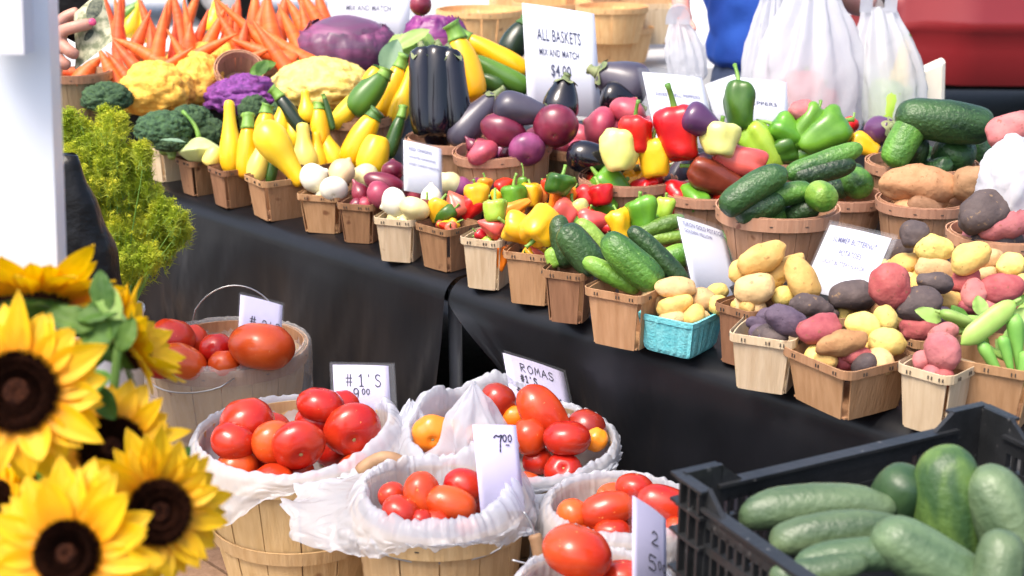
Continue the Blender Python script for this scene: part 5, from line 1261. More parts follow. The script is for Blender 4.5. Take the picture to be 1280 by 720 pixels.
def cabbage(px, py, W, H, t, mt, leafmt, label, leaves, seed, ang=0):
    w = W * t / F; h = H * t / F; o = empty('cabbage', at(px, py, t)); tag(o, label, 'cabbage', 'cabbages')
    mb = MB(); n, m = 72, 36; vs = []
    for j in range(m + 1):
        th = math.pi * j / m
        for i in range(n):
            a = 2 * math.pi * i / n; d = Vector((math.sin(th) * math.cos(a), math.cos(th), math.sin(th) * math.sin(a)))
            lay = .02 * math.sin(a * 1.0 + d.y * 5 + seed) + .012 * abs(math.sin(d.z * 9 + d.x * 4 + noise.noise(d * 3) * 3)) + .03 * noise.noise(d * 2.3 + Vector((seed, 0, 0)))
            vs.append((d.x * w / 2 * (1 + lay), d.y * w / 2 * (1 + lay), d.z * h / 2 * (1 + lay)))
    fs = [(j * n + i, j * n + (i + 1) % n, (j + 1) * n + (i + 1) % n, (j + 1) * n + i) for j in range(m) for i in range(n)]
    mb.add(vs, fs); mb.build('head', mt, o)
    for k, (a0, a1, e0, e1, off) in enumerate(leaves):       # wrapper leaves: shells standing off the head, frilled at the top
        mb = MB(); N, Q = 30, 12; vs = []
        for j in range(Q + 1):
            e = R_(e0 + (e1 - e0) * j / Q)
            for i in range(N + 1):
                a = R_(a0 + (a1 - a0) * i / N); rr = 1.03 + off * (j / Q) ** 2 + .05 * noise.noise(Vector((i * .5, j * .35, seed + k))) * (j / Q) * 2
                vs.append((w / 2 * rr * math.cos(e) * math.cos(a), w / 2 * rr * math.cos(e) * math.sin(a), h / 2 * rr * math.sin(e) + .012 * noise.noise(Vector((i * .9, j * .2, seed))) * (j / Q)))
        q = N + 1; mb.add(vs, [(j * q + i, j * q + i + 1, (j + 1) * q + i + 1, (j + 1) * q + i) for j in range(Q) for i in range(N)]); mb.build('wrapper_leaf', leafmt, o)
    return o
cabbage(432, 64, 124, 88, 4.6, 'cabbage', 'cabbage', 'large purple cabbage with pale veins behind the yellow cauliflower', [(190, 330, -40, 35, .06), (300, 420, -30, 42, .05), (100, 200, -30, 50, .04)], 2)
cabbage(544, 52, 82, 64, 4.65, 'onion_purple', 'cabbage_leaf', 'pinkish purple cabbage with a frilly dark leaf on top', [(190, 350, 18, 62, .12), (120, 240, 10, 55, .12), (300, 400, 0, 50, .1)], 5)
cabbage(514, 68, 66, 54, 4.35, 'leaf_pale', 'leaf_pale', 'pale green cabbage tucked left of the tall eggplants', [(200, 320, 5, 60, .12), (260, 380, 0, 55, .12)], 8)
leafat('cabbage_leaf', 482, 92, 4.2, 46, 30, 72, 15, 'leaf_blue', bend=.1, lab='bluish green cabbage leaf standing beside the purple cabbage')
leafat('cabbage_leaf', 494, 62, 4.25, 50, 22, 35, 30, 'leaf_pale', bend=.15, lab='green cabbage leaf rib curling over the pale cabbage')
item('oni', 526, 4, 30, 26, 90, 'round red onion above the frilly purple cabbage', z=1.24, m='onion_red')
# leaves over the pods
for a in ((1176, 402, 34, 22, 150, 'leaf_pale', 'rounded pale pea leaf at the left corner of the pod basket'), (1205, 408, 30, 20, 115, 'leaf', 'green pea leaf pointing up between pods'), (1190, 412, 26, 18, 20, 'leaf_pale', 'pale pea leaf lying on the rim'),
          (1226, 395, 26, 20, 95, 'leaf_pale', 'upright pea leaf left of the plump pod'), (1215, 420, 30, 20, -30, 'leaf', 'pea leaf drooping at the rim'), (1262, 385, 34, 10, 35, 'leaf', 'narrow pea leaf curling at the top right'), (1244, 424, 30, 22, -50, 'leaf_pale', 'pale pea leaf below the plump pod'),
          (1270, 412, 30, 24, 70, 'leaf_pale', 'pea leaf at the picture edge above the okra')):
    leafat('pea_leaf', a[0], a[1], 2.36, a[2], a[3], a[4], 30, a[5], bend=.2, ruff=.08, lab=a[6])
# ------------------------------------------------------------------ dill
def dill():
    t0 = 3.12; base = at(146, 362, t0); base.z = .60
    o = empty('dill_bunch', base); tag(o, 'large feathery bunch of yellow green dill at the left end of the table', 'dill')
    blobs = [(84, 170, 26), (112, 168, 28), (100, 200, 32), (138, 185, 30), (132, 222, 34), (165, 205, 26), (112, 240, 30), (150, 258, 36), (182, 240, 26), (190, 272, 26), (135, 285, 28), (165, 305, 30), (150, 330, 24), (180, 325, 18),
             (212, 282, 16), (230, 288, 9), (205, 262, 16), (152, 148, 10), (132, 140, 9), (140, 155, 14), (180, 190, 12), (78, 200, 20), (215, 303, 10), (90, 150, 14), (150, 348, 22), (172, 338, 20), (188, 322, 18), (128, 315, 22), (202, 312, 14), (222, 272, 12), (110, 275, 24), (95, 230, 24)]
    mb = MB(); st = MB(); rnd = random.Random(5)
    foot = Vector((0, 0, .02))
    for (x, y, r) in blobs:
        c0 = at(x, y, t0 + rnd.uniform(-.05, .1)) - base
        k_ = max(6, int(r * 2.4))
        for k in range(k_):
            v = Vector((rnd.gauss(0, 1), rnd.gauss(0, 1), rnd.gauss(0, 1))).normalized() * (r * t0 / F) * rnd.uniform(.3, 1.05)
            c = c0 + v; 
            # a frond: a thin stalk with a spray of threads and a flat flower umbel of dots
            ax = (c - foot); ax = (ax.normalized() + Vector((rnd.uniform(-.5, .5), rnd.uniform(-.5, .5), rnd.uniform(0, .5)))).normalized()
            L = .035
            st.tube([c - ax * L, c], [.0007, .0005], 4, cap=False)
            for q in range(34):
                mb.m = 1; d = (ax + Vector((rnd.gauss(0, .9), rnd.gauss(0, .9), rnd.gauss(0, .9)))).normalized(); p = c - ax * L * rnd.uniform(0, .9); ll = rnd.uniform(.01, .027)
                s_ = d.orthogonal().normalized() * .0009; mb.add([p - s_, p + s_, p + d * ll], [(0, 1, 2)])
            mb.m = 0
            for q in range(26):
                d = (ax + Vector((rnd.gauss(0, .6), rnd.gauss(0, .45), rnd.gauss(0, .45)))).normalized(); p = c + d * rnd.uniform(.006, .014); s1 = d.orthogonal().normalized() * rnd.uniform(.0012, .0026); s2 = d.cross(s1)
                mb.add([p - s1, p + s2, p + s1, p - s2], [(0, 1, 2, 3)])
        for k in range(1):
            e = c0 + Vector((rnd.uniform(-.02, .02), rnd.uniform(-.02, .02), 0)); mid = foot.lerp(e, .5) + Vector((0, 0, .03)); st.tube([foot, mid, e], [.002, .0015, .0008], 5, cap=False)
    mb.build('fronds', ['dill', 'dill_thread'], o, smooth=False); st.build('stems', 'stem', o)
    mb = MB(); bc = base; b2 = empty('flower_bucket', (bc.x - .02, bc.y + .02, .352)); tag(b2, 'slim pale bucket the dill stands in behind the sunflowers', 'bucket')
    mb.add(*lathe([(0.002, .004), (.055, 0), (.06, .02), (.068, .31), (.072, .315), (.072, .325), (.066, .325), (.063, .3), (.055, .03), (.002, .02)], 28)); mb.build('shell', 'white_metal', b2)
def lathe(pts, seg):
    vs = [(r * math.cos(2 * math.pi * k / seg), r * math.sin(2 * math.pi * k / seg), z) for r, z in pts for k in range(seg)]
    return vs, [(i * seg + k, i * seg + (k + 1) % seg, (i + 1) * seg + (k + 1) % seg, (i + 1) * seg + k) for i in range(len(pts) - 1) for k in range(seg)]
dill()
# ------------------------------------------------------------------ sunflowers
def sunflower(px, py, t, R, rd, nrm, label, elev=8, seed=0, n=18, foot=None, roll=0):
    rnd = random.Random(seed); c = at(px, py, t); Z = (nrm[0] * RT + nrm[1] * UP - nrm[2] * FW).normalized(); X = Z.orthogonal().normalized(); Y = Z.cross(X)
    o = empty('sunflower', c); m = Matrix((X, Y, Z)).transposed().to_4x4(); m.translation = c; o.matrix_world = m; tag(o, label, 'sunflower', 'sunflowers in the front bunch')
    mb = MB(); al = []
    for lay in range(2):
        for k in range(n):
            a = 2 * math.pi * (k + lay * .5 + rnd.uniform(-.22, .22)) / n; L = (R - rd * .85) * rnd.uniform(.76, 1.14) * (1 - .05 * lay); W = R * rnd.uniform(.27, .42); el = R_(elev + 9 * (lay - 1) + rnd.uniform(-16, 18)); curl = rnd.uniform(-.3, .5); tw = rnd.uniform(-.35, .35)
            nu, nv = 9, 6; vs = []
            for i in range(nu + 1):
                u = i / nu; wd = W / 2 * (math.sin(math.pi * (.12 + .88 * u) ** .85) ** .75 if u < 1 else 0.02) * (1 - .12 * u)
                for j in range(nv + 1):
                    s_ = -1 + 2 * j / nv; rr = rd * .82 + L * u * math.cos(el); zz = L * u * math.sin(el) - curl * L * u * u * .45 + abs(s_) * wd * .32 - .002 * lay + .0016 * math.cos(s_ * 6) * math.sin(u * 3)
                    x, y = rr, s_ * wd * math.cos(tw * u); zz += s_ * wd * math.sin(tw * u) + .0012 * math.cos(s_ * 9) 
                    vs.append((x * math.cos(a) - y * math.sin(a), x * math.sin(a) + y * math.cos(a), zz)); al.append(u)
            q = nv + 1; mb.add(vs, [(i * q + j, i * q + j + 1, (i + 1) * q + j + 1, (i + 1) * q + j) for i in range(nu) for j in range(nv)])
    mb.build('petals', 'petal', o, along=al)
    # disc: domed ring of tiny florets, sunken greenish middle
    mb = MB(); N = 1000
    mb.add(*lathe([(rd * .98, -.006), (rd, .001), (rd * .9, .006), (rd * .6, .009), (rd * .3, .005), (.0005, .003)], 40))
    for k in range(N):
        u = math.sqrt((k + .5) / N); a = k * 2.39996; r = rd * 1.03 * u; h = .0035 + (.006 if u > .45 else .002) * rnd.uniform(.6, 1.3); zb = .006 - .005 * max(0, u - .75) / .25 + (.002 if .4 < u < .8 else 0); wb = .0011
        p = Vector((r * math.cos(a), r * math.sin(a), zb)); e = Vector((math.cos(a), math.sin(a), 0)) * h * (.45 if u > .6 else 0.1)
        mb.add([p + Vector((wb, 0, 0)), p + Vector((0, wb, 0)), p - Vector((wb, 0, 0)), p - Vector((0, wb, 0)), p + e + Vector((0, 0, h))], [(0, 1, 4), (1, 2, 4), (2, 3, 4), (3, 0, 4)])
    mb.build('disc', 'disc', o, smooth=False)
    mb = MB(); mb.add(*lathe([(rd * .36, .0085), (rd * .3, .0115), (rd * .15, .0105), (.0005, .009)], 24))
    mb.build('disc_centre', 'disc', o)
    # green sepals and the receptacle at the back
    mb = MB(); mb.add(*lathe([(rd * 1.0, -.004), (rd * .85, -.014), (rd * .4, -.024), (.006, -.03)], 24))
    for k in range(16):
        a = 2 * math.pi * k / 16 + rnd.uniform(-.1, .1); L = R * rnd.uniform(.32, .5); vs, fs = leafmesh(L, L * .42, .1, .2, 0, k, 4, 6); vs2 = []
        for (x, y, z) in vs:
            r = rd * .75 + y * math.cos(.25); zz = -.012 - y * .12 - z * .5; vs2.append((r * math.cos(a) - x * math.sin(a), r * math.sin(a) + x * math.cos(a), zz))
        mb.add(vs2, fs)
    mb.build('sepals', 'leaf', o)
    if foot is not None:
        bpy.context.view_layer.update(); inv = o.matrix_world.inverted(); ft = Vector(foot); p1 = c - Z * .03; p2 = c - Z * .09 + Vector((0, 0, -.05)); p3 = p2.lerp(ft, .5)
        mb = MB(); mb.tube([inv @ Vector(q) for q in spline([tuple(p1), tuple(p2), tuple(p3), tuple(ft)], 12)], .0055, 8); mb.build('stalk', 'stem', o)
    return o
FOOT = at(60, 700, 1.62); FOOT.z = .50
sf = (('big sunflower facing us at the left picture edge', 24, 490, 1.36, .093, .038, (.05, .1, 1), 6, 3), ('sunflower seen from behind above the others by the white pole', 42, 378, 1.50, .100, .036, (-.05, .93, -.22), 32, 4),
      ('sunflower turned away to the right beside the back tomato bushel', 160, 430, 1.56, .078, .030, (.85, .42, -.12), 40, 5), ('shaded sunflower half covered by the two lower ones', 140, 562, 1.46, .078, .032, (.12, .35, .8), 14, 6),
      ('sunflower tilted right next to the 9.00 bushel', 196, 640, 1.36, .080, .030, (.5, .1, .75), 10, 7), ('lowest sunflower with a round dark centre', 86, 692, 1.24, .084, .027, (.02, .2, 1), 8, 8), ('sunflower peeking out between the two left blooms', 72, 590, 1.58, .066, .026, (-.1, .4, .6), 22, 12), ('yellow sunflower mostly hidden at the lower left edge', 0, 640, 1.5, .07, .03, (-.5, .2, .5), 12, 9))
for lab, px, py, t, R, rd, nr, el, sd_ in sf: sunflower(px, py, t, R, rd, nr, lab, el, sd_, foot=FOOT + Vector((random.uniform(-.02, .02), random.uniform(-.02, .02), 0)))
for a in ((120, 410, 70, 36, 160, 25, 'leaf', 'pointed sunflower leaf below the topmost bloom'), (95, 400, 60, 30, 20, 40, 'leaf', 'dark sunflower leaf between the top blooms'), (150, 400, 60, 30, 120, 10, 'leaf_pale', 'pale sunflower bud leaf by the right bloom'), (118, 450, 60, 34, 80, 20, 'leaf', 'sunflower leaf behind the big left bloom'),
          (140, 470, 60, 36, 200, 25, 'leaf', 'sunflower leaf over the shaded bloom'), (100, 430, 60, 34, 30, 15, 'leaf', 'broad leaf right of the big left bloom'), (132, 392, 56, 30, 100, 10, 'leaf', 'upright leaf behind the closed bud'), (118, 482, 50, 30, 300, 10, 'leaf', 'leaf drooping above the shaded bloom'), (110, 520, 60, 22, 225, 10, 'leaf_pale', 'pale narrow leaf between the left and middle blooms'), (205, 610, 60, 26, 60, 10, 'leaf', 'sunflower leaf tip touching the 9.00 bushel liner'), (135, 640, 60, 36, 100, 5, 'leaf', 'dark leaf between the two lower blooms'),
          (75, 560, 66, 34, 50, 20, 'leaf', 'leaf under the big left bloom'), (60, 600, 70, 30, 70, 10, 'leaf_pale', 'yellowish leaf left of the shaded bloom'), (150, 440, 46, 26, 70, 0, 'leaf', 'short leaf under the turned away bloom')):
    leafat('sunflower_leaf', a[0], a[1], 1.44 if a[1] < 500 and a[0] > 90 else 1.56, a[2], a[3], a[4], a[5], a[6], bend=.15, ruff=.08, lab=a[7])
def budding():
    o = empty('sunflower_bud', at(146, 408, 1.5)); tag(o, 'closed green sunflower bud between the upper blooms', 'flower bud')
    mb = MB(); mb.add(*lathe([(.001, -.02), (.012, -.014), (.015, 0), (.009, .012), (.001, .016)], 16)); mb.build('core', 'leaf_pale', o)
    mb = MB(); rnd = random.Random(2)
    for k in range(22):
        a = k * 2.4; L = rnd.uniform(.016, .027); vs, fs = leafmesh(L, .006, -.25, .3, 0, k, 4, 6)
        mb.add([((.012 + .25 * y) * math.cos(a) - x * math.sin(a), (.012 + .25 * y) * math.sin(a) + x * math.cos(a), -.012 + y * .93 + z * .3) for x, y, z in vs], fs)
    mb.build('sepals', 'leaf', o)
    mb = MB(); inv = Vector(o.location); mb.tube([Vector((0, 0, -.02)), Vector((-.02, .01, -.12)), FOOT - inv], [.005, .005, .006], 8); mb.build('stalk', 'stem', o)
budding()
bk = empty('flower_bucket', (FOOT.x, FOOT.y, .10)); mb = MB(); mb.add(*lathe([(.002, .004), (.11, 0), (.115, .02), (.14, .40), (.148, .41), (.148, .425), (.136, .425), (.13, .38), (.105, .03), (.002, .02)], 36)); mb.build('shell', 'bucket', bk); tag(bk, 'grey plastic bucket holding the sunflower bunch below the picture', 'bucket')
mb = MB(); mb.box((FOOT.x, FOOT.y, .05), (.4, .4, .098)); o = mb.build('foot_block', 'w_bench', smooth=False); tag(o, 'low wooden block under the sunflower bucket', 'block')
# eggplant cap and liner peaks
def peak(px, py, t, r, h, label, lean=(0, 0), seed=0, par=None):
    c = at(px, py, t); mb = MB(); n, m = 60, 22; vs = []
    for j in range(m + 1):
        v = j / m
        for i in range(n):
            a = 2 * math.pi * i / n; rr = r * ((1 - v) ** .8 * .96 + .05) * (1 + .28 * (1 - v) * math.cos(5 * a + seed + v * 3) + .25 * noise.noise(Vector((math.cos(a) * 2 + seed, math.sin(a) * 2, v * 3)))); q = noise.noise(Vector((math.cos(a) * 3, math.sin(a) * 3, v * 4 + seed)))
            vs.append((rr * math.cos(a) * 1.5 + lean[0] * v, rr * math.sin(a) + lean[1] * v, h * v + .012 * q))
    mb.add(vs, [(j * n + i, j * n + (i + 1) % n, (j + 1) * n + (i + 1) % n, (j + 1) * n + i) for j in range(m) for i in range(n)]); o = mb.build('gathered_liner', 'liner'); o.location = c; tag(o, label, 'plastic bag', 'plastic bags lining the tomato baskets'); return o
peak(596, 566, 2.50, .048, .13, 'twisted peak of white liner standing left of the ROMAS card', (-.005, .0), 3)
peak(515, 545, 2.62, .03, .07, 'small white liner tip left of the lobed orange tomato', (.0, .0), 6)
# ------------------------------------------------------------------ signs
card(((658, 4), (747, 15), (660, 138)), 3.95, .03, 'tall white sign reading ALL BASKETS MIX AND MATCH $4.00', 0, lines=(('ALL BASKETS', .47, .715, .12, .60), ('MIX AND MATCH', .46, .555, .07, .54), ('$4.00', .47, .39, .115, .27)), name='price_sign')
card(((412, -48), (514, -44), (406, 50)), 5.1, .0, 'white sign reading MIX AND MATCH behind the purple cabbage', 0, lines=(('ALL BASKETS', .5, .72, .1, .62), ('MIX AND MATCH', .5, .41, .075, .54)), name='price_sign', ink='ink')
card(((505, 175), (552, 186), (505, 238)), 3.36, -.02, 'small white onion sign standing between the red and white onions', 0, lines=(('RED ONIONS', .42, .84, .07, .6), ('WHITE ONIONS', .46, .68, .05, .72), ('SWEET CANDY ONIONS', .5, .54, .05, .8)), name='price_sign', ink='ink_pale', sleeve=(.004, .002, .004))
card(((807, 90), (880, 95), (822, 182)), 3.62, .02, 'white pepper sign partly hidden by the tall red pepper', 0, lines=(('SWEET BELL PEPPERS', .5, .70, .05, .74), ('HOT PEPPERS', .6, .54, .04, .36)), name='price_sign', ink='ink_pale', sleeve=(.012, .004, .012))
card(((914, 96), (985, 101), (914, 168)), 3.95, .02, 'white sign reading PEPPERS behind the upright green pepper', 0, lines=(('PEPPERS', .55, .57, .07, .5),), name='price_sign')
card(((882, 106), (918, 93), (896, 160)), 4.02, -.1, 'bluish blank card leaning left of the PEPPERS sign', 0, name='price_sign', sleeve=(.002, .002, .002))
card(((849, 271), (906, 288), (866, 360)), 2.93, -.03, 'tall white potato card in a clear sleeve behind the turquoise box', 0, lines=(('YUKON GOLD POTATOES', .5, .91, .065, .9), ('GOLDEN YELLOW', .36, .81, .05, .6)), name='price_sign', ink='ink_pale', sleeve=(.002, .012, .010))
card(((1038, 281), (1115, 298), (1002, 362)), 2.74, -.03, 'white card reading SUMMER BUTTERNUT POTATOES tilted back on the potatoes', 0, lines=(('SUMMER BUTTERNUT', .5, .80, .085, .7), ('POTATOES', .5, .62, .085, .36), ('GREAT BUTTERY FLAVOR', .46, .46, .065, .68)), name='price_sign', ink='ink_pale', sleeve=(.003, .010, .008))
card(((298, 368), (351, 383), (297, 432)), 3.05, -.05, 'lilac card with # 2 behind the biggest back tomato', 0, hand=(('#', .22, .46, .16, .16, .0022), ("2'S", .50, .42, .14, .17, .0022)), material='paper_lilac', sleeve=(.003, .002, .005))
card(((414, 456), (484, 459), (419, 524)), 2.72, .03, 'lilac white card handwritten # 1\'S 9.00 in a clear sleeve', 0, hand=(('#', .2, .60, .13, .22, .002), ("1'S", .42, .60, .13, .22, .002), ('9', .32, .34, .13, .22, .002), ('00', .48, .45, .07, .10, .0018)), material='paper_lilac', sleeve=(.006, .012, .005))
card(((628, 441), (704, 466), (644, 524)), 2.76, -.03, 'lilac card handwritten ROMAS leaning behind the long roma', 0, hand=(('ROMAS', .22, .78, .1, .12, .002), ("#1'S", .2, .62, .06, .1, .003), ('$11', .1, .44, .07, .14, .0028), ('00', .33, .50, .05, .08, .0028), ('c', .78, .40, .09, .1, .004)), material='paper_lilac', sleeve=(.001, .002, .004))
card(((588, 531), (643, 533), (601, 640)), 2.24, .0, 'tall lilac card handwritten 7.00 standing in the crumpled liner', 0, hand=(('7', .48, .72, .16, .16, .0022), ('00', .62, .80, .11, .08, .0018), ('-', .68, .74, .1, .04, .0018)), material='paper_lilac')
card(((789, 619), (831, 650), (791, 735)), 1.90, -.06, 'narrow lilac card handwritten 2 and 5.00 at the bottom', 0, hand=(('2', .45, .60, .26, .14, .0022), ('5', .34, .30, .3, .16, .0022), ('00', .66, .36, .14, .09, .0018)), material='paper_lilac', sleeve=(.007, .002, .008))
# ------------------------------------------------------------------ black crate with lattice sides
def crate(O, X, Y, h, label, full=True):
    """ O: corner at rim height, X, Y: side vectors """
    o = empty('plastic_crate', (O.x, O.y, O.z - h), math.atan2(X.y, X.x)); tag(o, label, 'crate', 'stacked black crates'); a = X.length; b = Y.length; s = -1
    low = .026
    def wall(length, origin, d, solid=False):
        """ wall along d starting at origin (local), outward is handled by the box thickness """
        mb = MB(); th = .007; nrm = Vector((-d.y, d.x, 0)); yaw = math.atan2(d.y, d.x)
        def bx(x0, x1, z0, z1, tt=th, off=0):
            c = origin + d * (x0 + x1) / 2 + nrm * off; mb.box((c.x, c.y, (z0 + z1) / 2), (x1 - x0, tt, z1 - z0), yaw)
        p = .055; top = h - low
        bx(p, length - p, top - .026, top); bx(p - .006, length - p + .006, top - .004, top + .0005, .02)
        bx(p, length - p, .0, .022); bx(p, length - p, h * .52, h * .52 + .012, th * 1.3)
        for e, sg in ((p, 1), (length - p, -1)):      # raised haunches next to the corners
            v = [(e - .001 * sg, top - .002), (e + .035 * sg, top - .002), (e - .001 * sg, h)]
            vs = []
            for q in (-th / 2, th / 2):
                for (x, z) in v: c = origin + d * x + nrm * q; vs.append((c.x, c.y, z))
            mb.add(vs, [(0, 1, 2), (5, 4, 3), (0, 3, 4, 1), (1, 4, 5, 2), (2, 5, 3, 0)])
        x = p + .010
        while x < length - p - .004:
            if solid and p + .07 < x < length - p - .07:
                bx(x, min(x + .05, length - p - .07), .02, top - .02, th * .8); x += .05; continue
            bx(x, x + .005, h * .52 + .01, top - .02); x += .0165
        x = p + .010
        while x < length - p - .004: bx(x, x + .005, .02, h * .52 + .002); x += .0165
        mb.build('side_wall', 'crate', o, smooth=False)
    A = Vector((0, 0, 0)); ex = Vector((1, 0, 0)); ey = Vector((0, -1, 0))
    wall(a, A, ex, True); wall(a, A + ey * b, ex); wall(b, A, ey); wall(b, A + ex * a, ey)
    for (cx, cy, sx, sy) in ((0, 0, 1, -1), (a, 0, -1, -1), (0, -b, 1, 1), (a, -b, -1, 1)):
        mb = MB(); p = .056; th = .007
        mb.box((cx + sx * p / 2, cy, h / 2), (p, th, h)); mb.box((cx, cy + sy * (p / 2), h / 2 - .001), (th, p - .002, h - .002))
        for k in range(3):      # ribs outside the post
            mb.box((cx + sx * (.008 + k * .02), cy - sy * .006, h / 2), (.004, .012, h - .01)); mb.box((cx - sx * .006, cy + sy * (.008 + k * .02), h / 2), (.012, .004, h - .01))
        for zz in (h - .004, h * .78, h * .55, h * .25, .006):
            mb.box((cx + sx * p / 2 - sx * .006, cy - sy * .0068, zz), (p + .012, .0139, .004)); mb.box((cx - sx * .0068, cy + sy * p / 2 , zz + .0003), (.0139, p, .004))
        mb.build('corner_post', 'crate', o, smooth=False)
    mb = MB(); mb.box((a / 2, -b / 2, .005), (a - .01, b - .01, .006)); mb.build('floor_grid', 'crate', o, smooth=False)
    return o
h_ = .178; O_ = atz(856, 590, .912); X_ = atz(1240, 503, .912) - O_; X_.z = 0; X_ = X_.normalized() * .50; Yd = Vector((X_.y, -X_.x, 0)).normalized() * .36
mm = bpy.data.objects
crate(O_, X_, Yd, h_, 'black lattice crate full of large cucumbers, topmost of its stack')
crate(O_ - Vector((0, 0, .182)), X_, Yd, h_, 'black lattice crate directly under the cucumber crate')
crate(O_ - Vector((0, 0, .364)), X_, Yd, h_, 'black lattice crate at the bottom of the stack on the bench')
# ------------------------------------------------------------------ white tent pole
o = empty('tent_pole', (0, 0, 0)); tag(o, 'white square tent pole at the left edge with fabric sleeve on top', 'pole')
pt, pb = at(29, 0, 1.5), at(42, 330, 1.57); dr = (pt - pb).normalized(); 
top = pt + dr * .7; bot = pb + dr * ((0.0 - pb.z) / dr.z); mt = Matrix.Rotation(R_(8), 3, 'Z')
mb = MB(); wv = .031
mb.hexa([bot + mt @ Vector((i * wv, j * wv, 0)) for i, j in ((-1, -1), (1, -1), (1, 1), (-1, 1))], [top + mt @ Vector((i * wv, j * wv, 0)) for i, j in ((-1, -1), (1, -1), (1, 1), (-1, 1))]); mb.build('pole', 'white_metal', o, smooth=False)
mb = MB(); q0 = at(6, 62, 1.45); sl_ = [(-.045, 0), (.012, -.012), (.034, .0)]
s0 = at(18, 66, 1.44); 
mb.hexa([s0 + Vector((x, y, 0)) for x, y in ((-.04, -.012), (.014, -.012), (.014, .02), (-.04, .02))], [s0 + dr * .8 + Vector((x, y, 0)) for x, y in ((-.044, -.016), (.018, -.016), (.018, .02), (-.044, .02))]); mb.build('fabric_sleeve', 'white_fabric', o, smooth=False)
mb = MB(); mb.box((bot.x, bot.y, .006), (.16, .16, .01)); mb.build('foot_plate', 'white_metal', o, smooth=False)
# ------------------------------------------------------------------ people
def skinbody(name, chains, material, parent=None, root=0, sub=2):
    """ chains: lists of (point, rx, ry); equal points are welded so limbs join """
    vs = []; es = []; rad = []; idx = {}
    for ch in chains:
        prev = None
        for (p, rx, ry) in ch:
            k = tuple(round(c, 4) for c in p)
            if k not in idx: idx[k] = len(vs); vs.append(p); rad.append((rx, ry))
            if prev is not None and prev != idx[k]: es.append((prev, idx[k]))
            prev = idx[k]
    me = bpy.data.meshes.new(name); me.from_pydata([tuple(v) for v in vs], es, []); o = bpy.data.objects.new(name, me); C.objects.link(o)
    o.modifiers.new('skin', 'SKIN'); me.skin_vertices[0].data.foreach_set('radius', [x for r in rad for x in r]); me.skin_vertices[0].data[root].use_root = True
    o.modifiers['skin'].use_smooth_shade = True; s_ = o.modifiers.new('sub', 'SUBSURF'); s_.levels = sub; s_.render_levels = sub
    bpy.context.view_layer.update(); dg = bpy.context.evaluated_depsgraph_get(); m2 = bpy.data.meshes.new_from_object(o.evaluated_get(dg)); o.modifiers.clear(); o.data = m2; m2.materials.clear(); m2.materials.append(M[material])
    for p in m2.polygons: p.use_smooth = True; p.material_index = 0
    if name in ('shirt', 'jacket', 'trousers'):      # folds in the cloth
        ns = [v.normal.copy() for v in m2.vertices]
        for v, nn in zip(m2.vertices, ns): q = v.co; v.co = q + nn * (.022 * (abs(noise.noise(Vector((q.x * 9, q.y * 9, q.z * 5)))) - .2) + .01 * noise.noise(q * 18))
    if parent is not None: o.parent = parent
    return o
V = Vector
def head(c, face, parent, skinm):
    """ face: unit direction the head looks in (horizontal) """
    s_ = V((-face.y, face.x, 0)); mb = MB()
    for k in (-1, 1):
        e = c + face * .092 + s_ * .032 * k + V((0, 0, .005)); mb.add(*[[(e + V(v) * .012) for v in [(1, 0, 0), (0, 1, 0), (-1, 0, 0), (0, -1, 0), (0, 0, 1), (0, 0, -1)]], [(0, 1, 4), (1, 2, 4), (2, 3, 4), (3, 0, 4), (1, 0, 5), (2, 1, 5), (3, 2, 5), (0, 3, 5)]])
    mb.build('eyes', 'tyre_rubber' if 'tyre_rubber' in M else 'tyre', parent)
    mb = MB(); vs = []; n = 28
    for j in range(12):
        th = j / 11 * 1.75
        for i in range(n):
            a = 2 * math.pi * i / n; d = V((math.sin(th) * math.cos(a), math.sin(th) * math.sin(a), math.cos(th))); fr = max(0, d.dot(face))
            r = .112 if fr < .55 or d.z > .55 else .085; vs.append(c + V((d.x * r * .9, d.y * r, d.z * r * 1.12 + .02)))
    mb.add(vs, [(j * n + i, j * n + (i + 1) % n, (j + 1) * n + (i + 1) % n, (j + 1) * n + i) for j in range(11) for i in range(n)]); mb.build('hair', 'hair', parent)
def fingers(palm, joints, r=.0085):
    return [[(palm[0], palm[1], palm[2])] + [(p, r * k, r * k) for p, k in zip(js, (1.05, 1, .95, .8))] for js in joints]
# customer in blue behind the table
c = at(970, 60, 4.85); gx, gy = c.x, c.y
def P(x, y, z): return V((gx + x, gy + y, z))
pr = empty('person', (gx, gy, 0)); inv = V((-gx, -gy, 0)); tag(pr, 'person in a blue t-shirt standing behind the table with a small white bag', 'person', 'customers')
def L_(chs): return [[(p + inv, a, b) for p, a, b in ch] for ch in chs]
lh = at(851, 18, 4.45); le = at(846, -70, 4.6)
pel = P(0, 0, .98); chest = P(0, .02, 1.36); shl = P(-.22, .02, 1.46); shr = P(.22, .02, 1.46)
rh = P(.05, -.35, 1.28); re = P(.27, -.12, 1.16)
wr = lh + V((0, .0, .03)); palm = lh + V((0, -.01, -.03))
fj = [[palm + V((-.03 + .02 * k, -.02, -.03)), palm + V((-.03 + .02 * k, -.045, -.045)), palm + V((-.028 + .018 * k, -.05, -.02))] for k in range(4)] + [[palm + V((.03, -.01, .01)), palm + V((.04, -.035, -.01)), palm + V((.025, -.05, -.02))]]
palm2 = rh + V((0, -.05, -.02)); fj2 = [[palm2 + V((-.03 + .02 * k, -.03, -.01)), palm2 + V((-.03 + .02 * k, -.05, -.03)), palm2 + V((-.03 + .02 * k, -.035, -.05))] for k in range(4)] + [[palm2 + V((-.03, .0, .01)), palm2 + V((-.04, -.03, .005)), palm2 + V((-.03, -.045, -.01))]]
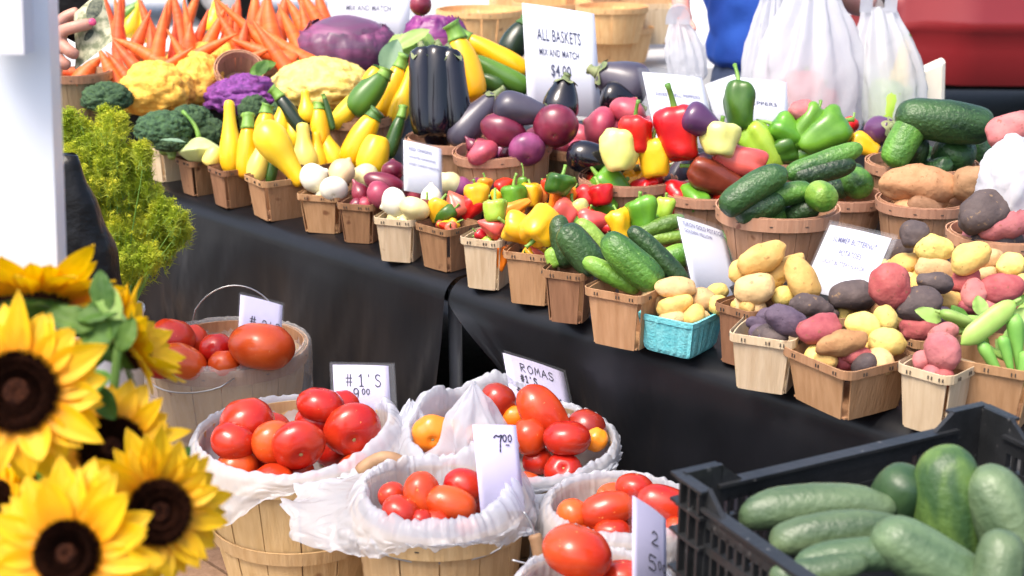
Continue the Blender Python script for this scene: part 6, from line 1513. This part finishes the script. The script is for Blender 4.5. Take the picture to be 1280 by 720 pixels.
chs = [[(pel, .15, .12), (P(0, 0, 1.12), .19, .14), (chest, .19, .13), (P(0, .01, 1.5), .07, .07), (P(0, .0, 1.57), .055, .055), (P(0, -.01, 1.63), .075, .09), (P(0, -.01, 1.72), .08, .1), (P(0, 0, 1.79), .05, .06)],
       [(chest, .19, .13), (shl, .075, .075), (le, .05, .05), (wr, .03, .026), (palm, .04, .018)], [(chest, .19, .13), (shr, .075, .075), (re, .05, .05), (rh, .03, .026), (palm2, .04, .018)],
       [(P(0, -.1, 1.66), .01, .012), (P(0, -.01, 1.63), .075, .09)],
       [(pel, .15, .12), (P(-.1, 0, .86), .075, .075), (P(-.11, -.01, .5), .065, .065), (P(-.11, .03, .1), .042, .042), (P(-.11, -.1, .04), .045, .03)], [(pel, .15, .12), (P(.1, 0, .86), .075, .075), (P(.11, -.01, .5), .065, .065), (P(.11, .03, .1), .042, .042), (P(.11, -.1, .04), .045, .03)]]
chs += fingers((palm, .04, .018), fj, .009) + fingers((palm2, .04, .018), fj2, .009)
skinbody('body', L_(chs), 'skin_pink', pr)
skinbody('shirt', L_([[(P(0, 0, .93), .26, .19), (P(0, 0, 1.0), .27, .2), (P(0, 0, 1.12), .25, .17), (P(0, .02, 1.36), .215, .15), (P(0, .01, 1.47), .1, .09)], [(P(0, .02, 1.36), .215, .15), (shl, .09, .09), (shl.lerp(le, .6), .08, .08)], [(P(0, .02, 1.36), .215, .15), (shr, .09, .09), (shr.lerp(re, .6), .08, .08)]]), 'blue', pr, sub=4)
skinbody('trousers', L_([[(P(0, 0, 1.05), .23, .18), (P(0, 0, .88), .25, .19), (P(-.1, 0, .78), .15, .15), (P(-.11, -.01, .5), .09, .09), (P(-.11, .03, .1), .08, .08)], [(P(0, 0, .88), .25, .19), (P(.1, 0, .78), .15, .15), (P(.11, -.01, .5), .09, .09), (P(.11, .03, .1), .08, .08)]]), 'navy', pr)
head(P(0, -.01, 1.7) + inv, V((0, -1, 0)), pr, 'skin_pink')
# customer at the left, mostly behind the pole, holding out a banknote
T_ = 2.3; gx, gy = -1.0, 2.45; inv = V((-gx, -gy, 0)); pr = empty('person', (gx, gy, 0)); tag(pr, 'person in black behind the white pole holding out a banknote and wallet', 'person', 'customers')
face = V((.5, .85, 0)).normalized(); sd2 = V((face.y, -face.x, 0))
def Q(s_, f_, z): return V((gx, gy, z)) + sd2 * s_ + face * f_
wr = at(30, 72, T_ + .02); palm = at(58, 56, T_); el_ = Q(.2, -.02, 1.12); shr = Q(.19, 0, 1.38); shl = Q(-.19, 0, 1.38)
J = lambda *a: [at(x, y, T_ + d) for x, y, d in a]
fj = [J((78, 38, -.01), (96, 33, -.02), (116, 29, -.01)), J((76, 56, -.01), (88, 65, -.02), (99, 71, -.01)), J((70, 70, -.005), (78, 79, -.015), (89, 84, -.01)), J((60, 78, 0), (68, 88, -.01), (76, 92, -.005)), J((68, 32, .02), (84, 20, .03), (100, 14, .03))]
w2 = at(74, 232, 2.42); e2 = at(20, 170, 2.5); pl2 = at(88, 254, 2.40)
fk = [J((92, 266, .1), (92, 278, .09), (86, 282, .08)), J((88, 268, .1), (87, 281, .09), (82, 284, .08)), J((83, 267, .1), (81, 279, .09), (77, 282, .08)), J((79, 264, .1), (76, 274, .09), (73, 277, .08)), J((96, 252, .09), (98, 262, .08), (95, 270, .08))]
chs = [[(Q(0, 0, .92), .15, .11), (Q(0, 0, 1.05), .13, .1), (Q(0, 0, 1.28), .15, .11), (Q(0, 0, 1.42), .06, .06), (Q(0, .01, 1.48), .045, .045), (Q(0, .02, 1.54), .065, .08), (Q(0, .02, 1.62), .075, .092), (Q(0, .01, 1.69), .05, .055)],
       [(Q(0, .1, 1.565), .009, .011), (Q(0, .02, 1.54), .065, .08)],
       [(Q(0, 0, 1.28), .15, .11), (shr, .06, .06), (el_, .04, .04), (wr, .026, .024), (palm, .036, .024)], [(Q(0, 0, 1.28), .15, .11), (shl, .06, .06), (e2, .04, .04), (w2, .026, .022), (pl2, .034, .02)],
       [(Q(0, 0, .92), .15, .11), (Q(-.08, 0, .8), .085, .085), (Q(-.08, 0, .46), .055, .055), (Q(-.08, -.03, .1), .035, .035), (Q(-.08, .1, .04), .04, .026)], [(Q(0, 0, .92), .15, .11), (Q(.08, 0, .8), .085, .085), (Q(.08, 0, .46), .055, .055), (Q(.08, -.03, .1), .035, .035), (Q(.08, .1, .04), .04, .026)]]
chs += fingers((palm, .036, .024), fj, .0105) + fingers((pl2, .034, .02), fk, .009)
skinbody('body', L_(chs), 'skin', pr)
skinbody('jacket', L_([[(Q(0, 0, .98), .18, .14), (Q(0, 0, 1.1), .165, .13), (Q(0, 0, 1.28), .175, .13), (Q(0, 0, 1.4), .08, .08)], [(Q(0, 0, 1.28), .175, .13), (shr, .075, .075), (el_, .055, .055), (el_.lerp(wr, .7), .045, .045)], [(Q(0, 0, 1.28), .175, .13), (shl, .075, .075), (e2, .055, .055), (e2.lerp(w2, .8), .042, .042)]]), 'black_knit', pr)
skinbody('trousers', L_([[(Q(0, 0, 1.0), .165, .125), (Q(0, 0, .9), .17, .13), (Q(-.085, 0, .78), .1, .1), (Q(-.085, 0, .46), .075, .075), (Q(-.085, -.03, .1), .06, .06)], [(Q(0, 0, .9), .17, .13), (Q(.085, 0, .78), .1, .1), (Q(.085, 0, .46), .075, .075), (Q(.085, -.03, .1), .06, .06)]]), 'navy', pr)
head(Q(0, .02, 1.62) + inv, face, pr, 'skin')
mb = MB(); f0, f1 = fj[0][2], fj[0][1]; d = (f0 - f1).normalized(); mb.add(*lathe([(.0005, .0035), (.004, .003), (.0062, .0015), (.0066, 0)], 14)); nl = mb.build('fingernail', 'nail', pr)
nl.matrix_parent_inverse = Matrix.Translation(inv); mn = (-FW * .9 + d * .5).to_track_quat('Z', 'Y').to_matrix().to_4x4(); mn.translation = f0 - FW * .0085 + d * .002; nl.matrix_world = Matrix.Translation(-inv) @ Matrix.Translation(inv) @ mn
# folded banknote
def note():
    mb = MB(); A, B, D, E = at(93, 16, T_ + .012), at(128, -14, T_ + .02), at(94, 88, T_ + .0), at(141, 52, T_ - .01); mid1 = at(112, 20, T_ + .02); N = 10; vs = []
    for j in range(N + 1):
        v = j / N
        for i in range(N + 1):
            u = i / N; p = (A.lerp(B, u)).lerp(D.lerp(E, u), v); p = p - FW * (.012 * math.sin(u * 3.1) * math.sin(v * 3.1) + .004 * math.sin(v * 7)) ; vs.append(p)
    q = N + 1; fs = [(j * q + i, j * q + i + 1, (j + 1) * q + i + 1, (j + 1) * q + i) for j in range(N) for i in range(N)]
    mb.add(vs, fs); o = mb.build('banknote', 'bill'); tag(o, 'folded greenish banknote held between pink nailed fingers', 'banknote')
    for (u0, u1, v0, v1, mt_) in ((.45, .95, .06, .42, 'bill_dark'), (.3, .6, .55, .68, 'bill_dark')):
        mb = MB(); vs = []
        for j in range(7):
            for i in range(7):
                a_ = i / 6 * 2 - 1; b_ = j / 6 * 2 - 1; k = (1 - .25 * a_ * a_) ; u = (u0 + u1) / 2 + a_ * (u1 - u0) / 2 * (1 - .3 * b_ * b_); v = (v0 + v1) / 2 + b_ * (v1 - v0) / 2 * k
                p = (A.lerp(B, u)).lerp(D.lerp(E, u), v) - FW * (.012 * math.sin(u * 3.1) * math.sin(v * 3.1) + .004 * math.sin(v * 7) + .0008); vs.append(p)
        mb.add(vs, [(j * 7 + i, j * 7 + i + 1, (j + 1) * 7 + i + 1, (j + 1) * 7 + i) for j in range(6) for i in range(6)]); mb.build('printed_oval', mt_, o)
note()
mb = MB(); wa = at(92, 10, T_ + .045); mb.box(wa, (.075, .016, .10), mt=Matrix.Rotation(.5, 3, 'Y')); mb.box(wa + V((0, -.010, .0)), (.07, .003, .094), mt=Matrix.Rotation(.5, 3, 'Y')); o = mb.build('wallet', 'leather', smooth=False); o.modifiers.new('b', 'BEVEL').width = .003; tag(o, 'black leather wallet held behind the banknote', 'wallet')
# handbag hanging at the left
def handbag():
    c = at(70, 345, 2.4); o = empty('handbag', (c.x, c.y, c.z - .10)); tag(o, 'black leather handbag hanging beside the dill', 'handbag')
    mb = MB(); n, m = 40, 20; vs = []
    for j in range(m + 1):
        v = j / m; zz = .31 * v; wx = .115 * (1 - .75 * max(0, v - .25) ** 1.2 - .2 * (1 - v) ** 6); wy = .05 * (1 - .75 * v ** 2 - .4 * (1 - v) ** 6)
        for i in range(n):
            a = 2 * math.pi * i / n; ca, sa = math.cos(a), math.sin(a); k = 1 + .05 * noise.noise(V((ca * 2, sa * 2, v * 5))) + .03 * math.sin(v * 24 + ca * 3) * v
            vs.append((wx * math.copysign(abs(ca) ** .6, ca) * k, wy * math.copysign(abs(sa) ** .6, sa) * k, zz + .01 * noise.noise(V((ca * 3, sa, 3)))))
    mb.add(vs, [(j * n + i, j * n + (i + 1) % n, (j + 1) * n + (i + 1) % n, (j + 1) * n + i) for j in range(m) for i in range(n)] + [tuple(range(n))[::-1], tuple(m * n + k for k in range(n))]); mb.build('bag_body', 'leather', o)
    mb = MB(); mb.tube(spline([(-.04, 0, .29), (-.05, 0, .40), (-.03, 0, .40), (.02, 0, .29)], 16), .006, 8); mb.build('strap', 'leather', o)
handbag()
# ------------------------------------------------------------------ shopping bags
def shopbag(px, py, W, tx, ty, t, label, seed=0, depth=.55, mt='bag', prof=((0, .6), (.03, .82), (.12, .96), (.35, 1), (.55, .93), (.75, .72), (.9, .5), (1, .4)), loops=True, ext=.2):
    c = at(px, py, t); tp_ = at(tx, ty, t); o = empty('shopping_bag', c); tag(o, label, 'plastic bag', 'white shopping bags'); w = W / 2 * t / F; dv = tp_ - c; H = dv.z if dv.z > .05 else .05
    mb = MB(); n, m = 110, 40; vs = []; pf = spline(list(prof), 40)
    zs = [p[0] for p in pf]; rs = [p[1] for p in pf]
    for j in range(len(pf)):
        v, r = zs[j], rs[j]
        for i in range(n):
            a = 2 * math.pi * i / n; ca, sa = math.cos(a), math.sin(a); pl = 1 + (.02 + .16 * v * v) * math.cos(11 * a + seed + 1.2 * math.sin(v * 3)) + .07 * noise.noise(V((ca * 2.5 + seed, sa * 2.5, v * 3))) + .03 * noise.noise(V((ca * 7, sa * 7 + seed, v * 2))) + .10 * (.2 - abs(noise.noise(V((ca * 3.3 + seed, sa * 3.3, v * 6))))) + .05 * (.2 - abs(noise.noise(V((ca * 8 + seed, sa * 8, v * 14)))))
            vs.append((w * r * ca * pl + dv.x * v ** 1.3, w * depth * r * sa * pl + dv.y * v ** 1.3, H * v + .012 * noise.noise(V((ca * 3, sa * 3, seed))) * (v > .1)))
    mb.add(vs, [(j * n + i, j * n + (i + 1) % n, (j + 1) * n + (i + 1) % n, (j + 1) * n + i) for j in range(len(pf) - 1) for i in range(n)] + [tuple(range(n))[::-1]]); mb.build('bag_body', mt, o)
    if loops:
        for k in (-1, 1):
            mb = MB(); N = 22; vs = []
            for i in range(N + 1):
                u = i / N; x = dv.x + k * w * .08 + w * .34 * math.cos(math.pi * u); z = H - .01 + ext * math.sin(math.pi * u) ** .6; y = dv.y + k * .03
                for s_ in (-1, 1): vs.append((x + s_ * .018 * math.cos(math.pi * u) , y + .004 * s_ * k, z + s_ * .018 * math.sin(math.pi * u)))
            mb.add(vs, [(2 * i, 2 * i + 1, 2 * i + 3, 2 * i + 2) for i in range(N)]); mb.build('handle', mt, o)
    return o
shopbag(1008, 172, 138, 1016, -12, 4.2, 'large white plastic shopping bag with pinkish contents, left of the pair', 1)
shopbag(1114, 160, 92, 1098, 10, 4.2, 'white plastic shopping bag with greenish contents beside the red vehicle', 4)
shopbag(952, 150, 60, 966, -10, 4.3, 'slim white shopping bag between blue shirt and large bag', 9)
shopbag(860, 100, 50, 848, 25, 4.4, 'small white bag hanging from the hand of the blue shirted person', 6, ext=.04)
for a in ((1000, 125, 'bel', 60, 50, 'p_red', 'red pepper showing faintly through the large shopping bag', 4.2), (975, 140, 'oni', 40, 50, 'onion_pink', 'pink onion showing faintly inside the large shopping bag', 4.2), (1025, 140, 'bel', 56, 46, 'p_pink', 'pink pepper inside the large shopping bag', 4.22),
          (1110, 130, 'bel', 60, 50, 'p_lime', 'lime pepper showing through the greenish shopping bag', 4.2), (1125, 90, 'ysq', 80, 26, 'yellow', 'yellow squash showing through the greenish shopping bag', 4.2)):
    item(a[2], a[0], a[1], a[3], a[4], 80, a[6], m=a[5], t=a[7])
mb = MB(); c = at(1168, 118, 4.35); n = 24
mb.hexa([V((c.x + x, c.y + y, c.z - .15)) for x, y in ((-.045, -.03), (.03, -.04), (.045, .03), (-.03, .04))], [V((c.x + x - .01, c.y + y, c.z + .10 + x * .5)) for x, y in ((-.055, -.02), (.025, -.035), (.035, .02), (-.035, .03))]); o = mb.build('paper_bag', mat('cream_paper', (.74, .68, .55), (.8, .75, .64), rough=.8), smooth=False); o.modifiers.new('b', 'BEVEL').width = .01; tag(o, 'cream paper bag standing right of the shopping bags', 'paper bag')
# crumpled white bag at the right edge
c = atz(1264, 232, 1.02); t = tz(232, 1.02); mb = MB(); vs = []; n, m = 80, 50
for j in range(m + 1):
    th = math.pi * j / m
    for i in range(n):
        a = 2 * math.pi * i / n; d = V((math.sin(th) * math.cos(a), math.sin(th) * math.sin(a), math.cos(th))); r = 1 + .16 * noise.noise(d * 2.2) + .09 * (abs(noise.noise(d * 5)) - .2) + .04 * noise.noise(d * 11)
        vs.append((d.x * .062 * r, d.y * .07 * r, d.z * .10 * r))
mb.add(vs, [(j * n + i, j * n + (i + 1) % n, (j + 1) * n + (i + 1) % n, (j + 1) * n + i) for j in range(m) for i in range(n)]); o = mb.build('crumpled_bag', 'bag_thick'); o.location = c; tag(o, 'bright white crumpled plastic bag at the right picture edge', 'plastic bag')
# ------------------------------------------------------------------ red vehicle in the background
def car():
    o = empty('parked_car', (4.85, 9.2, 0), R_(-3)); tag(o, 'red vehicle parked behind the stall at the upper right', 'car')
    L, Wd = 5.0, 1.8
    sil = [(-2.5, .42), (-2.5, .8), (-2.42, .98), (-2.3, 1.02), (2.2, 1.05), (2.42, .95), (2.5, .7), (2.5, .42)]
    mb = MB(); nx = 60
    def zt(x):
        for (x0, z0), (x1, z1) in zip(sil[1:-1], sil[2:-1]):
            if x0 <= x <= x1: return z0 + (z1 - z0) * (x - x0) / max(x1 - x0, 1e-5)
        return .7
    # side skins with shoulder, door crease and rocker, wheel arches cut
    prof = [(.0, .0), (.10, .03), (.3, .055), (.46, .06), (.50, .085), (.56, .07), (.75, .05), (1.0, .0)]
    rows = []
    for i in range(nx + 1):
        x = -2.5 + 5.0 * i / nx; zt_ = zt(x); zb = .32; 
        for xc in (-.9, 1.6):
            if abs(x - xc) < .38: zb = max(zb, .32 + math.sqrt(.38 ** 2 - (x - xc) ** 2))
        col = []; ends = 1 - .25 * max(0, abs(x) - 2.1) / .4
        for (f_, bul) in prof: col.append((x, (-Wd / 2 + .06 - bul) * ends, zb + (zt_ - zb) * f_))
        col += [(x, -Wd / 2 * ends * .8, zt_ + .01), (x, 0, zt_ + .03), (x, Wd / 2 * ends * .8, zt_ + .01)]
        for (f_, bul) in prof[::-1]: col.append((x, (Wd / 2 - .06 + bul) * ends, zb + (zt_ - zb) * f_))
        rows.append(col)
    q = len(rows[0]); mb.add([v for r in rows for v in r], [(i * q + j, (i + 1) * q + j, (i + 1) * q + j + 1, i * q + j + 1) for i in range(nx) for j in range(q - 1)] + [tuple(range(q))[::-1], tuple(nx * q + k for k in range(q))]); mb.build('body', 'car', o)
    mb = MB(); mb.hexa([V(p) for p in ((-1.6, -.78, 1.03), (1.9, -.78, 1.05), (1.9, .78, 1.05), (-1.6, .78, 1.03))], [V(p) for p in ((-.8, -.62, 1.62), (1.5, -.62, 1.62), (1.5, .62, 1.62), (-.8, .62, 1.62))]); g = mb.build('window', 'glass', o, smooth=False)
    mb = MB(); mb.box((.35, 0, 1.645), (2.5, 1.3, .05)); 
    for x0, x1 in ((-1.62, -.82), (1.92, 1.52)):
        for s_ in (-1, 1): mb.tube([(x0, s_ * .79, 1.04), (x1, s_ * .64, 1.63)], .035, 6)
    for s_ in (-1, 1): mb.tube([(.3, s_ * .79, 1.04), (.3, s_ * .64, 1.63)], .03, 6)
    mb.build('roof', 'car', o)
    for x in (-.9, 1.6):
        for s_ in (-1, 1):
            mb = MB(); mb.tube([(x, s_ * .70, .33), (x, s_ * .88, .33)], .33, 32); w_ = mb.build('wheel', 'tyre', o); mb = MB(); mb.tube([(x, s_ * .72, .33), (x, s_ * .89, .33)], .2, 24); mb.build('rim', 'rim', w_)
    for x in (-.55, .85, 1.0):
        mb = MB(); mb.box((x, -.93, .72), (.012, .02, .5)); mb.build('door_seam', 'tyre', o, smooth=False)
    for x in (.62, -.8): mb = MB(); mb.box((x, -.925, .88), (.16, .03, .03)); mb.build('door_handle', 'chrome', o, smooth=False)
    mb = MB(); mb.box((0, -.945, .60), (3.0, .03, .05)); mb.build('side_moulding', 'car', o, smooth=False)
    mb = MB(); mb.box((0, 0, .36), (4.6, 1.5, .16)); mb.build('underbody', 'tyre', o, smooth=False)
car()
# ------------------------------------------------------------------ background table, baskets and boxes
def plain_table(cx, cy, l, d, z, label, rz=0):
    o = empty('folding_table', (cx, cy, 0), rz); tag(o, label, 'table'); mb = MB(); mb.box((0, 0, z - .02), (l, d, .035)); mb.build('table_top', 'grey_cloth', o, smooth=False)
    mb = MB(); n = 60; vs = []
    for i in range(n + 1):
        x = -l / 2 + l * i / n
        for j in range(8): v = j / 7; vs.append((x, -d / 2 - .004 - .03 * v - .02 * v * math.sin(i * 1.1) - .01 * v * math.sin(i * .4 + 1), z - .5 * v))
    mb.add(vs, [(i * 8 + j, i * 8 + j + 1, (i + 1) * 8 + j + 1, (i + 1) * 8 + j) for i in range(n) for j in range(7)]); mb.build('cover', 'grey_cloth', o)
    for x in (-l / 2 + .1, l / 2 - .1):
        for y in (-d / 2 + .08, d / 2 - .08): mb = MB(); mb.tube([(x, y, 0), (x, y, z - .03)], .015, 8); mb.build('leg', 'bucket', o)
plain_table(.35, 6.75, 2.6, .9, .74, 'grey covered table with empty baskets far behind the stall')
plain_table(-2.6, 6.6, 2.0, .8, .74, 'grey covered table with yellow squash behind the carrots')
for i, (x, y, w_, rz, lab) in enumerate(((552, 34, 100, .92, 'empty round basket in sunlight behind the frilly purple cabbage'), (600, 12, 110, 1.02, 'sunlit round basket stacked above the others at the back'), (618, 44, 84, .90, 'small round basket left of the baskets sign at the back'),
        (690, 2, 100, 1.0, 'orange wooden basket directly behind the baskets sign'), (765, 8, 90, 1.02, 'wooden basket right of the baskets sign near the picture top'), (775, 34, 84, .92, 'lower wooden basket right of the baskets sign'))):
    round_basket('X%d' % i, x, y, w_, rz, rz - .15, 'w_sunny', lab, 'w_sunny', name='round_basket', group='empty baskets on the background table', n=16)
def openbox(px, py, t, size, mt, label, rz=.2, name='wooden_box', cat='box'):
    c = at(px, py, t); o = empty(name, (c.x, c.y, c.z - size[2] / 2), rz); tag(o, label, cat); x, y, z = size; th = .008
    for (cx, cy, lx, ly) in ((0, -y / 2, x, th), (0, y / 2, x, th), (-x / 2, 0, th, y - th * 1.2), (x / 2, 0, th, y - th * 1.2)):
        mb = MB(); mb.box((cx, cy, z / 2), (lx, ly, z)); mb.build('side_panel', mt, o, smooth=False)
    mb = MB(); mb.box((0, 0, .006), (x - th, y - th, .006)); mb.build('bottom', mt, o, smooth=False)
openbox(815, 30, 6.4, (.22, .2, .16), 'w_pale', 'pale wooden box at the right end of the far table')
openbox(655, 14, 6.7, (.3, .2, .14), 'w_sunny', 'bright wooden crate behind the top of the baskets sign')
openbox(800, 0, 6.9, (.4, .2, .2), 'w_sunny', 'sunlit wooden crate cut off by the picture top')
openbox(735, 10, 6.8, (.25, .2, .2), 'w_tan', 'tan wooden box between the far baskets')
for a in ((166, 26, 'ysq', 44, 22, 70, 'yellow squash on the far table between two carrots', 'yellow'), (180, 34, 'ysq', 40, 18, 100, 'yellow squash tip left of the tallest far gap', 'yellow_deep'), (268, 22, 'ysq', 40, 24, 80, 'yellow squash on the far table right of the leaning carrot', 'yellow'), (262, 44, 'zuc', 40, 16, 60, 'dark zucchini on the far table behind the carrots', 'zuke_black'),
          (156, 20, 'zuc', 40, 16, 40, 'green zucchini on the far table left of the yellow ones', 'zuke_green')):
    item(a[2], *a[:2], *a[3:6], a[6], m=a[7], t=6.3, grp='squash on the far table')
# white canopy wall and van far behind, the bright background between the carrots
o = empty('white_van', (-4.6, 15.0, 0), R_(6)); tag(o, 'white van parked far behind the carrots', 'van')
mb = MB(); mb.box((0, 0, 1.2), (5.2, 2.0, 1.7)); b = mb.build('body', 'white_metal', o, smooth=False); b.modifiers.new('b', 'BEVEL').width = .12; mb = MB(); mb.box((-1.9, -1.012, 1.6), (1.0, .02, .55)); mb.box((-.6, -1.012, 1.6), (1.2, .02, .55)); mb.build('window', 'glass', o, smooth=False)
for x in (-1.7, 1.6):
    for s_ in (-1, 1):
        mb = MB(); mb.tube([(x, s_ * .8, .34), (x, s_ * 1.02, .34)], .34, 28); w_ = mb.build('wheel', 'tyre', o); mb = MB(); mb.tube([(x, s_ * .82, .34), (x, s_ * 1.03, .34)], .2, 20); mb.build('rim', 'rim', w_)
